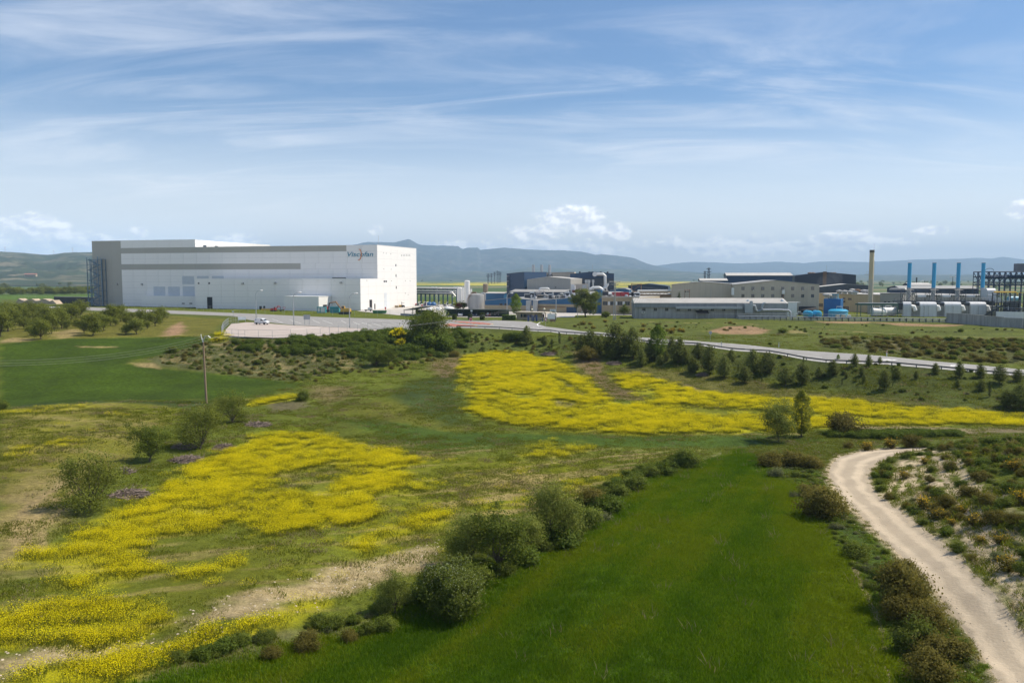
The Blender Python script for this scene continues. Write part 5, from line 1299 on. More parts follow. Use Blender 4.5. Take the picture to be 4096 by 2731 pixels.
for i, px in enumerate((3238, 3273)):
    p = D(px, 1274, 279); o = thing('round_vessel', (p[0], p[1], 0), ['round bright blue vessel nearer the beige hall', 'round bright blue vessel nearer the blue cooling tower'][i], 'tank', 'pair of round blue vessels')
    MB().tube([(0, -1.0, 1.35), (0, -.8, 1.35), (0, 0, 1.35), (0, 3.2, 1.35), (0, 3.6, 1.35)], [.5, 1.0, 1.32, 1.32, .7], 16).build('shell', CYAN, o, True); MB().box(-.9, .9, .2, .5, 0, .6).build('saddle', CONCW, o); MB().box(-.9, .9, 2.5, 2.8, 0, .6).build('saddle', CONCW, o)
for i, (x0, x1) in enumerate(((3484, 3545), (3528, 3592))):
    p = D(x0, 1266, 290 + i * 4); q = D(x1, 1266, 290 + i * 4); o = thing('horizontal_tank', (p[0], p[1], 0), ['fat white horizontal tank with pipe loop near the green frame', 'white horizontal tank with red band behind the pipeline'][i], 'tank')
    L_ = q[0] - p[0]; MB().tube([(0, 0, 1.7), (.3, 0, 1.7), (L_ * .8, 0, 1.7), (L_, 0, 1.5)], [.9, 1.55, 1.5, .6], 16).build('shell', TANKW, o, True)
    for k in (.25, .6): MB().box(L_ * k - .2, L_ * k + .2, -1.2, 1.2, 0, .9).build('saddle', CONCW, o)
    MB().tube([(L_ * .2, 0, 3.1), (L_ * .2, 0, 3.9), (L_ * .55, 0, 3.9), (L_ * .55, 0, 3.1)], .18, 8).build('pipe_loop', WPIPE, o); MB().lathe((L_ * .7, 0, 0), [(.1, 0), (.1, .1)], 6).build('drain', RED, o)
# green pipe frame
A = D(3428, 1265, 288); B = D(3590, 1265, 286); F = Front(A, B); org = (A[0], A[1], 0)
o = thing('pipe_gantry', org, 'dark green steel pipe gantry below the cream chimney', 'pipe gantry')
zt = F.sz(3500, 1215)[1]; MB(F, org).box(0, F.len, -.3, .3, zt - .5, zt).build('beam', GREENP, o); MB(F, org).box(0, F.len, 2.7, 3.2, zt - .5, zt).build('beam', GREENP, o)
for k in (0, .09, .35, .62, 1):
    MB(F, org).beam((F.len * k, 0, 0), (F.len * k, 0, zt - .5), .3).build('column', GREENP, o)
MB(F, org).tube([(.5, 1, zt + .2), (F.len, 1, zt + .2)], .2, 6).build('pipe', STEEL, o); MB(F, org).tube([(.5, 1.8, zt + .2), (F.len, 1.8, zt + .2)], .16, 6).build('pipe', GREENP, o)
# dark truss structure at the right edge and plant below it
A = D(3908, 1150, 336); B = D(4150, 1150, 330); F = Front(A, B); org = (A[0], A[1], 0)
o = thing('truss_structure', org, 'big dark blue steel truss structure behind the last blue chimney', 'structure frame')
z0, z1, z2 = F.sz(4000, 1150)[1], F.sz(4000, 1129)[1], F.sz(4000, 1087)[1]
zm = F.sz(4000, 1108)[1]; TN = mat('truss_navy', (.025, .05, .10), .5, metal=.2)
for t in (0, 6):
    ch = MB(F, org)
    for zz in (z0 + 1, z1, zm, z2): ch.beam((0, t, zz), (F.len, t, zz), .4)
    ch.build('chord', TN, o)
    n = 11
    for k in range(n + 1):
        s_ = F.len * k / n
        MB(F, org).beam((s_, t, 0), (s_, t, z2), .5 if k % 2 else .35).build('column', TN, o)
        if k < n:
            s2 = F.len * (k + 1) / n
            MB(F, org).beam((s_, t, z1 if k % 2 else z2), (s2, t, z2 if k % 2 else z1), .32).build('brace', TN, o)
            MB(F, org).beam((s_, t, z0 + 1 if k % 2 else z1), (s2, t, z1 if k % 2 else z0 + 1), .25).build('brace', TN, o)
MB(F, org).tube([(2, 3, zm), (F.len, 3, zm)], .8, 8).build('pipe', NAVY2, o); MB(F, org).box(F.len * .66, F.len, 1, 5, z2, z2 + 3.4).build('housing', mat('housing_grey', (.12, .13, .16), .6), o)
MB(F, org).tube([(F.len * .2 + 1.6 * math.cos(a), .2, z2 + .4 + 1.0 * math.sin(a)) for a in np.linspace(0, math.pi, 9)], .1, 5).build('hoop', TN, o)
for i, (px, py, L_, r_, m, lb) in enumerate(((4010, 1205, 10, .3, TANKW, 'white pipe run below the dark truss structure'), (4030, 1225, 9, .35, STEEL, 'steel pipe run above the low white cabin'), (4000, 1180, 9, .25, WPIPE, 'upper white pipe run below the dark truss'), (4020, 1168, 8, .25, YEL, 'thin yellow pipe run under the truss'))):
    p = D(px, py, 296); o = thing('pipe_run', p, lb, 'pipe'); MB().tube([(-L_ / 2, 0, 0), (L_ / 2, 0, 0), (L_ / 2 + .6, 0, -.6), (L_ / 2 + .6, 0, -2.6)], r_, 8).build('pipe', m, o)
    for k in (-.4, 0, .4): MB().beam((L_ * k, .3, -p[2] + .0), (L_ * k, .3, 0), .2).build('support', DARKSTEEL, o)
p = D(4052, 1195, 292); o = thing('blue_drum', p, 'pale blue horizontal drum on the pipe rack', 'tank'); MB().tube([(-2, 0, 0), (-1.7, 0, 0), (1.7, 0, 0), (2, 0, 0)], [.6, .95, .95, .6], 14).build('shell', mat('drum_blue', (.16, .36, .48), .45), o, True); MB().box(-2.6, 2.6, -.5, .9, -p[2] + 0, -1.0).build('rack', DARKSTEEL, o)
A = D(3968, 1255, 284); B = D(4130, 1262, 278); F = Front(A, B); org = (A[0], A[1], 0)
o = thing('process_rack', org, 'dense dark process rack with stairs at the picture edge', 'machine')
rc = MB(F, org); n = 9
for k in range(n + 1):
    for t in (0, 4): MB(F, org).beam((F.len * k / n, t, 0), (F.len * k / n, t, 8.8), .3).build('column', DARKSTEEL, o)
for zz in (2.6, 5.2, 8.0):
    MB(F, org).box(0, F.len, 0, 4, zz, zz + .15).build('deck', DARKSTEEL, o)
    MB(F, org).tube([(0, -.3, zz + .9), (F.len, -.3, zz + .9)], .07, 4).build('handrail', YEL if zz == 8.0 else STEEL, o)
for k in range(16):
    s_ = rs.uniform(.5, F.len - 2.5); z_ = rs.choice((.2, 2.8, 5.4)); w = rs.uniform(.8, 2.6); h_ = rs.uniform(.8, 2.0)
    if k % 2: MB(F, org).box(s_, s_ + w, .6, 2.5, z_, z_ + h_).build('equipment_box', rs.choice([TANKG, DARKSTEEL, NAVY2, TANKW, RUST]), o)
    else: MB(F, org).tube([(s_, .2, z_ + .5), (s_ + w, .2, z_ + .5), (s_ + w, .2, z_ + 2.2)], rs.uniform(.12, .3), 8).build('pipe', rs.choice([TANKW, STEEL, STEEL, RUST]), o)
MB(F, org).box(1.2, 9.5, -2.2, -.4, 0, 2.2).build('site_cabin', TANKW, o)
MB(F, org).tube([(-3, -1.2, .3), (4.5, -1.2, 5.2)], .3, 4).build('stair_stringer', DARKSTEEL, o)
# concrete boundary wall, stepped panels
pts = [(3784, 1291), (3859, 1296), (3936, 1303), (4011, 1309), (4089, 1313), (4170, 1324)]; tops = [1253, 1258, 1265, 1271, 1278]
q0 = P(*pts[0]); bw = thing('boundary_wall', (q0[0], q0[1], 0), 'stepped grey concrete boundary wall at the right edge of the plant', 'wall')
for k in range(5):
    a_, b_ = P(*pts[k]), P(*pts[k + 1]); F = Front(a_, b_); z1 = F.sz((pts[k][0] + pts[k + 1][0]) / 2, tops[k])[1]
    n = 3
    for j in range(n):
        MB(F, (q0[0], q0[1], 0)).box(F.len * j / n + .02, F.len * (j + 1) / n - .02, 0, .3, min(a_[2], b_[2]) - .8, z1 - .12).build('panel', CONCW, bw)
    MB(F, (q0[0], q0[1], 0)).box(0, F.len, -.06, .36, z1 - .12, z1).build('coping', CONCW, bw)
# steam pipeline on low supports along the fence
a_, b_ = P(2952, 1279), P(3783, 1290); F = Front(a_, b_); org = (a_[0], a_[1], 0)
o = thing('pipeline', org, 'long low steel pipeline running along the factory fence', 'pipeline')
for (t, zz, r_) in ((0, 1.3, .17), (.3, .75, .12), (-.3, .35, .1)): MB(F, org).tube([(0, t, zz), (F.len, t, zz - .3)], r_, 8).build('pipe', STEEL, o, True)
for k in range(34): MB(F, org).box(F.len * k / 33 - .08, F.len * k / 33 + .08, -.4, .5, -.9, 1.15).build('support', DARKSTEEL, o)
# navy stair-like rooftop bits near the pylon: stacked pale packages
for i, (px, py) in enumerate(((3190, 1262), (3198, 1258), (3206, 1262), (3213, 1257), (3220, 1263), (3196, 1250))):
    p = D(px, 1266, 300); z_ = D(px, py, 300)[2]
    o = thing('pallet_stack', (p[0], p[1], 0), '%s shrink-wrapped pallet stack in the heap by the blue vessels' % ordinal(i), 'pallet', 'wrapped pallets by the blue vessels')
    MB().box(-.6, .6, -.6, .6, 0.02, .15).build('pallet', RUST, o); MB().box(-.55, .55, -.55, .55, .15, max(1.0, z_ + .4)).build('load', mat('shrink_wrap', (.5, .51, .5), .4, var=.2, scale=2), o)
a_ = D(3152, 1262, 292); o = thing('white_cabinet', (a_[0], a_[1], 0), 'tall white equipment cabinet at the end of the long shed', 'cabinet'); MB().box(0, 3.2, 0, 3, 0, 5).build('body', TANKW, o); MB().box(.4, 1.4, -.05, .02, .2, 2.2).build('door', WPIPE, o); MB().box(-.1, 4.4, -.2, 3.1, 5, 5.15).build('lid', TANKW, o)
for i, (px, w, m) in enumerate(((3350, .9, YBEIGE), (3373, 1.1, YBEIGE), (3395, 1.1, TANKW))):
    p = D(px, 1276, 276); o = thing('liquid_container', (p[0], p[1], 0), ['yellowish caged liquid container nearest the blue tank', 'middle yellowish caged liquid container', 'white caged liquid container by the green frame'][i], 'container'); MB().box(-.55, .55, -.5, .5, .15, 1.2).build('bottle', m, o); MB().box(-.6, .6, -.55, .55, 0, .15).build('pallet', STEEL, o)
    cg = MB()
    for x in (-.58, -.2, .2, .58): cg.beam((x, -.56, .15), (x, -.56, 1.25), .04)
    cg.beam((-.58, -.56, 1.25), (.58, -.56, 1.25), .04).beam((-.58, -.56, .7), (.58, -.56, .7), .04).build('cage', STEEL, o)

# ------------------------------------------------------------------ tanks, silos, pipe rack by the warehouse
def silo(px, py0, py1, wpx, depth, m, name, label, cat='silo', dome=.35, extra=None, group=None):
    p = D(px, py0, depth); z1 = D(px, py1, depth)[2]; r_ = wpx / 2 / FPX * depth
    o = thing(name, (p[0], p[1], 0), label, cat, group)
    MB().tube([(0, 0, 0), (0, 0, z1 - dome * r_)], r_, 24).build('shell', m, o, True)
    MB().lathe((0, 0, z1 - dome * r_), [(r_ * 1.01, 0), (r_ * .8, dome * r_ * .6), (r_ * .3, dome * r_ * .95), (.05, dome * r_)], 24).build('lid', m, o, True)
    rl = MB()
    for k in range(8):
        a = k * math.pi / 4; b = a + math.pi / 4
        rl.beam((r_ * .95 * math.cos(a), r_ * .95 * math.sin(a), z1 - dome * r_), (r_ * .95 * math.cos(a), r_ * .95 * math.sin(a), z1 + .9 - dome * r_), .06).beam((r_ * .95 * math.cos(a), r_ * .95 * math.sin(a), z1 + .9 - dome * r_), (r_ * .95 * math.cos(b), r_ * .95 * math.sin(b), z1 + .9 - dome * r_), .06)
    rl.build('railing', STEEL, o)
    return o, r_, z1
o, r_, z1 = silo(1906, 1240, 1174, 66, 345, TANKG, 'storage_tank', 'big round grey storage tank behind the car shelter', 'tank', dome=.12)
nst = 26; ss = MB()
for k in range(nst):
    a = math.pi * (1.05 - .62 * k / nst) + math.pi * .25; z_ = z1 * (1 - (k + 1) / nst) ; rr = r_ + .35
    ss.box(rr * math.cos(a) - .4, rr * math.cos(a) + .4, rr * math.sin(a) - .3, rr * math.sin(a) + .3, z_, z_ + .12)
ss.build('spiral_stair', RUST, o)
MB().tube([(r_ + .35, -1, 0), (r_ + .35, -1, z1 - .3), (r_ - .4, -1, z1 + .3), (r_ - 1.6, -1, z1)], .22, 8).build('overflow_pipe', STEEL, o)
MB().box(-2.2, 0, -.8, 1, z1 - .2, z1 + .7).build('hatch', RUST, o); 
for zz in (2, 4, 6): MB().tube([(0, 0, zz), (0, 0, zz + .08)], r_ + .03, 24).build('hoop', TANKG, o, True)
silo(1869, 1225, 1121, 22, 385, TANKW, 'white_silo', 'tallest slim white silo behind the grey tank')
silo(1841, 1208, 1149, 25, 388, TANKW, 'white_silo', 'broad white silo left of the tallest silo')
silo(1853, 1208, 1149, 8, 380, TANKW, 'white_silo', 'thin white silo squeezed between the two larger silos')
silo(1884, 1200, 1156, 9, 388, TANKW, 'white_silo', 'short white silo to the right of the tallest silo')
silo(1942, 1180, 1134, 20, 428, mat('rusty_silo', (.30, .24, .17), .7, var=.2, streak=.5), 'rusty_silo', 'brown streaked silo far behind the grey tank')
o, r_, z1 = silo(1965, 1243, 1222, 15, 338, TANKW, 'white_cistern', 'small upright white cistern beside the grey tank', 'tank', dome=.5)
MB().tube([(0, 0, z1 * .62), (0, 0, z1 * .68)], r_ + .02, 24).build('dark_band', DARKSTEEL, o)
# domed membranes
for i, (px, w) in enumerate(((1719, 24), (1755, 20), (1796, 34))):
    p = D(px, 1236, 350); o = thing('storage_dome', (p[0], p[1], 0), ['white dome tank nearest the warehouse', 'middle white dome tank', 'wide white dome tank nearest the grey tank'][i], 'tank', 'low white dome tanks')
    R_ = w / 2 / FPX * 350 * 1.2; MB().lathe((0, 0, 0), [(R_, 0), (R_, .6)] + [(R_ * math.cos(a), .6 + R_ * .45 * math.sin(a)) for a in np.linspace(0.1, 1.45, 6)], 18).build('dome', TANKW, o, True); MB().lathe((0, 0, .6 + R_ * .44), [(.3, 0), (.3, .5), (.05, .6)], 8).build('valve', STEEL, o)
# pipe rack
A = D(1648, 1216, 432); B = D(1826, 1210, 418); F = Front(A, B); org = (A[0], A[1], 0)
o = thing('pipe_rack', org, 'blue steel pipe rack with silver pipes leaving the warehouse', 'pipe rack')
BS = mat('rack_blue', (.03, .075, .14), .55, metal=.2, var=.2)
zt, zm, zb = F.sz(1740, 1153)[1], F.sz(1740, 1166)[1], F.sz(1740, 1174)[1]
MB(F, org).box(0, F.len, 0, 5, zt - .5, zt - .1).build('upper_deck', BS, o); MB(F, org).box(0, F.len, 0, 5, zm - .4, zm).build('middle_deck', BS, o); MB(F, org).box(0, F.len, 0, 5, zb - .4, zb).build('lower_deck', BS, o)
for k in range(11): MB(F, org).box(F.len * k / 10 - .2, F.len * k / 10 + .2, 0, .4, 0, zt).build('column', BS, o)
for k in range(11): MB(F, org).box(F.len * k / 10 - .15, F.len * k / 10 + .15, 4.6, 5, 0, zt).build('column', BS, o)
for (t, zz, r_) in ((-.3, zt + .1, .32), (1, zt + .2, .3), (-.4, zm + .35, .34), (1.2, zm + .3, .25), (-.4, zb + .3, .3), (1.2, zb + .3, .25), (2.4, zb + .3, .25)): MB(F, org).tube([(0, t, zz), (F.len, t, zz)], r_, 8).build('pipe', TANKW, o, True)
for k in range(44): MB(F, org).box(F.len * (k + .5) / 44 - .12, F.len * (k + .5) / 44 + .12, -.05, .02, zm + .5, zt - .6).build('slat', NAVY2, o)
for (px, w) in ((1726, 9), (1740, 4), (1816, 9), (1827, 4)):
    s_, z_ = F.sz(px, 1151); MB(F, org).tube([(s_ - w * .1, 1, z_), (s_ + w * .1, 1, z_)], .5, 8).build('vessel', WPIPE, o)
q = [F.sz(x, y, -2) for x, y in ((1800, 1168), (1808, 1168), (1822, 1184), (1812, 1186))]; MB(F, org).tube([(a, -2, z) for a, z in q], .3, 8).build('drop_pipe', WPIPE, o)
for i, (px, py, c, lb) in enumerate(((1718, 1212, BLUEP, 'blue tarpaulin covered heap under the pipe rack'), (1733, 1212, BLUEP, 'second blue tarpaulin heap under the pipe rack'))):
    p = D(px, 1215, 405); o = thing('covered_heap', (p[0], p[1], 0), lb, 'heap'); MB().lathe((0, 0, 0), [(1.6, 0), (1.7, .8), (1.2, 1.6), (.3, 2.0)], 9).build('tarpaulin', mat('blue_tarp', (.02, .10, .25), .5), o, True); MB().box(-1.8, 1.8, -1.2, 1.2, 0, .25).build('pallet', RUST, o)
for i, (px, m) in enumerate(((1668, RED), (1672, DARKSTEEL), (1690, TANKW), (1701, RED), (1700, NAVY), (1750, TANKG), (1780, DARKSTEEL), (1808, TANKG))):
    p = D(px, 1212 + (i % 3), 402 - i * 2); o = thing('pump_skid', (p[0], p[1], 0), '%s pump skid under the pipe rack counted from the warehouse' % ordinal(i), 'machine', 'pump skids under the pipe rack'); MB().box(-1.2, 1.2, -.6, .6, 0, .3).build('base', STEEL, o); MB().tube([(-.8, 0, .8), (.4, 0, .8)], .4, 8).build('motor', m, o); MB().tube([(.7, 0, .3), (.7, 0, 2.1), (1.5, 0, 2.1)], .15, 6).build('pipe', TANKW, o)

# ------------------------------------------------------------------ road markings, islands, entrance
PAINT = mat('road_paint', (0.72, 0.71, 0.68), .7, var=.12, scale=2)
REDPAVE = mat('red_paving', (0.36, 0.12, 0.09), .9, var=.15, scale=1)
KERB = mat('kerb_stone', (.5, .45, .36), .9, var=.1)
GRASSM = mat('verge_grass', (0.09, 0.12, 0.03), .95, var=.35, scale=1.2, spec=.1)
def lift_line(name, pts, w, label, parent=None, lift=.012, dash=None, m=PAINT):
    P3 = [P(*p)[:2] for p in pts]
    p = np.array(P3); d = np.concatenate([[0], np.cumsum(np.hypot(*(p[1:] - p[:-1]).T))])
    def at(t): return np.array([np.interp(t, d, p[:, 0]), np.interp(t, d, p[:, 1])])
    segs = [(0, d[-1])] if not dash else [(t, min(t + dash[0], d[-1])) for t in np.arange(0, d[-1], dash[0] + dash[1])]
    mb = MB()
    for (a, b) in segs:
        n = max(1, int((b - a) / 3)); prev = None
        for k in range(n + 1):
            t = a + (b - a) * k / n; c = at(t); e = at(min(t + .3, d[-1])) - at(max(t - .3, 0)); e = e / (np.linalg.norm(e) + 1e-9); nn = np.array([-e[1], e[0]]) * w / 2
            l, r_ = c + nn, c - nn
            cur = ((l[0], l[1], float(Z(*l)) + lift), (r_[0], r_[1], float(Z(*r_)) + lift))
            if prev: mb.poly([prev[1], cur[1], cur[0], prev[0]])
            prev = cur
    o = mb.build(name, m, parent)
    if parent is None: tag(o, label, kind='structure')
    return o
lift_line('road_marking', [(1830,1301),(2000,1306),(2200,1317),(2330,1333),(2500,1347),(2746,1368),(3076,1403),(3472,1437),(4096,1490)], .22, 'dashed white centre line of the road', dash=(5, 7))
lift_line('road_marking', [(2182,1307),(2330,1326),(2483,1341),(2662,1357),(2868,1371),(3136,1397),(3293,1408),(4096,1479)], .22, 'white edge line on the factory side of the road')
lift_line('road_marking', [(1827,1309),(2000,1314),(2200,1325),(2330,1339),(2500,1351),(2746,1377),(3076,1409),(3472,1454),(4096,1501)], .22, 'white edge line beside the guard rail')
lift_line('road_marking', [(330,1234),(674,1248),(996,1259),(1298,1274),(1655,1288)], .2, 'dashed white centre line before the warehouse', dash=(5, 8))
lift_line('road_marking', [(2190,1284),(2165,1287),(2149,1296),(2152,1303),(2182,1308)], .35, 'white curved kerb line at the gate corner')
lift_line('road_marking', [(2045,1303),(2110,1306),(2170,1312)], .4, 'broad dashed give way line at the gate', dash=(1.2, .9))
lift_line('road_marking', [(1960,1284),(2040,1289),(2035,1291),(1990,1290)], .3, 'white arrow shaped marking at the gate entry')
for k, (x, y) in enumerate(((3545, 1438), (3565, 1440), (3810, 1462), (3835, 1464))):
    a = P(x, y); mb = MB()
    mb.box(a[0] - 1.0, a[0] + 1.0, a[1] - .8, a[1] + .8, a[2] + .01, a[2] + .016); tag(mb.build('road_patch', PAINT), '%s pale rectangular patch painted on the road from the junction' % ORD[k], kind='structure')
# parking bays
for k, (x0, y0, x1, y1) in enumerate(((1090,1276,1130,1291),(1160,1280,1205,1294),(1250,1280,1280,1292),(1290,1281,1330,1295),(1365,1282,1385,1292),(1413,1288,1440,1299),(1448,1290,1485,1303),(1488,1292,1530,1306),(1527,1293,1600,1309),(1560,1290,1640,1307))):
    lift_line('bay_line', [(x0, y0), (x1, y1)], .16, '%s white parking bay line on the asphalt from the van' % ORD[k])
lift_line('lot_edge_line', [(1480,1281),(1560,1285),(1650,1288)], .25, 'white line closing the parking bays')
# painted traffic islands with pale kerbs
def island(px, label):
    pts = [P(*p)[:2] for p in px]
    o = tag(MB().prism_z(pts, -.2, .12).build('traffic_island', REDPAVE), label, 'traffic island')
    n = len(pts)
    for i in range(n):
        a, b = np.array(pts[i]), np.array(pts[(i + 1) % n]); L_ = np.linalg.norm(b - a); m_ = max(1, int(L_ / 1.2)); e = (b - a) / L_; nn = np.array([-e[1], e[0]]) * .13
        for k in range(m_):
            q0, q1 = a + e * L_ * k / m_ + e * .02, a + e * L_ * (k + 1) / m_ - e * .02
            MB().prism_z([tuple(q0 + nn), tuple(q0 - nn), tuple(q1 - nn), tuple(q1 + nn)], -.2, .15).build('kerb_stone', KERB if k % 3 else YEL, o)
island([(1800,1285),(1860,1287),(1930,1291),(1972,1296),(1960,1299),(1900,1296),(1840,1291)], 'long red paved island with pale kerb nearest the car shelter')
island([(1770,1299),(1800,1295),(1850,1299),(1908,1303),(1890,1306),(1830,1307),(1780,1307)], 'short red paved island beside the guard rail')
gp = [P(*p)[:2] for p in [(1790,1278),(1830,1275),(1950,1276),(1990,1280),(1950,1283),(1850,1282)]]
flat_poly('verge', gp, .06, GRASSM, 'dry grass strip with clipped bushes before the car shelter')

# ------------------------------------------------------------------ car shelter and cars
A = D(1768, 1267, 292); B = D(2024, 1267, 287); F = Front(A, B); org = (A[0], A[1], 0)
o = thing('car_shelter', org, 'long dark green car shelter with cars parked under it', 'car shelter')
MB(F, org).box(0, F.len, 5, 5.2, 0, 2.4).build('back_wall', mat('shelter_green', (.04, .075, .05), .8, var=.2), o)
MB(F, org).box(-.3, F.len + .3, -.4, 5.5, 2.45, 2.62).build('roof', mat('shelter_roof', (.035, .045, .035), .8, var=.2), o)
for k in range(10): MB(F, org).box(F.len * k / 9 - .07, F.len * k / 9 + .07, .1, .25, 0, 2.45).build('post', DARKSTEEL, o)
A = D(1616, 1265, 300); B = D(1685, 1268, 293); F2 = Front(A, B); org2 = (A[0], A[1], 0)
o = thing('lean_to', org2, 'dark sloping lean-to shelter beside the warehouse yard', 'shelter')
MB(F2, org2).prism([(0, 1.9), (F2.len, 3.4), (F2.len, 3.55), (0, 2.05)], -.3, 6).build('roof', mat('lean_roof', (.05, .065, .08), .6), o)
MB(F2, org2).box(0, F2.len, 5.6, 5.9, 0, 2.0).build('back_wall', BLACK, o)
for k in (0, .5, 1): MB(F2, org2).box(F2.len * k - .08, F2.len * k + .08, 0, .16, 0, 1.9 + k * 1.5).build('post', DARKSTEEL, o)
MB(F2, org2).box(-1.5, F2.len, -.5, -.2, 0, .7).build('low_wall', CONCW, o)
def car_mesh(body_m):
    prof = [(-2.1, .3), (-2.15, .75), (-1.9, .95), (-1.2, 1.0), (-.55, 1.45), (.9, 1.48), (1.6, 1.05), (2.05, .95), (2.1, .3)]
    c = thing('parked_car', (0, 0, 0), 'car', 'car')
    MB().prism_x([(y, z) for y, z in prof], -.82, .82).build('body', body_m, c)
    MB().prism_x([(-1.05, 1.03), (-.5, 1.4), (.85, 1.43), (1.45, 1.08)], -.84, .84).build('side_window', GLASS, c)
    MB().poly([(-.7, -1.16, 1.04), (.7, -1.16, 1.04), (.62, -.6, 1.42), (-.62, -.6, 1.42)]).build('windscreen', GLASS, c)
    for sx in (-.8, .8):
        for y in (-1.3, 1.3):
            w = MB().tube([(sx - .1, y, .32), (sx + .1, y, .32)], .32, 14).build('wheel', RUBBER, c); MB().tube([(sx - .11, y, .32), (sx + .11, y, .32)], .18, 10).build('rim', STEEL, w)
    for sx in (-.6, .6): MB().box(sx - .16, sx + .16, -2.18, -2.08, .62, .78).build('headlight', mat('lamp_glass', (.7, .7, .68), .2), c)
    return c
for i, (px, m, lb) in enumerate(((1840, 'silver', 'silver car under the shelter behind the clipped bushes'), (1897, 'darkblue', 'dark blue car under the shelter next to the silver one'), (1952, 'red', 'red car parked deep under the shelter'), (1985, 'black', 'black car under the shelter nearest the gatehouse hedge'))):
    c = car_mesh(mat('car_' + m, {'silver': (.5, .51, .52), 'darkblue': (.03, .05, .1), 'red': (.3, .02, .02), 'black': (.03, .03, .03)}[m], .3, metal=.3, var=.03))
    p = D(px, 1262, 290.5); c.location = (p[0], p[1] + 1.0, .04); c.rotation_euler = (0, 0, R(6)); c['label'] = lb; c['group'] = 'cars under the shelter'
# ------------------------------------------------------------------ gatehouse and gate
A = D(2066, 1280, 268); B = D(2182, 1277, 263); F = Front(A, B); org = (A[0], A[1], 0)
o = thing('gatehouse', org, 'small flat roofed sandy gatehouse at the factory entrance', 'gatehouse')
MB(F, org).box(0, F.len * .72, 0, 4, 0, 2.5).build('wall', TANW, o); MB(F, org).box(-.4, F.len + .4, -.7, 4.4, 2.5, 2.75).build('roof', mat('roof_slab', (.5, .44, .34), .8), o)
for (x0, x1) in ((2083, 2090), (2094, 2116), (2118, 2126), (2138, 2146)):
    a, b, c, d = F.rect(x0, 1256, x1, 1266); win(F, o, org, (a, b, .95, 2.0), mullions=0)
for k in (.78, .88, 1.0): MB(F, org).box(F.len * k - .12, F.len * k + .12, 0, .24, 0, 2.5).build('post', TANW, o)
a, b, c, d = F.rect(2164, 1254, 2176, 1265); win(F, o, org, (a, b, 1.0, 2.1), t=.1, mullions=0)
A = D(2108, 1283, 258); B = D(2200, 1281, 256); F = Front(A, B); org = (A[0], A[1], 0)
o = thing('entrance_gate', org, 'blue steel entrance gate and turnstile before the gatehouse', 'gate')
for k, (s_, w, h_) in enumerate(((.02, .5, 1.9), (.2, .3, 2.0), (.27, .3, 1.8), (.38, .5, 2.1), (.66, .25, 1.2), (.8, .25, 1.4))): MB(F, org).box(F.len * s_, F.len * s_ + w, 0, .4, 0, h_).build('bollard_post', mat('gate_blue', (.02, .05, .14), .5), o)
rl = MB(F, org)
for zz in (.35, 1.25): rl.beam((0, .2, zz), (F.len, .2, zz), .05)
rl.build('rail', STEEL, o)
for k in range(36): MB(F, org).box(F.len * k / 35 - .02, F.len * k / 35 + .02, .18, .22, .1, 1.3).build('bar', STEEL, o)
p = D(2211, 1281, 256); o = thing('sign_pillar', (p[0], p[1], 0), 'brown brick gate pillar beside the name board', 'pillar'); MB().box(-.85, .85, -.3, .3, 0, 1.85).build('shaft', BRICK, o); MB().box(-.92, .92, -.36, .36, 1.85, 1.95).build('cap', KERB, o)
p = D(2211, 1275, 262); o = thing('name_board', (p[0], p[1], 0), 'white company name board on posts behind the brick pillar', 'sign')
z0, z1 = D(2211, 1246, 262)[2], D(2211, 1237, 262)[2]; MB().box(-.95, .95, 0, .08, z0, z1).build('board', TANKW, o)
for x in (-.8, .8): MB().box(x - .05, x + .05, .09, .16, 0, z1).build('post', STEEL, o)
Fb = Front((p[0] - .95, p[1]), (p[0] + .95, p[1])); facade_text('Viscofan', Fb, 2203, 2219, 1244, 1239, TEAL, o, 'lettering', t=-.02, bold=.01, org=(p[0], p[1], 0))
def pole_lamp(px, py, ht, label, kind='arm', group='street lamps'):
    p = P(px, py); o = thing('street_lamp', p, label, 'street lamp', group)
    if kind == 'arm':
        MB().tube([(0, 0, -.2), (0, 0, ht * .82), (.15, 0, ht * .92), (.7, 0, ht * .98), (1.5, 0, ht)], [.15, .12, .1, .09, .08], 8).build('post', STEEL, o, True)
        MB().tube([(1.3, 0, ht), (1.6, 0, ht + .06), (2.2, 0, ht + .04), (2.45, 0, ht)], [.08, .2, .26, .08], 8).build('lantern', TANKW, o, True)
        MB().box(-.16, .16, -.16, .16, -.2, .45).build('base', STEEL, o)
    elif kind == 'globe':
        MB().tube([(0, 0, -.2), (0, 0, ht - .3)], .06, 6).build('post', DARKSTEEL, o); MB().lathe((0, 0, ht), [(.34 * math.cos(a) + .001, .34 * math.sin(a)) for a in np.linspace(-1.5, 1.5, 9)], 12).build('globe', mat('globe_glass', (.72, .66, .5), .4), o, True)
    else:
        MB().tube([(0, 0, -.2), (0, 0, ht)], [.1, .06], 8).build('post', STEEL, o); MB().box(-.5, .5, -.15, .15, ht, ht + .18).build('lantern', TANKW, o)
    return o
for (x, y, h_, lb) in ((1025, 1275, 9.7, 'curved arm street lamp behind the white van'), (1175.6, 1300, 9.7, 'curved arm street lamp between van and notice board'), (1399, 1311, 9.7, 'curved arm street lamp before the loading end of the warehouse'), (1748, 1227, 9.0, 'curved arm street lamp beside the pipe rack'), (2028, 1257, 8.2, 'curved arm street lamp by the clipped hedge'), (2224, 1276, 8.6, 'curved arm street lamp at the brick gate pillar')): pole_lamp(x, y, h_, lb)
pole_lamp(2310, 1268, 6.6, 'straight lamp post beside the big dark pine', 'straight')
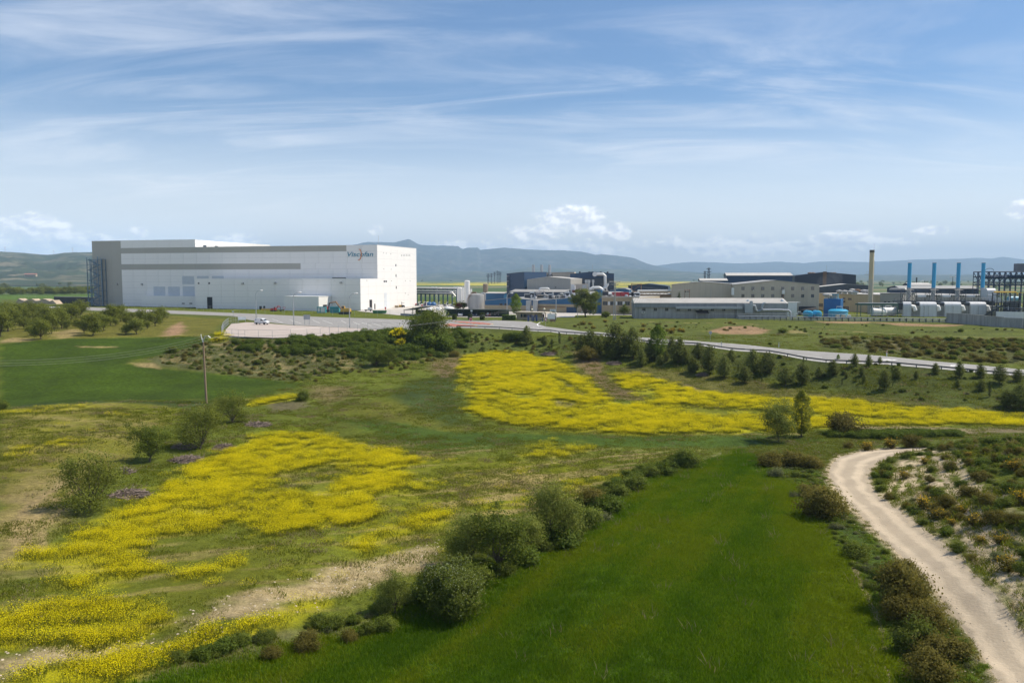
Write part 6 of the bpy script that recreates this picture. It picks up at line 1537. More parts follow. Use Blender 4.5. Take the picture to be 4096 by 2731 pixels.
for (x, y, h_, lb) in ((2128, 1270, 2.4, 'globe lamp left of the gatehouse roof duct'), (2177, 1270, 2.6, 'globe lamp over the gatehouse roof end'), (2202, 1281, 2.5, 'globe lamp on the nearer side of the brick pillar'), (2223, 1281, 2.5, 'globe lamp on the far side of the brick pillar')):
    p = D(x, y, 258); l = pole_lamp(x, y, h_, lb, 'globe', 'globe lamps at the gate'); 
    yy = {2128: 1238, 2177: 1236, 2202: 1253, 2223: 1253}[x]; q = D(x, yy, 262); l.location = (q[0], q[1], q[2] - h_)
for i, (px, py, dp) in enumerate(((3697, 1135, 380), (3809, 1120, 380))):
    q = D(px, 1165, dp); zt = D(px, py - 22 + 10, dp)[2]; o = thing('flood_mast', (q[0], q[1], 0), ['twin headed lamp mast between the first two blue chimneys', 'twin headed lamp mast before the third blue chimney'][i], 'lamp mast'); MB().tube([(0, 0, 0), (0, 0, zt)], [.2, .12], 6).build('post', DARKSTEEL, o)
    for s_ in (-1, 1): MB().box(s_ * 1.1 - .5, s_ * 1.1 + .5, -.2, .2, zt - .1, zt + .2).build('lantern', TANKW, o)
    MB().beam((-1.1, 0, zt), (1.1, 0, zt), .1).build('arm', DARKSTEEL, o)

# ------------------------------------------------------------------ signs
def sign(px, py, ht, shape, label, face, size=.45, rz=0.0):
    p = P(px, py); o = thing('road_sign', p, label, 'sign'); o.rotation_euler = (0, 0, rz)
    MB().tube([(0, .05, -.2), (0, .05, ht + size)], .04, 6).build('post', STEEL, o)
    def disc(r_, n, ph, t, m, nm):
        pts = [(r_ * math.cos(2 * math.pi * k / n + ph), r_ * math.sin(2 * math.pi * k / n + ph)) for k in range(n)]
        return MB().prism([(a, ht + b) for a, b in pts], -t - .015, -t).build(nm, m, o)
    W_ = mat('sign_white', (.75, .75, .74), .4, var=.02); R_ = mat('sign_red', (.5, .02, .03), .4, var=.02)
    if shape == 'yield': disc(size * 1.15, 3, -math.pi / 2, 0, R_, 'rim'); disc(size * .75, 3, -math.pi / 2, .02, W_, 'face')
    elif shape == 'stop': disc(size, 8, math.pi / 8, 0, W_, 'rim'); disc(size * .92, 8, math.pi / 8, .02, R_, 'face'); Fs = Front((p[0] - size, p[1]), (p[0] + size, p[1])); c_ = [project(p[0] + a * size * .68, p[1] - .04, p[2] + ht + b * size * .28) for a, b in ((-1, -1), (1, 1))]; facade_text('STOP', Fs, c_[0][0], c_[1][0], c_[0][1], c_[1][1], W_, o, 'word', t=-.045, shear=0, bold=.01, org=p)
    elif shape == 'limit': disc(size, 18, 0, 0, R_, 'rim'); disc(size * .74, 18, 0, .02, W_, 'face'); MB().box(-size * .9, size * .9, -.03, -.01, ht - size * 2.1, ht - size * 1.1).build('plate', W_, o)
    elif shape == 'back': disc(size, 18, 0, 0, mat('sign_back', (.35, .37, .39), .5, metal=.4), 'plate')
    elif shape == 'board': MB().box(-size, size, -.03, 0, ht - size * .7, ht + size * .7).build('board', face or W_, o)
    return o
sign(1137, 1259, 2.6, 'yield', 'red and white yield sign before the entrance block', None, .6)
sign(1883, 1306, 2.1, 'stop', 'red stop sign on the traffic island', None, .5)
sign(1886, 1277, 2.9, 'board', 'narrow white sign behind the stop sign', None, .35)
sign(1784, 1270, 2.2, 'back', 'grey back of a round sign before the car shelter', None, .45)
sign(1951, 1278, 2.0, 'back', 'grey back of a round sign right of the clipped bushes', None, .42)
sign(2182, 1305, 2.0, 'yield', 'red and white yield sign at the gate corner', None, .5)
sign(2328, 1264, 2.2, 'limit', 'red ringed prohibition sign left of the big pine trunk', None, .38)
sign(2379, 1264, 2.0, 'limit', 'red ringed prohibition sign right of the big pine trunk', None, .38)
sign(2841, 1362, 1.9, 'back', 'small round grey sign on the meadow above the road', None, .4)
for i, (x0, x1) in enumerate(((1219, 1237),)):
    a, b = P(1219, 1299), P(1237, 1299); F = Front(a, b); org = (a[0], a[1], 0)
    o = thing('notice_board', org, 'grey double post notice board seen from behind', 'sign')
    z1 = F.sz(1228, 1259)[1]; MB(F, org).box(-.3, F.len + .3, -.06, 0, z1 - 1.4, z1).build('board', mat('sign_back', (.35, .37, .39)), o)
    for k in (0, 1): MB(F, org).box(F.len * k - .06, F.len * k + .06, .01, .12, -.2, z1 - .1).build('post', STEEL, o)
o = sign(933, 1266, 1.9, 'board', 'pair of small white boards on posts beside the road', None, .35)
a, b = P(955, 1290), P(982, 1289); F = Front(a, b); org = (a[0], a[1], 0); o = thing('banner_board', org, 'white banner board on legs at the lot corner', 'sign'); MB(F, org).box(-.2, F.len + .2, -.05, 0, .75, 1.7).build('banner', mat('pale_banner', (.5, .55, .6), .5), o)
for k in (0, 1): MB(F, org).box(F.len * k - .05, F.len * k + .05, .01, .1, -.2, 1.75).build('leg', STEEL, o)
a = P(2189, 1292); F = Front((a[0], a[1]), (a[0] + 2.6, a[1])); org = (a[0], a[1], 0); o = thing('direction_board', org, 'white direction board on three posts beside the gate', 'sign'); MB(F, org).box(.1, 2.4, -.05, 0, 1.3, 2.9).build('board', MATS['sign_white'], o)
for k in (0.1, 1.2, 2.4): MB(F, org).box(k - .04, k + .04, .01, .1, -.2, 2.9).build('post', DARKSTEEL, o)

# ------------------------------------------------------------------ white van
def van():
    body = mat('van_white', (.74, .75, .76), .25, var=.02, spec=.6)
    p = P(1048, 1298); o = thing('delivery_van', (p[0], p[1], p[2] + .05), 'small white delivery van parked at the edge of the lot', 'van')
    o.rotation_euler = (0, 0, R(-14))
    prof = [(-2.0, .35), (-2.05, .9), (-1.98, 1.7), (-1.85, 1.82), (.3, 1.82), (.75, 1.62), (1.25, 1.12), (1.9, .95), (2.05, .75), (2.08, .4), (1.95, .3), (-1.9, .3)]
    me = MB().prism([(x, z) for x, z in prof], -.85, .85).mesh('body', body)
    bm = bmesh.new(); bm.from_mesh(me); bmesh.ops.bevel(bm, geom=[e for e in bm.edges], offset=.06, segments=2, affect='EDGES', clamp_overlap=True); bm.to_mesh(me); bm.free()
    add_obj('body', me, o)
    for s_ in (-1, 1):
        MB().prism([(.05, 1.15), (.05, 1.62), (.42, 1.62), (.72, 1.45), (1.0, 1.15)], s_ * .86 - .005, s_ * .86 + .005).build('side_window', GLASS, o)
        d_ = MB().box(-.02, .0, s_ * .86 - .004, s_ * .86 + .004, .4, 1.65).box(.98, 1.0, s_ * .86 - .004, s_ * .86 + .004, .45, 1.1).build('door_seam', DARKSTEEL, o)
        MB().box(-1.9, 1.9, s_ * .87 - .01, s_ * .87 + .01, .5, .62).build('side_trim', mat('grey_plastic', (.12, .12, .13), .6), o)
        MB().box(.9, 1.08, s_ * .95 - .08, s_ * .95 + .08, 1.1, 1.28).build('mirror', MATS['grey_plastic'], o)
        for x in (-1.3, 1.3):
            w = MB().tube([(x, s_ * .86 - .12, .3), (x, s_ * .86 + .04, .3)], .31, 16).build('wheel', RUBBER, o); MB().tube([(x, s_ * .86 - .05, .3), (x, s_ * .86 + .05, .3)], .17, 10).build('rim', STEEL, w)
        MB().box(2.02, 2.1, s_ * .62 - .16, s_ * .62 + .16, .72, .88).build('headlight', mat('lamp_glass', (.7, .7, .68), .2), o)
        MB().box(-2.08, -2.0, s_ * .74 - .07, s_ * .74 + .07, .9, 1.3).build('tail_light', RED, o)
    MB().poly([(.8, -.72, 1.6), (.8, .72, 1.6), (1.27, .76, 1.14), (1.27, -.76, 1.14)]).build('windscreen', GLASS, o)
    MB().box(1.95, 2.14, -.84, .84, .3, .52).build('front_bumper', MATS['grey_plastic'], o); MB().box(-2.14, -1.98, -.84, .84, .3, .55).build('rear_bumper', MATS['grey_plastic'], o)
    MB().box(-1.75, -1.35, -.875, -.862, 1.35, 1.6).build('door_emblem', mat('van_emblem', (.05, .16, .35), .5), o)
van()
# ------------------------------------------------------------------ site equipment before the warehouse
def excavator(px, py, s, m, label, rz, boom):
    p = P(px, py); o = thing('excavator', p, label, 'excavator'); o.rotation_euler = (0, 0, rz); o.scale = (s, s, s)
    for y in (-1.1, 1.1):
        t = MB().prism([(-1.9, .15), (-2.1, .45), (-1.9, .85), (1.9, .85), (2.1, .45), (1.9, .15), (1.6, 0), (-1.6, 0)], y - .3, y + .3).build('track', RUBBER, o)
    MB().box(-1.8, 1.8, -.8, .8, .4, .95).build('undercarriage', DARKSTEEL, o)
    MB().prism([(-2.1, 1.0), (-2.1, 1.9), (-1.6, 2.2), (.3, 2.2), (1.4, 1.6), (1.4, 1.0)], -1.2, 1.2).build('upper_body', m, o)
    c = MB().prism([(.2, 1.7), (.2, 3.0), (1.2, 3.05), (1.5, 2.2), (1.5, 1.5)], -1.2, -.2).build('cab', m, o)
    MB().prism([(.35, 2.1), (.35, 2.9), (1.12, 2.93), (1.36, 2.25)], -1.23, -.17).build('cab_window', GLASS, c)
    MB().tube([(q[0], .4, q[1]) for q in boom[:3]], [.28, .34, .22], 4).build('boom', RUST if s > 1 else m, o)
    MB().tube([(q[0], .4, q[1]) for q in boom[2:]], [.26, .16], 4).build('stick', DARKSTEEL, o)
    e = boom[-1]; MB().prism([(e[0] - .5, e[1] + .2), (e[0] + .4, e[1] + .2), (e[0] + .5, e[1] - .5), (e[0] - .1, e[1] - .9), (e[0] - .6, e[1] - .5)], -.05, .85).build('bucket', DARKSTEEL, o)
excavator(1380, 1257, 1.05, YEL, 'big yellow excavator with dark folded arm beside the teal containers', R(178), [(1.0, 1.6), (3.2, 4.6), (5.6, 4.2), (6.2, 1.6)])
excavator(1096, 1246, .62, RED, 'small red mini excavator near the annex wall', R(-2), [(1.2, 1.4), (2.6, 3.6), (4.2, 3.2), (4.6, .9)])
TEALC = mat('teal_container', (.03, .25, .29), .5, var=.08)
def container(px, py, L_, w, h_, m, label, ribs=True, name='container'):
    p = P(px, py); o = thing(name, p, label, 'container'); MB().box(0, L_, 0, w, .1, h_).build('body', m, o)
    MB().box(-.05, L_ + .05, -.05, w + .05, h_, h_ + .1).build('roof', m, o); MB().box(0, L_, -.03, 0, 0, .12).build('sill', STEEL, o)
    if ribs:
        for k in range(int(L_ / .6)): MB().box(.3 + k * .6, .45 + k * .6, -.05, .01, .2, h_ - .1).build('rib', m, o)
    return o
o = container(1268, 1252, 3.4, 2.3, 2.4, TEALC, 'teal and white site cabin left of the excavator', False, 'site_cabin'); MB().box(.3, 1.2, -.04, -.0, .5, 2.1).build('door', TANKW, o); MB().box(1.5, 3.2, -.04, 0, .4, 2.2).build('panel', TANKW, o)
container(1320, 1253, 3.6, 2.3, 2.5, TEALC, 'teal steel container under the excavator arm')
o = container(1300, 1250, 1.0, 1.6, 2.3, RED, 'narrow red cabinet between the teal containers', False, 'red_cabinet')
p = P(1492, 1254); o = thing('skip', p, 'long low green waste skip on the yard', 'skip'); GS_ = mat('skip_green', (.03, .15, .05), .6, var=.1)
MB().prism([(0, .1), (-.2, 1.1), (5.2, 1.1), (5.0, .1)], 0, 2).build('body', GS_, o); MB().box(-.25, 5.25, -.06, 2.06, 1.1, 1.18).build('rim', GS_, o)
for k in range(6): MB().box(.4 + k * .85, .5 + k * .85, -.06, .01, .15, 1.08).build('rib', GS_, o)
for i, (x, y, m, lb) in enumerate(((1579, 1231, YEL, 'stack of wooden crates by the sunlit end wall'), (1597, 1229, YEL, 'orange crate beside the forklift'))):
    p = P(x, y); o = thing('crate', p, lb, 'crate'); MB().box(0, 1.6, 0, 1.2, 0, 1.1).build('body', m if i else TANW, o)
    for k in range(4): MB().box(-.03, 1.63, -.04, 0, .1 + k * .27, .28 + k * .27).build('plank', m if i else TANW, o)
p = P(1611, 1229); o = thing('forklift', p, 'dark forklift at the corner of the sunlit end wall', 'forklift'); MB().box(-.5, .9, -.5, .5, .3, 1.0).build('body', DARKSTEEL, o); MB().box(-.5, -.35, -.45, .45, .1, 2.6).build('mast', DARKSTEEL, o); MB().box(-.3, .8, -.5, .5, 2.0, 2.1).build('roof', DARKSTEEL, o)
for (x, y) in ((-.2, -.5), (.7, -.5), (-.2, .5), (.7, .5)): MB().tube([(x, y - .1, .28), (x, y + .1, .28)], .28, 10).build('wheel', RUBBER, o)
for y in (-.25, .25): MB().box(-1.5, -.5, y - .06, y + .06, .08, .16).build('fork', STEEL, o)
p = P(1472, 1245); o = thing('flatbed_trailer', p, 'small flatbed trailer with pale load by the dark doors', 'trailer'); MB().box(-1.5, 1.8, 0, 1.6, .55, .75).build('bed', DARKSTEEL, o); MB().box(-.2, 1.2, .2, 1.4, .75, 1.6).build('load', TANKW, o)
for x in (-.9, 1.1): MB().tube([(x, -.05, .32), (x, .15, .32)], .32, 10).build('wheel', RUBBER, o)
for i, (x, y, lb) in enumerate(((1542, 1243, 'red hydrant post beside the green skip'), (1688, 1231, 'red hydrant post near the end corner of the warehouse'), (1944, 1263, 'red post box under the car shelter end'))):
    p = P(x, y); o = thing('hydrant_post', p, lb, 'hydrant'); MB().tube([(0, 0, 0), (0, 0, 1.2)], .14, 8).build('pipe', RED, o); MB().box(-.28, .28, -.2, .2, .9, 1.6).build('box', RED, o)
p = P(1064, 1243); o = thing('site_barrier', p, 'yellow site barrier beside the mini excavator', 'barrier'); MB().box(-2, 2.2, -.05, .05, .3, .9).build('board', YEL, o)
for x in (-1.8, 2.0): MB().box(x - .08, x + .08, -.3, .3, 0, .95).build('foot', YEL, o)

# ------------------------------------------------------------------ fences
def fence(name, label, px, ht, gap, mesh=True, m=STEEL, rails=(1.0,), wire=.9):
    pts = [P(*p) for p in px]; q = np.array(pts); d = np.concatenate([[0], np.cumsum(np.hypot(*(q[1:, :2] - q[:-1, :2]).T))])
    n = max(2, int(d[-1] / gap)); t = np.linspace(0, d[-1], n + 1)
    X = np.interp(t, d, q[:, 0]); Y = np.interp(t, d, q[:, 1]); ZZ = Z(X, Y)
    org = (X[0], Y[0], ZZ[0]); o = thing(name, org, label, 'fence')
    pm = MB().tube([(0, 0, -.3), (0, 0, ht)], .035, 6).mesh('post', m)
    for x, y, z in zip(X, Y, ZZ):
        ob = add_obj('post', pm, o); ob.location = (x - org[0], y - org[1], z - org[2])
    w = MB(None, org)
    for h_ in rails: w.tube([(x, y, z + ht * h_) for x, y, z in zip(X, Y, ZZ)], .025, 4)
    w.build('rail', m, o)
    if mesh:
        wm = MB(None, org)
        for h_ in np.linspace(.08, .95, 6): wm.tube([(x, y, z + ht * h_) for x, y, z in zip(X, Y, ZZ)], .007, 3)
        wm.build('wire', m, o)
    return o
fence('wire_fence', 'galvanised wire fence along the edge of the concrete lot', [(980,1353),(1089,1354),(1180,1351),(1268,1346),(1387,1330),(1476,1321),(1560,1320),(1650,1320)], 2.0, 4.0, rails=(1.0, .1))
fence('wire_fence', 'wire fence climbing the corner of the lot beside yellow flowers', [(980,1353),(905,1348),(886,1340),(893,1318),(915,1297),(950,1290)], 2.0, 2.2, rails=(1.0, .5, .05))
fence('wire_fence', 'thin wire fence between road verge and warehouse', [(330,1224),(500,1230),(700,1238),(900,1247),(1100,1254),(1300,1260),(1500,1265),(1560,1266)], 2.2, 5.0, rails=(1.0,))
fence('wire_fence', 'wire fence before the long shed and pipeline', [(2700,1279),(2950,1281),(3300,1284),(3600,1287),(3780,1292)], 2.2, 5.5, rails=(1.0,))
fence('field_fence', 'far wire fence beside the green field left of the warehouse', [(60,1196),(150,1194),(260,1190),(372,1184)], 2.2, 6.0, mesh=False)
# guard rail
gr = [P(*p) for p in [(1827,1312),(2000,1317),(2200,1329),(2330,1343),(2500,1355),(2746,1381),(3076,1413),(3472,1458),(4096,1506),(4400,1540)]]
q = np.array(gr); d = np.concatenate([[0], np.cumsum(np.hypot(*(q[1:, :2] - q[:-1, :2]).T))]); n = int(d[-1] / 4)
t = np.linspace(0, d[-1], n + 1); X = np.interp(t, d, q[:, 0]); Y = np.interp(t, d, q[:, 1]); ZZ = Z(X, Y)
org = (X[0], Y[0], ZZ[0]); o = thing('guard_rail', org, 'steel guard rail along the valley side of the road', 'guard rail')
GRM = mat('rail_zinc', (.16, .165, .175), .55, metal=.5, var=.15)
pm = MB().box(-.06, .06, -.08, .08, -.4, .72).mesh('post', GRM)
for k in range(n + 1): ob = add_obj('post', pm, o); ob.location = (X[k] - org[0], Y[k] - org[1], ZZ[k] - org[2])
for k in range(n):
    a, b = Vector((X[k], Y[k], ZZ[k])), Vector((X[k + 1], Y[k + 1], ZZ[k + 1])); e = (b - a).normalized(); nn = Vector((-e.y, e.x, 0)) * .06
    mb = MB(None, org); prof = [(.45, 0), (.52, 1), (.58, 0), (.64, 1), (.70, 0)]
    for (h0, t0), (h1, t1) in zip(prof, prof[1:]):
        mb.poly([tuple(a + nn * t0 + Vector((0, 0, h0))), tuple(b + nn * t0 + Vector((0, 0, h0))), tuple(b + nn * t1 + Vector((0, 0, h1))), tuple(a + nn * t1 + Vector((0, 0, h1)))])
    mb.build('rail_plate', GRM, o)
for k, (x, y) in enumerate(((2885, 1388), (3115, 1389), (3547, 1425))):
    p = P(x, y); o = thing('marker_post', p, ['white delineator post at the guard rail by the field entrance', 'white delineator post on the far verge before the shrub bank', 'slim red topped marker post below the eroded bank'][k], 'marker post'); MB().box(-.07, .07, -.05, .05, -.2, 1.1).build('post', TANKW, o); MB().box(-.075, .075, -.055, .055, .8, .95).build('reflector', DARKSTEEL if k < 2 else RED, o)
# ------------------------------------------------------------------ poles, pylons, wires
p = P(826, 1612); zt = D(826, 1368, p[1])[2]
WOODP = mat('pole_concrete', (.24, .17, .11), .9, var=.15, scale=1, streak=.2)
o = thing('power_pole', p, 'tall slim power pole with steel fork head in the field', 'power pole'); h_ = zt - p[2]
MB().tube([(0, 0, -.5), (-.12, 0, h_ * .5), (-.22, 0, h_)], [.2, .17, .13], 10).build('shaft', WOODP, o, True)
MB().tube([(-.22, 0, h_ - .2), (-.55, 0, h_ + 1.0)], .07, 6).build('fork_arm', TANKW, o); MB().tube([(-.22, 0, h_ - .3), (-.1, 0, h_ + .5), (.1, 0, h_ + .95), (.6, 0, h_ + 1.05), (.95, 0, h_ + .7)], .05, 6).build('fork_arm', STEEL, o)
for (x, z) in ((-.55, 1.05), (.95, .65), (-.3, .1)): MB().lathe((x, 0, h_ + z), [(.03, 0), (.08, .05), (.04, .1), (.08, .15), (.03, .25)], 8).build('insulator', TANKW, o)
ptop = Vector((p[0] - .4, p[1], p[2] + h_ + .9))
def lattice(px, py, ztop, w0, w1, name, label, depth=None, arms=(), m=STEEL, b=.09):
    if depth: q = D(px, py, depth); q = (q[0], q[1], 0)
    else: q = P(px, py)
    h_ = ztop - q[2]; o = thing(name, q, label, 'pylon'); n = 7
    c = [(-1, -1), (1, -1), (1, 1), (-1, 1)]
    wz = lambda f: w0 + (w1 - w0) * f
    for (a, e) in c: MB().beam((a * w0, e * w0, -.3), (a * w1, e * w1, h_), b * 1.3).build('leg', m, o)
    br = MB()
    for k in range(n):
        f0, f1 = k / n, (k + 1) / n
        for i in range(4):
            a, e = c[i], c[(i + 1) % 4]
            if k % 2: a, e = e, a
            br.beam((a[0] * wz(f0), a[1] * wz(f0), h_ * f0), (e[0] * wz(f1), e[1] * wz(f1), h_ * f1), b)
    br.build('bracing', m, o)
    for (f, L_) in arms: MB().beam((-L_, 0, h_ * f), (L_, 0, h_ * f), b * 1.5).beam((-L_, 0, h_ * f), (0, 0, h_ * f - L_ * .3), b).beam((L_, 0, h_ * f), (0, 0, h_ * f - L_ * .3), b).build('cross_arm', m, o)
    return o, Vector((q[0], q[1], ztop))
q = P(2458, 1281); zt = D(2458, 1126, q[1])[2]
o, ltop = lattice(2458, 1281, zt, .38, .2, 'lattice_pole', 'steel lattice power pole standing on the meadow before the office', arms=((1.0, 2.0), (.93, 1.4)), m=TANKG, b=.11)
fr = D(2748, 1210, 300); zt = D(2748, 1158, 300)[2]; o = thing('transformer_frame', (fr[0], fr[1], 0), 'rusty steel transformer frame before the plain beige hall', 'frame pole')
for x in (-.85, .85): MB().beam((x, 0, 0), (x, 0, zt), .22).build('post', RUST, o)
for f in (.3, .62, .98): MB().beam((-1.2, 0, zt * f), (1.2, 0, zt * f), .2).build('crossbar', RUST, o)
for x in (-.6, 0, .6): MB().lathe((x, 0, zt * .98 - .9), [(.1, 0), (.16, .3), (.1, .6)], 6).build('insulator', DARKSTEEL, o)
for i, (px, y1, dp, w) in enumerate(((2834, 1070, 900, 1.2), (2819, 1084, 1300, 1.2), (1953, 1095, 1600, 1.6), (1966, 1093, 1900, 1.6), (1978, 1087, 2000, 1.6), (1989, 1083, 2100, 1.6), (1996, 1086, 2300, 1.6), (2002, 1088, 2500, 1.6), (3666, 1110, 700, .6))):
    zt = D(px, y1, dp)[2]; lattice(px, 1130, zt, w, w * .5, 'pylon', 'far lattice pylon, %s' % ['big dark one above the beige gable roof', 'thin one just left of the dark pylon', 'first of the line left of the navy tower', 'second of the line left of the navy tower', 'third of the line left of the navy tower', 'fourth of the line left of the navy tower', 'fifth of the line left of the navy tower', 'nearest to the navy tower of the line', 'short mast between cream and blue chimneys'][i], depth=dp, arms=((.95, w * 2.2), (.82, w * 2.6), (.7, w * 2.2)) if i < 8 else (), m=DARKSTEEL, b=.16 + dp * .00012)
def wire(name, a, b, sag, label, r_=.009):
    pts = []
    for k in range(25):
        f = k / 24; v = a.lerp(b, f); v.z -= sag * 4 * f * (1 - f); pts.append(tuple(v - a))
    o = MB().tube(pts, r_, 4).build(name, mat('cable', (.22, .23, .23), .6), None); o.location = a; tag(o, label, 'cable', 'power lines')
for k, (dx, py) in enumerate(((0, 1437), (.5, 1448), (1.0, 1458))):
    e = Vector(D(-150, py + 4, 92)); wire('power_line', ptop + Vector((dx, 0, -.3 * k)), e, 1.2, '%s power line running left from the slim power pole' % ['upper', 'middle', 'lower'][k])
for k, dx in enumerate((-1.8, 0, 1.8)):
    wire('power_line', ptop + Vector((.5 * k, 0, -.2)), ltop + Vector((dx, 0, .1)), 4.0, '%s power line between slim pole and lattice pole' % ['nearest', 'middle', 'farthest'][k])
for k in range(3): wire('power_line', ltop + Vector((-1.8 + 1.8 * k, 0, .1)), Vector((D(2748, 1158, 300)[0] - .6 + .6 * k, 300, D(2748, 1158, 300)[2])), 1.0, '%s power line from lattice pole to the rusty frame' % ['nearest', 'middle', 'farthest'][k])
# wind turbines on the hill, far farmhouse
for i, (px, py) in enumerate(((216, 1020), (291, 1012), (21, 1006))):
    q = D(px, py, 4600); o = thing('wind_turbine', (q[0], q[1], q[2] - 8), ['far white wind turbine in the middle of the wooded hill crest', 'far white wind turbine nearest the warehouse', 'far white wind turbine at the picture edge'][i], 'wind turbine')
    MB().tube([(0, 0, 0), (0, 0, 34)], [1.6, 1.0], 8).build('tower', TANKW, o)
    for k in range(3):
        a = k * 2.094 + i; MB().tube([(0, -1.5, 34), (15 * math.cos(a), -1.5, 34 + 15 * math.sin(a))], [.9, .25], 4).build('blade', TANKW, o)
q = D(120, 1098, 2600); o = thing('farm_shed', (q[0], q[1], q[2] - 3), 'far long farm shed with red roof below the wooded hill', 'farm building'); MB().box(-18, 18, 0, 10, -4, 4).build('wall', TANW, o); MB().prism_x([(-1, 4), (5, 6.5), (11, 4)], -19, 19).build('roof', mat('red_roof', (.42, .16, .11), .8), o)
# dark retaining wall and low kerb walls left of the warehouse
A = P(216, 1212); B = P(374, 1216); F = Front(A, B); org = (A[0], A[1], A[2]); o = thing('retaining_wall', org, 'dark retaining bank left of the warehouse stairs', 'wall'); z1 = F.sz(300, 1189)[1]
MB(F, org).box(0, F.len, 0, .6, -1, z1).build('face', mat('dark_membrane', (.02, .022, .024), .6, var=.3, scale=.3), o); MB(F, org).box(0, F.len, -.1, .8, z1, z1 + .3).build('coping', CONCW, o)
A = P(60, 1215); B = P(226, 1216); F = Front(A, B); org = (A[0], A[1], A[2]); o = thing('earth_berm', org, 'pale earth berm at the left roadside', 'berm'); prof = [(0, 0)] + [(F.len * k / 12, 2.2 + .7 * math.sin(k * 1.7)) for k in range(1, 12)] + [(F.len, 0)]
MB(F, org).prism(prof, 0, 5).build('soil', mat('berm_soil', (.42, .34, .25), .95, var=.25, scale=.6), o)

# ------------------------------------------------------------------ plants
def leaf_mat(name, a, b, trans=.35, rough=.6, gain=1.3):
    hue = (1.04, 1.0, .62) if gain != 1.0 else (1, 1, 1)
    a, b = tuple(min(.85, q * gain * h) for q, h in zip(a, hue)), tuple(min(.85, q * gain * h) for q, h in zip(b, hue))
    trans = min(.5, trans + .12)
    m = bpy.data.materials.new(name); m.use_nodes = True
    nt = m.node_tree; N, L = nt.nodes, nt.links
    bs = N['Principled BSDF']; bs.inputs['Roughness'].default_value = rough; bs.inputs['Specular IOR Level'].default_value = .06
    at = N.new('ShaderNodeAttribute'); at.attribute_name = 'var'
    oi = N.new('ShaderNodeObjectInfo')
    mx = N.new('ShaderNodeMix'); mx.data_type = 'RGBA'
    L.new(at.outputs['Fac'], mx.inputs[0]); mx.inputs[6].default_value = (*a, 1); mx.inputs[7].default_value = (*b, 1)
    mr = N.new('ShaderNodeMapRange'); L.new(oi.outputs['Random'], mr.inputs[0]); mr.inputs[3].default_value = .82; mr.inputs[4].default_value = 1.2
    vm = N.new('ShaderNodeVectorMath'); vm.operation = 'SCALE'; L.new(mx.outputs[2], vm.inputs[0]); L.new(mr.outputs[0], vm.inputs['Scale'])
    L.new(vm.outputs[0], bs.inputs['Base Color'])
    tr = N.new('ShaderNodeBsdfTranslucent'); L.new(vm.outputs[0], tr.inputs[0])
    ms = N.new('ShaderNodeMixShader'); ms.inputs[0].default_value = trans
    L.new(bs.outputs[0], ms.inputs[1]); L.new(tr.outputs[0], ms.inputs[2])
    L.new(ms.outputs[0], N['Material Output'].inputs['Surface'])
    MATS[name] = m
    return m
L_ORCH = leaf_mat('orchard_leaf', (.090, .115, .026), (.150, .170, .050))
L_PINE = leaf_mat('pine_needle', (.068, .092, .030), (.125, .145, .052), .3)
L_CYP = leaf_mat('cypress_leaf', (.03, .045, .016), (.055, .075, .025), .15)
L_SHRUB = leaf_mat('shrub_leaf', (.068, .098, .022), (.125, .155, .04))
L_BROWN = leaf_mat('brown_shrub_leaf', (.085, .080, .026), (.145, .130, .045))
L_GREY = leaf_mat('grey_shrub_leaf', (.085, .100, .065), (.135, .15, .10))
L_WILLOW = leaf_mat('willow_leaf', (.105, .135, .035), (.19, .215, .075))
L_POPLAR = leaf_mat('poplar_leaf', (.13, .15, .02), (.23, .235, .045))
L_FRESH = leaf_mat('fresh_leaf', (.08, .135, .018), (.15, .21, .04))
L_BRAMBLE = leaf_mat('bramble_leaf', (.048, .078, .016), (.095, .132, .03))
L_BLOOM = leaf_mat('yellow_bloom', (.65, .55, .004), (.82, .72, .012), .35, gain=1.0)
L_GORSE = leaf_mat('gorse_bloom', (.50, .30, .008), (.66, .42, .015), .3, gain=1.0)
L_WHITE = leaf_mat('hawthorn_blossom', (.19, .23, .10), (.34, .37, .20), .3, gain=1.0)
L_PLUM = leaf_mat('plum_leaf', (.06, .02, .025), (.10, .035, .04))
L_WHEAT = leaf_mat('wheat_blade', (.090, .168, .004), (.162, .245, .010), .45, gain=1.0)
L_GRASS = leaf_mat('grass_blade', (.105, .135, .010), (.195, .20, .026), .45, gain=1.0)
L_DRY = leaf_mat('dry_grass_blade', (.20, .15, .07), (.36, .29, .16), .4, gain=1.0)
BARK = mat('bark', (.10, .075, .05), .95, var=.3, scale=3)
TWIG = mat('dead_twig', (.22, .17, .135), .95, var=.3, scale=4)
NPR = np.random.RandomState(11)

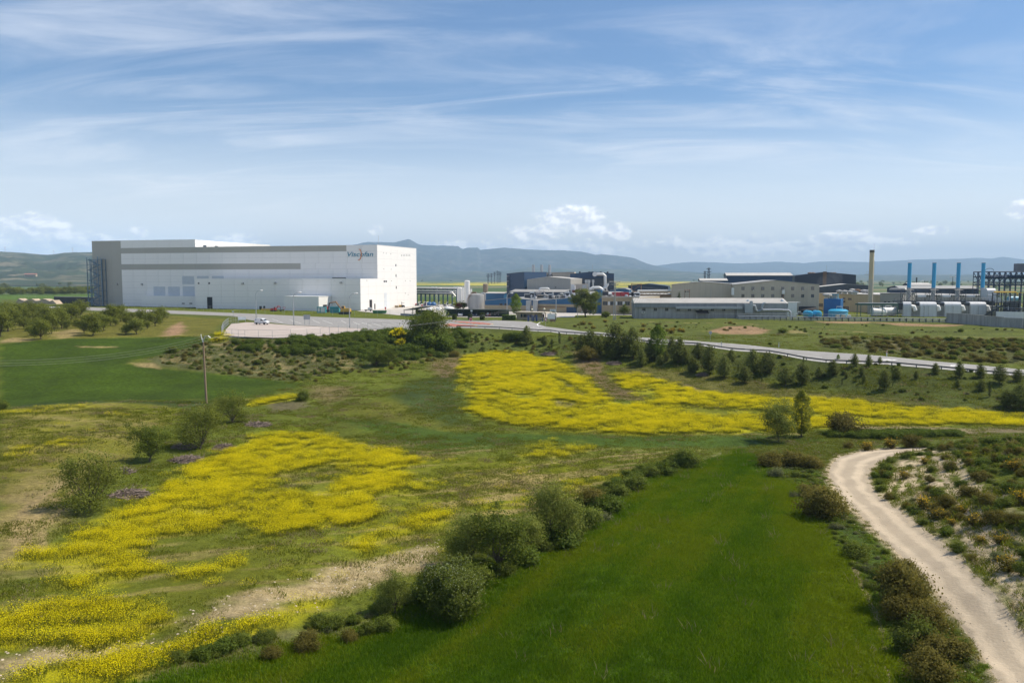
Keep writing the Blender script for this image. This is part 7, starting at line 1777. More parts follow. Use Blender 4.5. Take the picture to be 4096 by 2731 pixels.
def leaves(c, out, size, aspect=.7, up=.0, rs=NPR, jitter=1.0):
    """quads at centres c, normals roughly along out"""
    n = len(c)
    nrm = out + rs.normal(0, jitter, (n, 3)) * .8; nrm[:, 2] += up
    nrm /= np.linalg.norm(nrm, axis=1)[:, None] + 1e-9
    a = rs.normal(0, 1, (n, 3)); a -= nrm * (a * nrm).sum(1)[:, None]; a /= np.linalg.norm(a, axis=1)[:, None] + 1e-9
    b = np.cross(nrm, a)
    s = (size * rs.uniform(.7, 1.35, n))[:, None]
    v = np.stack([c - a * s * .5, c + b * s * aspect * .5 + nrm * s * .05, c + a * s * .5, c - b * s * aspect * .5 + nrm * s * .05], 1).reshape(-1, 3)
    return v, np.arange(n * 4).reshape(n, 4), np.repeat(rs.uniform(0, 1, n), 4)
def leaf_mesh(name, c, out, size, m, **k):
    v, f, var = leaves(c, out, size, **k)
    q = v.reshape(-1, 4, 3); fn = np.cross(q[:, 1] - q[:, 0], q[:, 2] - q[:, 0]); fn /= np.linalg.norm(fn, axis=1)[:, None] + 1e-9
    o_ = out / (np.linalg.norm(out, axis=1)[:, None] + 1e-9)
    fl = (fn * o_).sum(1) < 0
    q[fl] = q[fl][:, ::-1]; fn[fl] *= -1            # every leaf faces out of the crown
    me = np_mesh(name, q.reshape(-1, 3), f, m); bake_attr(me, 'var', var)
    nn = o_ * .45 + fn * .65 + np.array([0, 0, .2]); nn /= np.linalg.norm(nn, axis=1)[:, None] + 1e-9
    me.normals_split_custom_set_from_vertices(np.repeat(nn, 4, axis=0).tolist())
    return me
def clumped(lobes, nclump, per, spread, rs, shell=.5):
    """cluster centres through lobes (centre, radii), leaves round each cluster"""
    w = np.array([l[1][0] * l[1][1] * l[1][2] for l in lobes]) ** .67; w = w / w.sum()
    ids = rs.choice(len(lobes), nclump, p=w)
    d = rs.normal(0, 1, (nclump, 3)); d /= np.linalg.norm(d, axis=1)[:, None]
    r = rs.uniform(0, 1, nclump) ** shell
    cen = np.array([l[0] for l in lobes])[ids]; rad = np.array([l[1] for l in lobes])[ids]
    c = cen + d * r[:, None] * rad
    sp = spread * rs.uniform(.6, 1.4, nclump)
    k = np.repeat(np.arange(nclump), per)
    off = rs.normal(0, 1, (len(k), 3)) * sp[k][:, None]; off[:, 2] *= .75
    p = c[k] + off
    o = p - cen[k]; o /= np.linalg.norm(o, axis=1)[:, None] + 1e-9
    return p, o, c
def limbs(mb, base, tips, r0, rs, sag=.15):
    for t in tips:
        t = np.array(t); b = np.array(base)
        m1 = b + (t - b) * .4 + rs.normal(0, .06, 3) * np.linalg.norm(t - b); m1[2] = b[2] + (t[2] - b[2]) * (.4 - sag * .3)
        m2 = b + (t - b) * .75 + rs.normal(0, .05, 3) * np.linalg.norm(t - b)
        mb.tube([tuple(b), tuple(m1), tuple(m2), tuple(t)], [r0, r0 * .7, r0 * .4, r0 * .12], 5)
def proto(trunk_me, parts):
    return {'trunk': trunk_me, 'parts': parts}
def tree_vase(seed, H, W, lf, size, nclump=46, per=42, spread=.34, sparse=1.0, trunk=.12, low=.25, name='crown', nl=6, lo=.42):
    rs = np.random.RandomState(seed)
    lobes = []
    for i in range(nl):
        a = 2 * math.pi * i / nl + rs.uniform(-.5, .5); r = W * .5 * rs.uniform(.35, .62)
        lobes.append(((r * math.cos(a), r * math.sin(a), H * rs.uniform(lo, .76)), (W * .27, W * .27, H * rs.uniform(.17, .26))))
    lobes.append(((0, 0, H * .74), (W * .26, W * .26, H * .25)))
    p, o, c = clumped(lobes, nclump, per, spread, rs)
    k = p[:, 2] > H * low * .7; p, o = p[k], o[k]
    mb = MB(); fork = (rs.uniform(-.1, .1), rs.uniform(-.1, .1), H * low)
    mb.tube([(0, 0, -.3), (0.03, 0, H * low * .5), fork], [trunk * 1.25, trunk, trunk * .85], 7)
    limbs(mb, fork, [l[0] for l in lobes], trunk * .62, rs)
    sub = c[rs.choice(len(c), min(26, len(c)), replace=False)]
    for q in sub:
        j = min(lobes, key=lambda l: sum((l[0][a] - q[a]) ** 2 for a in range(3)))[0]
        limbs(mb, tuple(np.array(fork) * .35 + np.array(j) * .65), [q], trunk * .2, rs)
    return proto(mb.mesh('trunk', BARK, True), [(name, leaf_mesh(name, p, o, size, lf, rs=rs))])
def tree_pine(seed, H, W, lf=L_PINE, size=.26, dens=1.0, cone=.75):
    rs = np.random.RandomState(seed); mb = MB(); mb.tube([(0, 0, -.3), (0, 0, H * .5), (0, 0, H * .97)], [H * .022, H * .014, .01], 6)
    P_, O_ = [], []
    nw = int(H * 3.2)
    for i in range(nw):
        f = (i + .5) / nw; z = H * (.10 + .88 * f)
        rad = W * .5 * (1 - f) ** cone * (1.0 if f > .12 else .75) + .06
        nb = max(3, int(7 * (1 - f) + 3))
        ph = rs.uniform(0, 6.28)
        for b in range(nb):
            a = ph + 2 * math.pi * b / nb + rs.uniform(-.25, .25); R_ = rad * rs.uniform(.72, 1.15)
            tip = np.array([R_ * math.cos(a), R_ * math.sin(a), z + R_ * .30])
            st = np.array([0, 0, z - .05])
            mb.tube([tuple(st), tuple((st + tip) / 2 - [0, 0, .04]), tuple(tip)], [.025, .018, .006], 4, cap=False)
            n = max(5, int(16 * dens * (R_ / W * 2 + .25)))
            t = rs.uniform(.22, 1.05, n)[:, None]
            q = st + (tip - st) * t + rs.normal(0, .11 + .05 * R_, (n, 3))
            P_.append(q); O_.append(np.tile((tip - st) / (np.linalg.norm(tip - st) + 1e-6), (n, 1)) + [0, 0, .6])
    p = np.concatenate(P_); o = np.concatenate(O_)
    return proto(mb.mesh('trunk', BARK), [('crown', leaf_mesh('crown', p, o, size, lf, aspect=.4, rs=rs))])
def tree_column(seed, H, W, lf, size, n=1500, power=.6, name='crown'):
    rs = np.random.RandomState(seed); f = rs.uniform(0, 1, n) ** .9; a = rs.uniform(0, 6.283, n)
    lump = 1 + .35 * np.sin(f * 19 + a * 2 + seed) * rs.uniform(.3, 1, n)
    R_ = W * .5 * np.sin(np.pi * np.clip(f * .93 + .07, 0, 1)) ** power * lump * rs.uniform(.35, 1, n) ** .5
    p = np.stack([R_ * np.cos(a), R_ * np.sin(a), H * (.07 + .93 * f)], 1); o = np.stack([np.cos(a), np.sin(a), np.full(n, .4)], 1)
    mb = MB(); mb.tube([(0, 0, -.3), (0, 0, H * .5), (0, 0, H * .9)], [H * .02, H * .012, .01], 6)
    for k in range(14):
        q = p[rs.randint(n)]; mb.tube([(0, 0, q[2] * .75), tuple(q * .85 + np.array([0, 0, q[2] * .15]))], [.03, .008], 4, cap=False)
    return proto(mb.mesh('trunk', BARK), [(name, leaf_mesh(name, p, o, size, lf, rs=rs))])
def shrub(seed, W, H, lf, size, nclump=40, per=36, spread=.2, bloom=None, name='foliage', bn=300, bsize=.10):
    rs = np.random.RandomState(seed); lobes = []
    for i in range(7):
        a = rs.uniform(0, 6.28); r = W * .5 * rs.uniform(.1, .6); lobes.append(((r * math.cos(a), r * math.sin(a), H * rs.uniform(.25, .55)), (W * .26, W * .26, H * rs.uniform(.28, .42))))
    p, o, c = clumped(lobes, nclump, per, spread, rs, .35)
    k = p[:, 2] > .02; p, o = p[k], o[k]; o[:, 2] += .3
    mb = MB()
    for q in c[rs.choice(len(c), min(22, len(c)), replace=False)]:
        mb.tube([(q[0] * .1, q[1] * .1, -.15), tuple(q * .55 + [0, 0, q[2] * .1]), tuple(q)], [.035, .022, .008], 4, cap=False)
    parts = [(name, leaf_mesh(name, p, o, size, lf, rs=rs))]
    if bloom is not None:
        top = p[np.argsort(-(p[:, 2] + rs.uniform(0, H * .7, len(p))))][:bn * 2]; sel = rs.choice(len(top), min(bn, len(top)), replace=False)
        bp = top[sel] + rs.normal(0, .05, (len(sel), 3)) + [0, 0, .05]
        parts.append(('blossom', leaf_mesh('blossom', bp, np.tile([0, 0, 1.0], (len(bp), 1)), bsize, bloom, aspect=.9, rs=rs)))
    return proto(mb.mesh('stems', BARK), parts)
def plant(pr, name, label, cat, loc, s=1.0, rz=None, group=None, squash=1.0):
    o = thing(name, (loc[0], loc[1], loc[2]), label, cat, group)
    o.scale = (s, s, s * squash); o.rotation_euler = (0, 0, random.uniform(0, 6.28) if rz is None else rz)
    t = pr['trunk']; add_obj('trunk' if t.name.startswith('trunk') else 'stems', t, o)
    for (nm, me) in pr['parts']: add_obj(nm, me, o)
    return o
ORCH = [tree_vase(100 + i, 5.0, 5.0, L_ORCH, .24, nclump=84, per=44, spread=.40, low=.12, nl=8, lo=.3) for i in range(4)]
PINES = [tree_pine(200 + i, 4.6, 3.3 + .35 * i, dens=2.3, size=.30, cone=(.5, .36, .6, .42)[i]) for i in range(4)]
CYPR = [tree_column(230, 3.0, .55, L_CYP, .14, 420, .35), tree_column(231, 3.0, .8, L_CYP, .14, 520, .45)]
SHRUBS = [shrub(240 + i, 2.4, 1.6, L_SHRUB, .12, nclump=70, per=60) for i in range(3)]
BROWNS = [shrub(250 + i, 2.6, 1.7, L_BROWN, .11, nclump=85, per=70) for i in range(3)]
GREYS = [shrub(260 + i, 1.8, .8, L_GREY, .10, nclump=44, per=44, spread=.16) for i in range(2)]
GORSE = [shrub(270 + i, 1.5, 1.0, L_BROWN, .10, nclump=30, per=34, spread=.15, bloom=L_GORSE, bn=60 + 50 * i, bsize=.08) for i in range(3)]
BRAMB = [shrub(280 + i, 3.2, 1.9, L_BRAMBLE, .20, nclump=60, per=40, spread=.26) for i in range(3)]
BROOM = shrub(290, 3.2, 2.2, L_SHRUB, .13, nclump=60, per=40, bloom=L_BLOOM, bn=1500, bsize=.17)
WILLOW = [tree_vase(300, 5.4, 4.8, L_WILLOW, .14, nclump=130, per=84, spread=.40, low=.10, trunk=.08, nl=10, lo=.22), tree_vase(301, 5.8, 4.6, L_WILLOW, .14, nclump=120, per=80, spread=.40, low=.12, trunk=.09, nl=9, lo=.25)]
OPEN = [tree_vase(310 + i, 5.6, 5.4, L_SHRUB, .16, nclump=90, per=90, spread=.34, low=.12, trunk=.11, nl=9, lo=.3) for i in range(3)]
SCRUBTREE = [tree_vase(320 + i, 4.4, 4.8, L_ORCH, .12, nclump=110, per=74, spread=.36, low=.07, trunk=.09, nl=10, lo=.22) for i in range(2)]
HAWTHORN = shrub(330, 5.0, 3.6, L_SHRUB, .13, nclump=210, per=100, spread=.28, bloom=L_WHITE, bn=2200, bsize=.075)
POPLAR = tree_column(340, 5.6, 2.5, L_POPLAR, .19, 3600, .7)
FRESHCOL = tree_column(341, 7.2, 3.8, L_FRESH, .27, 3600, .6)
BIGPINE = tree_vase(350, 10.0, 10.0, L_PINE, .36, nclump=150, per=90, spread=.55, low=.10, trunk=.28, nl=14, lo=.28)
ASH = tree_vase(351, 6.4, 9.0, L_SHRUB, .24, nclump=170, per=84, spread=.48, low=.16, trunk=.18, nl=13, lo=.3)
FIR = tree_pine(352, 5, 2.2, L_CYP, .24, 1.3, 1.0)

def zc(x, y): return 2700 + x / 1.685, 1250 + y / 1.685
def zm(x, y): return 1700 + x / 2.138, 1200 + y / 2.138
def z8(x, y): return x / 3.36, 950 + y / 3.36
def hpx(loc, h): return h / FPX * math.hypot(loc[0], loc[1])
# young pines and cypresses on the bank below the road
pines = [(*zc(x, y), h / 1.685, k) for (x, y, h, k) in [(20,335,170,'p'),(120,400,120,'p'),(160,305,110,'p'),(230,410,150,'p'),(330,445,120,'p'),(380,335,95,'p'),(470,475,130,'p'),(525,405,155,'p'),(585,470,60,'c'),(625,410,140,'p'),(745,490,150,'p'),(860,485,140,'p'),(970,440,80,'p'),(1065,420,110,'p'),(1210,362,75,'p'),(1305,362,62,'p'),(1260,425,60,'p'),(1380,348,40,'p'),(1495,440,90,'p'),(1410,520,100,'p'),(1755,412,82,'p'),(1625,450,42,'p'),(1915,440,92,'p'),(2060,440,90,'p'),(2190,480,100,'p'),(2310,460,72,'p'),(2065,525,72,'p'),(1905,500,50,'p'),(2235,640,120,'p'),(2330,650,150,'p'),(2120,572,88,'c'),(1125,492,42,'c'),(1467,497,46,'c'),(865,350,52,'c'),(75,340,62,'c'),(425,402,52,'c'),(1040,432,52,'p'),(1155,440,36,'p'),(1275,470,40,'p'),(1700,492,28,'c'),(1380,520,45,'c'),(1510,465,30,'c'),(1220,470,35,'c')]]
pines += [(*zm(x, y), h / 2.138, k) for (x, y, h, k) in [(870,378,150,'p'),(1020,388,100,'p'),(1150,372,95,'c'),(1085,418,90,'c'),(1340,470,200,'p'),(1420,462,185,'p'),(1500,452,190,'p'),(1630,492,285,'p'),(1600,510,150,'p'),(1700,492,175,'p'),(1780,500,220,'p'),(1850,572,130,'p'),(1920,522,200,'p'),(2010,556,92,'p'),(2060,522,92,'p'),(2110,432,130,'p'),(2180,522,200,'p'),(2290,612,150,'p'),(1570,472,135,'p'),(2230,542,120,'p'),(1640,500,130,'p')]]
pines.sort(key=lambda q: q[0])
ip = ic = 0
for (x, y, h, k) in pines:
    l = PT(x, y)
    if k == 'p':
        plant(random.choice(PINES), 'pine_tree', 'young dark pine, %s from the left on the bank below the road' % ordinal(ip), 'pine', l, hpx(l, h) / 4.6 * random.uniform(.92, 1.12), group='young pines on the road bank', squash=random.uniform(.82, 1.2)); ip += 1
    else:
        plant(random.choice(CYPR), 'cypress_tree', 'narrow little cypress, %s from the left on the bank below the road' % ordinal(ic), 'cypress', l, hpx(l, h) / 3.0, group='small cypresses on the road bank'); ic += 1
l = PT(*zm(1990, 502)); plant(FRESHCOL, 'poplar_tree', 'light green leafy tree rising among the dark pines before the road', 'tree', l, hpx(l, 290 / 2.138) / 7.2)
l = PT(*zc(1100, 312)); plant(FRESHCOL, 'young_tree', 'small light green sapling on the stone bank by the guard rail', 'tree', l, hpx(l, 40 / 1.685) / 7.2)
orch = [(*z8(x, y), h / 3.36) for (x, y, h) in [(5,1330,330),(110,1255,380),(265,1172,290),(405,1095,240),(535,1050,170),(690,1300,300),(550,1372,300),(640,1130,250),(830,1215,280),(960,1150,280),(1080,1075,230),(1130,1290,190),(1250,1320,300),(1395,1255,260),(1490,1185,310),(1615,1125,230),(1690,1302,170),(1835,1300,270),(1920,1170,240),(2085,1190,240),(2180,1120,230),(30,1150,260),(175,1100,250),(320,1230,180),(470,1260,220),(760,1100,190),(1760,1110,110),(1330,1150,170),(60,1080,200),(230,1040,170),(890,1080,180),(1160,1180,160),(80,1190,180),(200,1180,200),(350,1120,150),(500,1140,170),(600,1210,170),(720,1180,180),(900,1230,140),(1020,1210,130),(1300,1230,140),(1430,1140,150),(1550,1190,130),(1700,1180,140),(1980,1230,120),(2120,1150,130),(10,1240,230),(420,1330,160)]]
orch.sort(key=lambda q: q[0])
for i, (x, y, h) in enumerate(orch):
    l = PT(x, y); plant(ORCH[i % 4], 'orchard_tree', 'gnarled green orchard tree, %s from the left on the roadside slope' % ordinal(i), 'tree', l, hpx(l, h) / 5.0 * random.uniform(.78, .95), group='orchard trees on the roadside slope')
# foreground trees, one by one
for (pr, nm, lb, x, y, h, H0) in [
    (SCRUBTREE[0], 'scrub_tree', 'twiggy olive green tree casting a shadow on the light field', 360, 2040, 232, 4.6), (OPEN[0], 'field_tree', 'dense dark green bushy tree between two brush piles', 600, 1848, 158, 5.6),
    (SCRUBTREE[1], 'scrub_tree', 'wide twiggy tree beside the brush piles below the power pole', 800, 1796, 178, 4.6), (SCRUBTREE[0], 'scrub_tree', 'smaller twiggy tree right of the power pole', 930, 1690, 132, 4.6), (SCRUBTREE[1], 'scrub_tree', 'low tangled tree just behind the power pole foot', 880, 1660, 80, 4.6),
    (WILLOW[0], 'willow_tree', 'feathery pale green tree left of the forked tree in the hedgerow', 1870, 2265, 245, 5.6), (OPEN[1], 'forked_tree', 'open forked tree with dark trunk in the middle of the hedgerow', 1995, 2290, 290, 5.6), (WILLOW[1], 'willow_tree', 'tall feathery pale green tree at the far side of the hedgerow group', 2210, 2185, 285, 5.9), (WILLOW[0], 'willow_tree', 'small feathery tree between forked tree and tall willow', 2100, 2230, 190, 5.6),
    (WILLOW[1], 'willow_tree', 'small feathery bush tree beside the blossoming hawthorn', 1580, 2445, 185, 5.9), (WILLOW[0], 'round_tree', 'round pale green tree standing at the edge of the yellow strip', 3115, 1768, 172, 5.6), (POPLAR, 'poplar_tree', 'upright yellow green poplar beside the round pale tree', 3205, 1748, 178, 5.6),
    (OPEN[2], 'bank_tree', 'light open tree clump at the foot of the lot bank', 1505, 1466, 88, 5.6), (OPEN[0], 'bank_tree', 'thin leaning tree beside the clump at the lot bank foot', 1555, 1462, 84, 5.6), (ASH, 'ash_tree', 'broad leafy tree rising over the bank beside the road junction', 1718, 1372, 138, 6.6),
    (BIGPINE, 'stone_pine', 'big dark pine before the blue machine hall', 2341, 1268, 118, 10.4), (FRESHCOL, 'linden_tree', 'bright green dense tree beside the gatehouse hedge', 2064, 1254, 84, 7.2), (OPEN[1], 'yard_tree', 'small bare looking tree beside the clipped hedge', 2068, 1262, 40, 5.6)]:
    l = PT(x, y); s = hpx(l, h) / H0
    plant(pr, nm, lb, 'tree', l, s)
l = PT(1792, 2448); plant(HAWTHORN, 'hawthorn', 'large round hawthorn covered in creamy blossom in the hedgerow', 'shrub', l, hpx(l, 255) / 3.7, rz=.6)
l = PT(1592, 1352); plant(BROOM, 'broom_bush', 'bright yellow flowering broom bush at the lot fence', 'shrub', l, hpx(l, 50) / 2.3)
l = PT(1600, 1385); plant(BROOM, 'broom_bush', 'lower yellow flowering broom below the lot fence', 'shrub', l, hpx(l, 38) / 2.3)
l = PT(868, 1368); plant(BROOM, 'broom_bush', 'yellow flowering bush at the corner fence of the lot', 'shrub', l, hpx(l, 24) / 2.3)
l = PT(2423, 1270); plant(SHRUBS[0], 'round_bush', 'round light green bush between pine and lattice pole', 'shrub', l, hpx(l, 27) / 1.6)
q = D(2716, 1212, 298); plant(FIR, 'fir_tree', 'small pointed fir behind the long shed roof', 'fir', (q[0], q[1], 2.0), (D(2716, 1166, 298)[2] - 2.0) / 5.0)
q = D(2496, 1245, 300); plant(OPEN[2], 'yard_tree', 'leafy little tree before the office windows', 'tree', (q[0], q[1], 0), .85)
for (x, lb, pr) in ((1828, 'green yard tree left of the plum tree', OPEN[0]), (1853, 'green yard tree right of the plum tree', OPEN[1])): q = D(x, 1236, 345); plant(pr, 'yard_tree', lb, 'tree', (q[0], q[1], 0), .75)
PLUM = tree_vase(360, 3.6, 2.8, L_PLUM, .22, nclump=30, per=30, spread=.3); q = D(1836, 1234, 342); plant(PLUM, 'plum_tree', 'dark purple plum tree before the white silos', 'tree', (q[0], q[1], 0), 1.1)
def clipped(x, y, w, h, label, box=False):
    l = PT(x, y); rs = np.random.RandomState(int(x)); W, H = w / FPX * l[1], h / FPX * l[1]; n = 1500
    if box:
        c = rs.uniform(-1, 1, (n, 3)) * [W / 2, .7, H / 2]; k = rs.randint(0, 3, n); sg = rs.choice([-1, 1], n)
        for a, d_ in enumerate((W / 2, .7, H / 2)): c[k == a, a] = (sg * d_)[k == a]
        o_ = c / [W / 2, .7, H / 2]
    else:
        a = rs.uniform(0, 6.283, n); f = rs.uniform(0, 1, n); top = rs.uniform(0, 1, n) < .25
        R_ = np.where(top, W / 2 * np.sqrt(rs.uniform(0, 1, n)), W / 2 * (.86 + .14 * np.sin(f * 3))); c = np.stack([R_ * np.cos(a), R_ * np.sin(a), np.where(top, H / 2, (f - .5) * H)], 1); o_ = np.stack([np.cos(a) * ~top, np.sin(a) * ~top, top * 1.0 + .1], 1)
    c = c + rs.normal(0, .05, c.shape) + [0, 0, H / 2 + .05]
    o = thing('clipped_hedge' if box else 'clipped_bush', l, label, 'hedge' if box else 'shrub', None if box else 'clipped bushes before the car shelter')
    add_obj('foliage', leaf_mesh('foliage', c, o_, .16, L_CYP if not box else L_FRESH, rs=rs, jitter=.7), o); MB().tube([(0, 0, -.1), (0, 0, H * .7)], .12, 6).build('stem', BARK, o)
    if box: MB().box(-W / 2 + .08, W / 2 - .08, -.62, .62, 0, H - .08).build('core', mat('hedge_core', (.02, .035, .01), .95), o)
    else: MB().tube([(0, 0, 0), (0, 0, H - .1)], W * .42, 10).build('core', mat('hedge_core', (.02, .035, .01), .95), o)
clipped(1818, 1279, 18, 21, 'clipped round bush nearest the broad tree'); clipped(1880, 1279, 17, 20, 'clipped round bush behind the stop sign'); clipped(1929, 1280, 20, 27, 'tallest clipped bush nearest the hedge'); clipped(2036, 1281, 54, 21, 'long clipped box hedge left of the gatehouse', True)
# single shrubs
def zt(x, y): return 2926 + x / 1.598, 1750 + y / 1.598
for (pool, nm, lb, x, y, w) in [
    (BROWNS, 'shrub', 'dark brown green shrub at the top end of the green field', 3075, 1862, 118), (BROWNS, 'shrub', 'brownish shrub behind the track bend next to the field tip', 3175, 1858, 120), (BROWNS, 'shrub', 'rusty brown shrub closest to the track bend', 3245, 1872, 100), (GREYS, 'shrub', 'pale grey green low shrub at the field edge', 3105, 1905, 110), (SHRUBS, 'shrub', 'small dark green shrub between grey shrub and brown ones', 3185, 1905, 50), (BROWNS, 'shrub', 'brown shrub left of the track bend above the largest one', 3240, 1985, 110),
    (BROWNS, 'shrub', 'largest round brown shrub between green field and track', 3292, 2062, 185), (GREYS, 'shrub', 'grey green shrub left of the largest brown shrub', 3185, 1990, 90), (GREYS, 'shrub', 'grey green low shrub below the largest brown shrub', 3345, 2110, 90), (SHRUBS, 'shrub', 'dark glossy green shrub halfway down the track verge', 3415, 2225, 130), (GREYS, 'shrub', 'bluish grey shrub beside the tall brown thicket', 3480, 2290, 100), (SHRUBS, 'shrub', 'green shrub at the upper end of the brown thicket', 3540, 2310, 120),
    (BROWNS, 'shrub', 'brown shrub at the upper part of the thicket by the track', 3610, 2330, 150), (BROWNS, 'shrub', 'large brown olive shrub in the middle of the thicket', 3625, 2420, 230), (BROWNS, 'shrub', 'dark brown shrub on the field side of the thicket', 3590, 2480, 170), (BROWNS, 'shrub', 'brown shrub at the lower middle of the thicket', 3700, 2520, 190), (SHRUBS, 'shrub', 'shaded green shrub low in the thicket', 3660, 2600, 190), (BROWNS, 'shrub', 'brown olive shrub near the lower picture edge', 3790, 2640, 230), (BROWNS, 'shrub', 'olive shrub cut by the lower picture edge', 3720, 2725, 200),
    (SHRUBS, 'shrub', 'dark hedgerow shrub at the field end nearest the pale tree', 2745, 1868, 130), (BROWNS, 'shrub', 'twiggy brown hedgerow shrub above the bright field', 2370, 2020, 110), (SHRUBS, 'shrub', 'low green hedgerow shrub beside the twiggy brown one', 2470, 1985, 120), (SHRUBS, 'shrub', 'small hedgerow shrub further along towards the field tip', 2600, 1905, 90), (SHRUBS, 'shrub', 'green undergrowth shrub at the foot of the tall willow', 2290, 2150, 120), (SHRUBS, 'shrub', 'dark undergrowth shrub right of the forked tree', 2180, 2210, 120), (GREYS, 'shrub', 'greyish hedgerow shrub between willow and twiggy shrub', 2410, 2080, 130), (SHRUBS, 'shrub', 'low shrub at the foot of the forked tree', 2020, 2310, 110),
    (BROWNS, 'shrub', 'dark tangled shrub near the lower end of the hedgerow', 1225, 2605, 125), (BRAMB, 'shrub', 'broad dark bush tucked behind the hawthorn', 1700, 2400, 190), (SHRUBS, 'shrub', 'leafy bush between hawthorn and feathery tree', 1900, 2345, 170), (BRAMB, 'shrub', 'dark bush under the small feathery tree', 2090, 2265, 160), (BRAMB, 'shrub', 'dense bush on the crop side of the tall willow', 2250, 2195, 170), (SHRUBS, 'shrub', 'mid hedgerow bush beyond the tall willow', 2340, 2110, 150), (BRAMB, 'shrub', 'wide low bush in the thinning hedgerow', 2440, 2045, 150), (SHRUBS, 'shrub', 'leafy bush before the last gap of the hedgerow', 2540, 1955, 130), (BRAMB, 'shrub', 'last low bush but one towards the field tip', 2660, 1890, 110), (BROWNS, 'shrub', 'small withered bush at the lowest end of the hedgerow', 1090, 2640, 90), (SHRUBS, 'shrub', 'green shrub in front of the feathery bush tree', 1540, 2520, 120), (SHRUBS, 'shrub', 'low shrub left of the hawthorn in the hedgerow', 1470, 2535, 90), (BROWNS, 'shrub', 'reddish brown shrub in the lower hedgerow', 1390, 2565, 80),
    (SHRUBS, 'shrub', 'round dark bush beside the ditch in the middle ground', 1212, 1604, 70), (SHRUBS, 'shrub', 'lone dark bush on the meadow above the road', 3132, 1333, 44), (SHRUBS, 'shrub', 'small dark bush on the eroded scar of the meadow', 2980, 1312, 18), (SHRUBS, 'shrub', 'small bush below the concrete boundary wall', 3845, 1330, 26), (BROWNS, 'shrub', 'bare brown shrub beside the yellow strip', 3376, 1738, 150), (BROWNS, 'shrub', 'dark brown shrub left of the track entrance', 3390, 1790, 50), (BROWNS, 'shrub', 'dark shrub behind the far track bend', 3640, 1788, 80), (SHRUBS, 'shrub', 'green shrub at the end of the far track bend', 3700, 1788, 60), (BROWNS, 'shrub', 'small brown shrub on the grass above the track bend', 3470, 1790, 40),
    (SHRUBS, 'shrub', 'bush among grasses at the left frame edge of the dark field', 10, 1640, 70), (BRAMB, 'shrub', 'dark green bush mass under the broad junction tree', 1690, 1400, 110), (BRAMB, 'shrub', 'dark green bush right below the broad junction tree', 1770, 1398, 110), (BRAMB, 'shrub', 'dense green bush left of the broad junction tree', 1640, 1410, 90), (SHRUBS, 'shrub', 'dark bush left of the first pine on the road bank', 2030, 1362, 60), (BRAMB, 'shrub', 'low dark thicket bush before the first pine', 2070, 1362, 70), (SHRUBS, 'shrub', 'round bush at the tip of the dark field under the lot', 690, 1412, 60), (SHRUBS, 'shrub', 'small dark bush high on the scrub bank', 1030, 1455, 34), (BROWNS, 'shrub', 'withered brown shrub on the slope left of the yellow hill', 1815, 1425, 50), (BROWNS, 'shrub', 'tall dry brown reed bush between the two yellow lobes', 2350, 1440, 90)]:
    l = PT(x, y); plant(random.choice(pool), nm, lb, 'shrub', l, w / FPX * l[1] / (3.2 if pool is BRAMB else 2.6) * 1.05, squash=random.uniform(.75, 1.2))
# shrubs and gorse on the eroded hill
hill_px = [(x, y) for (x, y) in [(620,180),(600,240),(500,290),(720,260),(560,330),(640,350),(690,390),(590,400),(470,350),(760,330),(800,380),(700,470),(640,520),(560,470),(760,440),(830,470),(900,330),(960,250),(1010,390),(880,420),(940,480),(1030,470),(1090,400),(1100,300),(1180,370),(1130,480),(1060,560),(960,560),(870,560),(800,560),(760,620),(690,600),(880,640),(960,660),(1060,640),(1150,580),(1180,640),(1100,700),(980,740),(900,720),(1010,800),(1120,790),(1180,720),(1080,870),(1180,860),(1160,950),(700,160),(820,200),(900,140),(980,110),(860,100),(1050,150),(1130,200),(1170,120),(640,100),(760,90)]]
hz = []
for (x, y) in hill_px:
    X_ = 3500 + (x - 450) * .815; Y_ = 1770 + (y - 60) * .80
    hz.append((X_, Y_))
hz.sort()
ig = ih = 0
for k, (x, y) in enumerate(hz):
    l = PT(x, y)
    if sdf(TRACKW, np.array([l[0]]), np.array([l[1]]))[0] > -1.0: continue
    if k % 5 in (0, 2): plant(random.choice(GORSE), 'gorse_bush', 'yellow flowered gorse bush, %s from the left on the eroded hill' % ordinal(ig), 'shrub', l, random.uniform(.6, 1.15), group='gorse on the eroded hill'); ig += 1
    else: plant(random.choice(BROWNS + GREYS + SHRUBS[:1]), 'hill_shrub', 'low dark shrub, %s from the left on the eroded hill' % ordinal(ih), 'shrub', l, random.uniform(.35, .75), group='low shrubs on the eroded hill'); ih += 1
for k, (x, y) in enumerate([(2600+x/3.36, 950+y/3.36) for (x, y) in [(230,1265),(300,1260),(270,1290),(400,1265),(440,1275),(1080,1165)]] + [(2100+x/3.92, 950+y/3.92) for (x, y) in [(910,1370),(1260,1335),(1065,1425),(1860,1400),(1650,1490),(1840,1485),(1020,1370)]] + [(3460,1800),(3570,1792)]):
    l = PT(x, y); plant(random.choice(GORSE), 'gorse_bush', 'small orange yellow gorse tuft, %s along the meadow above the road' % ordinal(k), 'shrub', l, random.uniform(.9, 1.5), group='gorse tufts on the meadow')
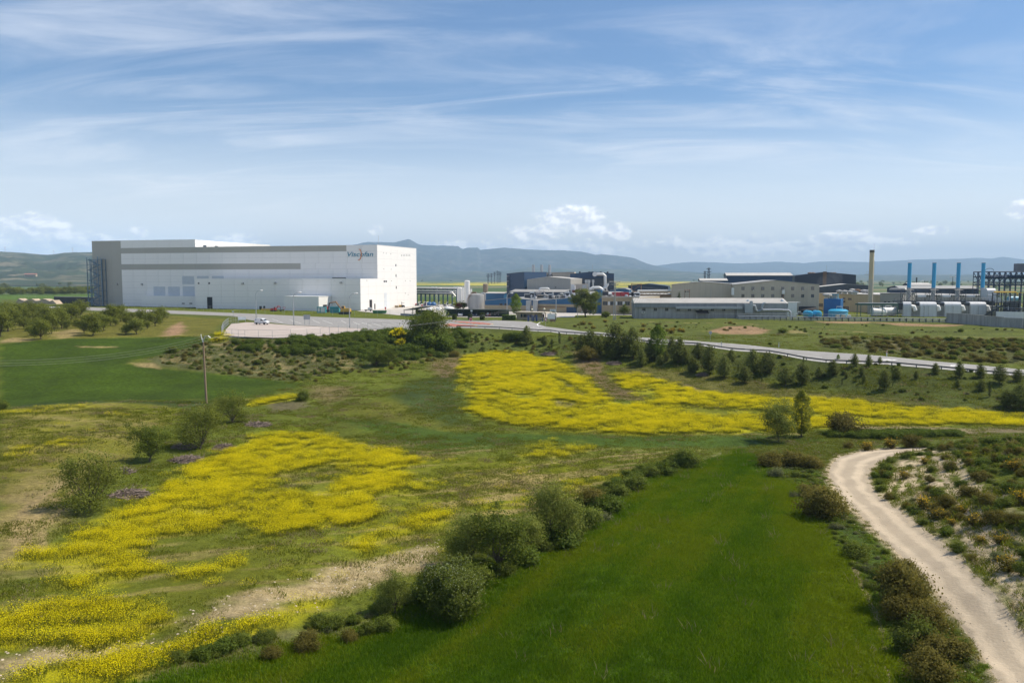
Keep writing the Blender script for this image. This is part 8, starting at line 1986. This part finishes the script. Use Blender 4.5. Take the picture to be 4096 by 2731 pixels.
# brush piles of cut branches
def brush(x, y, w, label):
    l = PT(x, y); W = w / FPX * l[1]; rs = np.random.RandomState(int(x)); o = thing('brush_pile', l, label, 'brush pile')
    n = 420; a = rs.uniform(0, 6.283, n); r = W * .5 * np.sqrt(rs.uniform(0, 1, n)); hh = .55 * (1 - (r / (W * .5)) ** 2) * rs.uniform(.3, 1, n) + .03
    c = np.stack([r * np.cos(a), r * np.sin(a) * .7, hh], 1); d = rs.normal(0, 1, (n, 3)); d[:, 2] *= .25; d /= np.linalg.norm(d, axis=1)[:, None]
    mb = MB()
    for q, e, L_ in zip(c, d, rs.uniform(.4, 1.3, n)): mb.tube([tuple(q - e * L_ / 2), tuple(q + e * L_ / 2)], [.03, .015], 3, cap=False)
    mb.build('branches', TWIG, o); MB().lathe((0, 0, -.1), [(W * .46, 0), (W * .34, .22), (W * .1, .42)], 10).build('litter', mat('branch_litter', (.15, .115, .09), .95, var=.4, scale=4, bump=1, bscale=7), o)
for (x, y, w, lb) in ((519, 1985, 150, 'largest grey brush pile beside the shadowed twiggy tree'), (492, 1890, 70, 'grey brush pile behind the shadowed twiggy tree'), (748, 1845, 125, 'grey brush pile right of the dense dark tree'), (740, 1790, 90, 'shaded brush pile behind the dense dark tree'), (898, 1795, 75, 'small grey brush pile beside the wide twiggy tree'), (1030, 1700, 110, 'grey brush pile next to the light green strip'), (2200, 1418, 70, 'brush pile left of the dark pines at the yellow hill'), (2810, 1500, 40, 'brush pile at the foot of the road bank pines'), (2455, 1455, 60, 'long brush heap below the dark pines')): brush(x, y, w, lb)

# ------------------------------------------------------------------ uncountable cover, instanced
def scatter(name, pts, rotz, scl, meshes, label, idx=None, kind='stuff'):
    me = bpy.data.meshes.new(name); me.vertices.add(len(pts)); me.vertices.foreach_set('co', np.asarray(pts, np.float32).ravel())
    rs = np.random.RandomState(len(pts))
    bake_attr(me, 'scl', scl); bake_attr(me, 'rot', rotz)
    a = me.attributes.new('pick', 'INT', 'POINT'); a.data.foreach_set('value', (rs.randint(0, len(meshes), len(pts)) if idx is None else idx).astype(np.int32))
    o = add_obj(name, me); tag(o, label, kind=kind)
    ng = bpy.data.node_groups.new(name, 'GeometryNodeTree'); ng.is_modifier = True
    ng.interface.new_socket('Geometry', in_out='INPUT', socket_type='NodeSocketGeometry'); ng.interface.new_socket('Geometry', in_out='OUTPUT', socket_type='NodeSocketGeometry')
    N, L = ng.nodes, ng.links
    gi, go = N.new('NodeGroupInput'), N.new('NodeGroupOutput')
    ip_ = N.new('GeometryNodeInstanceOnPoints'); jo = N.new('GeometryNodeJoinGeometry')
    for q in meshes[::-1]:
        ob = bpy.data.objects.new(name + '_piece', q); oi = N.new('GeometryNodeObjectInfo'); oi.inputs['Object'].default_value = ob; oi.inputs['As Instance'].default_value = True
        L.new(oi.outputs['Geometry'], jo.inputs[0])
    def attr(nm, t):
        n = N.new('GeometryNodeInputNamedAttribute'); n.data_type = t; n.inputs[0].default_value = nm; return [s for s in n.outputs if s.enabled and s.name == 'Attribute'][0]
    cx = N.new('ShaderNodeCombineXYZ'); L.new(attr('rot', 'FLOAT'), cx.inputs[2])
    cs = N.new('ShaderNodeCombineXYZ'); sa = attr('scl', 'FLOAT')
    for i in range(3): L.new(sa, cs.inputs[i])
    L.new(gi.outputs[0], ip_.inputs['Points']); L.new(jo.outputs[0], ip_.inputs['Instance']); ip_.inputs['Pick Instance'].default_value = True
    L.new(attr('pick', 'INT'), ip_.inputs['Instance Index']); L.new(cx.outputs[0], ip_.inputs['Rotation']); L.new(cs.outputs[0], ip_.inputs['Scale'])
    L.new(ip_.outputs[0], go.inputs[0])
    md = o.modifiers.new('scatter', 'NODES'); md.node_group = ng
    return o
def blades(n, R_, h, w, rs, lean=.35):
    a = rs.uniform(0, 6.283, n); r = R_ * np.sqrt(rs.uniform(0, 1, n)); b = np.stack([r * np.cos(a), r * np.sin(a), np.full(n, -.06)], 1)
    ln = rs.normal(0, lean, (n, 2)); hh = h * rs.uniform(.55, 1.15, n); t = b + np.stack([ln[:, 0] * hh, ln[:, 1] * hh, hh], 1)
    an = rs.uniform(0, 6.283, n); d = np.stack([np.cos(an), np.sin(an), np.zeros(n)], 1) * w
    m = b * .45 + t * .55 + np.array([0, 0, .08 * h])
    v = np.stack([b - d, b + d, m + d * .8, t, m - d * .8], 1).reshape(-1, 3)
    i = np.arange(n)[:, None] * 5
    f = np.concatenate([i + [0, 1, 2, 4], np.concatenate([i + 4, i + 2, i + 3, i + 3], 1)[:, :4]], 0)
    f4 = i + np.array([0, 1, 2, 4]); f3 = i + np.array([4, 2, 3])
    return v, f4, f3, np.repeat(rs.uniform(0, 1, n), 5)
def blade_mesh(name, n, R_, h, w, m, seed, lean=.35):
    rs = np.random.RandomState(seed); v, f4, f3, var = blades(n, R_, h, w, rs, lean)
    me = bpy.data.meshes.new(name); me.from_pydata(v.tolist(), [], f4.tolist() + f3.tolist()); me.update(); me.materials.append(m); bake_attr(me, 'var', var); return me
def flower_mesh(name, seed, nf=190, R_=.66, h=.48):
    rs = np.random.RandomState(seed); v, f4, f3, var = blades(50, R_, h * .72, .015, rs)
    a = rs.uniform(0, 6.283, nf); r = R_ * np.sqrt(rs.uniform(0, 1, nf)); c = np.stack([r * np.cos(a), r * np.sin(a), h * rs.uniform(.55, 1.1, nf)], 1)
    lv, lf, lvar = leaves(c, np.tile([0, 0, 1.0], (nf, 1)), .038, aspect=.95, rs=rs, jitter=.7)
    me = bpy.data.meshes.new(name); me.from_pydata(np.concatenate([v, lv]).tolist(), [], f4.tolist() + f3.tolist() + (lf + len(v)).tolist()); me.update()
    me.materials.append(L_GRASS); me.materials.append(L_BLOOM)
    me.polygons.foreach_set('material_index', np.concatenate([np.zeros(len(f4) + len(f3)), np.ones(len(lf))]).astype(np.int32)); bake_attr(me, 'var', np.concatenate([var, lvar])); return me
def area_points(poly_px, n, seed):
    w = WP(poly_px); rs = np.random.RandomState(seed); xs = [p[0] for p in w]; ys = [p[1] for p in w]
    x = rs.uniform(min(xs), max(xs), n); y = rs.uniform(min(ys), max(ys), n); k = sdf(w, x, y) > 0
    return x[k], y[k], rs
def seen(x, y):
    px = CX + FPX * x / np.maximum(y, 1); return (px > -220) & (px < 4316)
# flowers
rs = np.random.RandomState(77)
x = rs.uniform(-75, 95, 170000); y = rs.uniform(32, 215, 170000); k = seen(x, y); x, y = x[k], y[k]
fc = flower_cover(x, y); dist = np.hypot(x, y)
fine = fbm((x * .85 + y * .5) / 1.5, (-x * .5 + y * .85) / 1.0, 4, 23)
k = rs.uniform(0, 1, len(x)) < fc ** 1.9 * 1.05 * np.clip(1.25 - dist / 260, .3, 1) * np.maximum(sstep(.26, .58, fine), sstep(.80, .95, fc) * .9)
x, y, dist = x[k], y[k], dist[k]
scatter('yellow_flowers', np.stack([x, y, ZT(x, y) - .02], 1), rs.uniform(0, 6.28, len(x)), rs.uniform(.55, 1.2, len(x)) * (1 + dist / 420), [flower_mesh('flower_clump', 400 + i) for i in range(4)], 'yellow flowering rape standing in drifts over the fields')
# green crop
x, y, rs = area_points([(2960,1800),(3030,1832),(3180,1950),(3300,2100),(3430,2320),(3560,2560),(3680,2780),(400,2780),(1000,2612),(1500,2482),(1900,2302),(2250,2092),(2600,1905),(2850,1835)], 26000, 5)
k = seen(x, y); x, y = x[k], y[k]
c0, c1 = np.array(P(2000, 2650)[:2]), np.array(P(2990, 1850)[:2]); e_ = (c1 - c0) / np.linalg.norm(c1 - c0)
al = (x - c0[0]) * e_[0] + (y - c0[1]) * e_[1]; ac_ = -(x - c0[0]) * e_[1] + (y - c0[1]) * e_[0]
band = fbm(ac_ / 3.2, al / 26, 4, 61); spot = fbm(x / 7, y / 7, 3, 62)
lime = sstep(-5, -.5, -np.abs(sdf(WP([(3150,1930),(3300,2100),(3430,2320),(3560,2560),(3670,2780),(3420,2780),(3340,2450),(3240,2200)]), x, y) - 1.2))
tone = band * .75 + spot * .42 + lime * .28 + .05 * np.sin(ac_ * 2.4) + .015 + rs.uniform(-.10, .10, len(x))
cidx = np.where(tone > .70, 3, np.where(tone > .62, 2, np.where(tone > .53, 1, 0)))
tram = np.abs(((ac_ + 3) % 12.0) - 1.0); tram = np.minimum(tram, np.abs(tram - 1.9)) < .24
k = ~(tram & (rs.uniform(0, 1, len(x)) < .75)); x, y, cidx, spot = x[k], y[k], cidx[k], spot[k]
cidx = np.where(rs.uniform(0, 1, len(x)) < .006, 4, cidx)
L_WH2 = leaf_mat('wheat_blade_dark', (.058, .132, .003), (.108, .190, .007), .45, gain=1.0); L_WH3 = leaf_mat('wheat_blade_lime', (.135, .198, .004), (.22, .268, .012), .45, gain=1.0)
scatter('green_crop', np.stack([x, y, ZT(x, y) - .03], 1), rs.uniform(0, 6.28, len(x)), rs.uniform(.8, 1.25, len(x)) * (.85 + .5 * spot), [blade_mesh('crop_clump', 76, .62, .25, .016, L_WH2, 420), blade_mesh('crop_clump', 76, .62, .26, .016, L_WHEAT, 421), blade_mesh('crop_clump', 76, .62, .25, .016, L_WHEAT, 422), blade_mesh('crop_clump', 76, .62, .24, .016, L_WH3, 423), blade_mesh('seeding_clump', 14, .45, .5, .012, L_DRY, 424)], 'dense young green cereal crop in the near field', idx=cidx)
# rough grass
x = rs.uniform(-90, 100, 170000); y = rs.uniform(30, 205, 170000); k = seen(x, y); x, y = x[k], y[k]
g_ok = np.ones(len(x), bool)
for poly in (ROADW, LOTW, TRACKW, WP([(2960,1800),(3180,1950),(3430,2320),(3680,2780),(400,2780),(1500,2482),(2250,2092),(2850,1835)]), WP([(0,1378),(330,1354),(800,1347),(640,1420),(540,1440),(900,1500),(1200,1540),(860,1602),(400,1600),(0,1634)])): g_ok &= sdf(poly, x, y) < -.3
dens = np.clip(1.15 - np.hypot(x, y) / 190, .12, 1) * sstep(.25, .6, fbm(x / 6, y / 6, 3, 91)) * .8
soilw = WP([(-80,2660),(600,2550),(1100,2350),(1790,2165),(1450,2325),(950,2485),(350,2645),(-80,2720)])
dens *= 1 - .8 * sstep(-1, 1, sdf(soilw, x, y))
g_ok &= rs.uniform(0, 1, len(x)) < dens
x, y = x[g_ok], y[g_ok]; dist = np.hypot(x, y)
dry = (fbm(x / 4, y / 4, 3, 95) > .56).astype(int)
scatter('rough_grass', np.stack([x, y, ZT(x, y) - .03], 1), rs.uniform(0, 6.28, len(x)), rs.uniform(.6, 1.4, len(x)) * (1 + dist / 300), [blade_mesh('tuft', 60, .55, .17, .016, L_GRASS, 440, .6), blade_mesh('dry_tuft', 40, .45, .2, .015, L_DRY, 441, .6)], 'rough tufted grass between the fields', idx=np.where(rs.uniform(0, 1, len(x)) < .06 + .22 * dry, 1, 0))
# bramble thicket on the bank under the lot and along the road
x, y, rs = area_points([(1090,1368),(1270,1350),(1390,1336),(1480,1328),(1660,1326),(1840,1322),(1880,1345),(1850,1400),(1760,1430),(1600,1450),(1480,1440),(1380,1425),(1250,1430),(1060,1410),(960,1400),(930,1375)], 1300, 6)
k = rs.uniform(0, 1, len(x)) < .6; x, y = x[k], y[k]
scatter('bramble_thicket', np.stack([x, y, ZT(x, y) - .25], 1), rs.uniform(0, 6.28, len(x)), rs.uniform(.5, .95, len(x)), [p_['parts'][0][1] for p_ in BRAMB], 'dense dark green bramble thicket covering the bank')
x, y, rs = area_points([(560,1440),(840,1362),(1100,1364),(1480,1334),(1880,1325),(2330,1348),(2330,1400),(1850,1420),(1600,1490),(1300,1500),(1250,1535),(900,1500)], 3400, 7)
k = rs.uniform(0, 1, len(x)) < .55; x, y = x[k], y[k]
scatter('bank_scrub', np.stack([x, y, ZT(x, y) - .08], 1), rs.uniform(0, 6.28, len(x)), rs.uniform(.24, .55, len(x)), [SHRUBS[2]['parts'][0][1], SHRUBS[1]['parts'][0][1], BROWNS[1]['parts'][0][1], GREYS[1]['parts'][0][1]], 'low grey green scrub on the bank below the lot')
x, y, rs = area_points([(3280,1362),(3500,1352),(4096,1362),(4350,1380),(4350,1480),(4096,1458),(3600,1428),(3300,1388)], 1500, 8)
k = rs.uniform(0, 1, len(x)) < .5; x, y = x[k], y[k]
scatter('roadside_scrub', np.stack([x, y, ZT(x, y) - .1], 1), rs.uniform(0, 6.28, len(x)), rs.uniform(.35, .85, len(x)), [SHRUBS[0]['parts'][0][1], BROWNS[0]['parts'][0][1], BROWNS[2]['parts'][0][1], GREYS[0]['parts'][0][1]], 'dark scrub on the cut bank above the road')
x, y, rs = area_points([(2300,1350),(2700,1390),(3300,1440),(4096,1508),(4350,1540),(4350,1665),(3800,1632),(3300,1558),(2900,1498),(2600,1452),(2300,1418)], 1500, 9)
k = rs.uniform(0, 1, len(x)) < .35; x, y = x[k], y[k]
scatter('bank_tussocks', np.stack([x, y, ZT(x, y) - .08], 1), rs.uniform(0, 6.28, len(x)), rs.uniform(.2, .55, len(x)), [SHRUBS[0]['parts'][0][1], GREYS[1]['parts'][0][1], SHRUBS[2]['parts'][0][1]], 'green tussocks between the young pines')
x, y, rs = area_points([(2480,1280),(2950,1284),(3780,1300),(4200,1335),(4200,1420),(3500,1362),(3300,1395),(2700,1352),(2330,1318),(2250,1300)], 2500, 10)
k = rs.uniform(0, 1, len(x)) < .16 * (fbm(x / 14, y / 14, 3, 97) > .5); x, y = x[k], y[k]
scatter('meadow_tussocks', np.stack([x, y, ZT(x, y) - .08], 1), rs.uniform(0, 6.28, len(x)), rs.uniform(.15, .5, len(x)), [SHRUBS[0]['parts'][0][1], GREYS[1]['parts'][0][1], BROWNS[2]['parts'][0][1]], 'tussocky growth on the meadow before the factory')
FRESHG = shrub(299, 2.0, .8, L_FRESH, .10, nclump=50, per=50, spread=.18)['parts'][0][1]
hw_ = WP([(620,2690),(900,2620),(1300,2520),(1650,2420),(1900,2300),(2250,2080),(2600,1900),(2760,1850),(2720,1830),(2560,1880),(2200,2040),(1850,2260),(1550,2400),(1250,2500),(900,2590),(600,2660)])
rs = np.random.RandomState(12); x = rs.uniform(-30, 25, 9000); y = rs.uniform(34, 95, 9000); k = sdf(hw_, x, y) > 0; x, y = x[k][:900], y[k][:900]
scatter('hedgerow_undergrowth', np.stack([x, y, ZT(x, y) - .08], 1), rs.uniform(0, 6.28, len(x)), rs.uniform(.22, .55, len(x)), [SHRUBS[0]['parts'][0][1], GREYS[1]['parts'][0][1], BRAMB[0]['parts'][0][1], SHRUBS[1]['parts'][0][1], FRESHG], 'low undergrowth along the hedgerow gully')
x, y, rs = area_points([(3490,1890),(3560,1842),(3740,1795),(4000,1758),(4300,1758),(4300,2731),(4110,2505),(3795,2172),(3555,2010)], 2600, 13)
ld_ = np.min([line_dist(q[2], x, y) for q in LINES_W[:8]], axis=0)
k = (rs.uniform(0, 1, len(x)) < .9) & seen(x, y) & (ld_ > .55); x, y = x[k], y[k]
scatter('hill_scrub', np.stack([x, y, ZT(x, y) - .1], 1), rs.uniform(0, 6.28, len(x)), rs.uniform(.18, .5, len(x)), [GREYS[0]['parts'][0][1], SHRUBS[1]['parts'][0][1], BROWNS[1]['parts'][0][1], SHRUBS[0]['parts'][0][1], BRAMB[1]['parts'][0][1]], 'low heathy scrub on the eroded hill')
x, y, rs = area_points([(3300,1740),(3500,1735),(3830,1740),(3840,1752),(3500,1755),(3300,1752)], 600, 14)
scatter('low_hedge', np.stack([x, y, ZT(x, y) - .1], 1), rs.uniform(0, 6.28, len(x)), rs.uniform(.3, .55, len(x)), [p_['parts'][0][1] for p_ in BRAMB[:2]], 'low dark bramble hedge before the yellow strip')
vx = WP([(2960,1830),(3300,1900),(3330,2010),(3500,2160),(3700,2360),(3900,2610),(3980,2760),(3700,2760),(3450,2320),(3210,1970)])
rs = np.random.RandomState(15); x = rs.uniform(18, 45, 9000); y = rs.uniform(30, 95, 9000); k = sdf(vx, x, y) > 0; x, y = x[k][:420], y[k][:420]
scatter('verge_scrub', np.stack([x, y, ZT(x, y) - .08], 1), rs.uniform(0, 6.28, len(x)), rs.uniform(.15, .36, len(x)), [SHRUBS[0]['parts'][0][1], GREYS[1]['parts'][0][1], FRESHG, FRESHG], 'weedy scrub on the verge of the dirt track')
# far tree belt left of the warehouse, scattered trees on the plain
n = 170; rs = np.random.RandomState(16); az_ = rs.uniform(R(-36), R(-26.5), n); dd = rs.uniform(900, 980, n)
x, y = dd * np.sin(az_), dd * np.cos(az_)
scatter('tree_belt', np.stack([x, y, Z(x, y)], 1), rs.uniform(0, 6.28, n), rs.uniform(1.0, 1.7, n), [ORCH[i]['parts'][0][1] for i in range(4)], 'far belt of trees beyond the green field')
n = 420; az_ = rs.uniform(R(-36), R(36), n); dd = rs.uniform(1500, 5200, n) ; x, y = dd * np.sin(az_), dd * np.cos(az_)
k = ~((np.degrees(az_) > -9) & (np.degrees(az_) < 13) & (dd < 4700)); x, y = x[k], y[k]
scatter('far_trees', np.stack([x, y, Z(x, y)], 1), rs.uniform(0, 6.28, len(x)), rs.uniform(1.2, 3.0, len(x)), [ORCH[i]['parts'][0][1] for i in range(3)], 'far scattered trees dotting the plain')
q = D(170, 1122, 1500); plant(ORCH[1], 'lone_tree', 'far lone round tree on the plain left of the warehouse', 'tree', (q[0], q[1], float(Z(q[0], q[1]))), 2.6)

# stones on the bare strip and along the track
def stone_mesh(seed):
    rs = np.random.RandomState(seed); bm = bmesh.new(); bmesh.ops.create_icosphere(bm, subdivisions=1, radius=.5)
    for v in bm.verts: v.co = Vector((v.co.x * rs.uniform(.7, 1.2), v.co.y * rs.uniform(.7, 1.2), v.co.z * rs.uniform(.4, .7)))
    me = bpy.data.meshes.new('stone'); bm.to_mesh(me); bm.free(); me.materials.append(mat('field_stone', (.48, .40, .29), .95, var=.25, scale=3)); return me
STONES = [stone_mesh(i) for i in range(3)]
rs = np.random.RandomState(31); x = rs.uniform(-45, 20, 9000); y = rs.uniform(34, 75, 9000); k = sdf(soilw, x, y) > -1.0; x, y = x[k][:2600], y[k][:2600]
scatter('field_stones', np.stack([x, y, ZT(x, y)], 1), rs.uniform(0, 6.28, len(x)), rs.uniform(.04, .20, len(x)) ** 1.0, STONES, 'pale stones strewn over the bare soil strip')
x = rs.uniform(15, 50, 16000); y = rs.uniform(30, 95, 16000); s_ = sdf(TRACKW, x, y); k = (s_ > -.9) & (rs.uniform(0, 1, len(x)) < np.where(s_ < .8, .5, .06)); x, y = x[k], y[k]
scatter('track_gravel', np.stack([x, y, np.maximum(ZT(x, y), Z(x, y) - .03)], 1), rs.uniform(0, 6.28, len(x)), rs.uniform(.03, .14, len(x)), STONES, 'loose stones along the edges of the dirt track')
x = rs.uniform(15, 50, 16000); y = rs.uniform(30, 95, 16000); s_ = sdf(TRACKW, x, y); k = (s_ > -1.2) & (s_ < .35) & (rs.uniform(0, 1, len(x)) < .55); x, y = x[k], y[k]
scatter('track_edge_grass', np.stack([x, y, np.maximum(ZT(x, y), Z(x, y) - .05)], 1), rs.uniform(0, 6.28, len(x)), rs.uniform(.3, .8, len(x)), [blade_mesh('edge_tuft', 40, .4, .26, .018, L_GRASS, 460, .7)], 'ragged grass creeping over the track edges')

# ------------------------------------------------------------------ air
def haze():
    m = bpy.data.materials.new('air'); m.use_nodes = True
    nt = m.node_tree; nt.nodes.clear()
    v = nt.nodes.new('ShaderNodeVolumePrincipled'); o = nt.nodes.new('ShaderNodeOutputMaterial')
    v.inputs['Color'].default_value = (0.52, 0.75, 1.0, 1)
    v.inputs['Density'].default_value = 0.00009
    v.inputs['Anisotropy'].default_value = 0.0
    nt.links.new(v.outputs[0], o.inputs['Volume'])
    mb = MB().box(-18000, 18000, -1500, 20500, -20, 760)
    ob = mb.build('haze', m)
    tag(ob, 'thin blue haze over the plain', kind='stuff')
haze()

def plume(name, label, px, dens, col):
    m = bpy.data.materials.new(name); m.use_nodes = True; nt = m.node_tree; nt.nodes.clear()
    v = nt.nodes.new('ShaderNodeVolumePrincipled'); o = nt.nodes.new('ShaderNodeOutputMaterial'); v.inputs['Color'].default_value = (*col, 1); v.inputs['Density'].default_value = dens; nt.links.new(v.outputs[0], o.inputs['Volume'])
    rs = np.random.RandomState(3); bm = bmesh.new()
    for (x, y, dp, r) in px:
        q = D(x, y, dp); a = bmesh.ops.create_icosphere(bm, subdivisions=3, radius=r)['verts']
        for w in a:
            k = 1 + .35 * (fbm(np.array([w.co.x * 1.3 / r + x]), np.array([w.co.y * 1.3 / r + w.co.z / r * 2.1]), 3, 7)[0] - .5) * 2
            w.co = Vector((q[0] + w.co.x * k, q[1] + w.co.y * k, q[2] + w.co.z * k))
    me = bpy.data.meshes.new(name); bm.to_mesh(me); bm.free(); me.materials.append(m); tag(add_obj(name, me), label, kind='stuff')
plume('steam_puff', 'white steam puffing from the workshop roof', [(2150, 1172, 338, .9), (2157, 1168, 338, 1.1), (2164, 1164, 338, .8), (2172, 1162, 338, .7)], 1.2, (.95, .95, .95))
plume('thin_smoke', 'thin grey smoke drifting before the dark hall', [(3325, 1128, 420, 4.5), (3345, 1112, 420, 4.0), (3300, 1135, 420, 4.0)], .010, (.75, .78, .82))
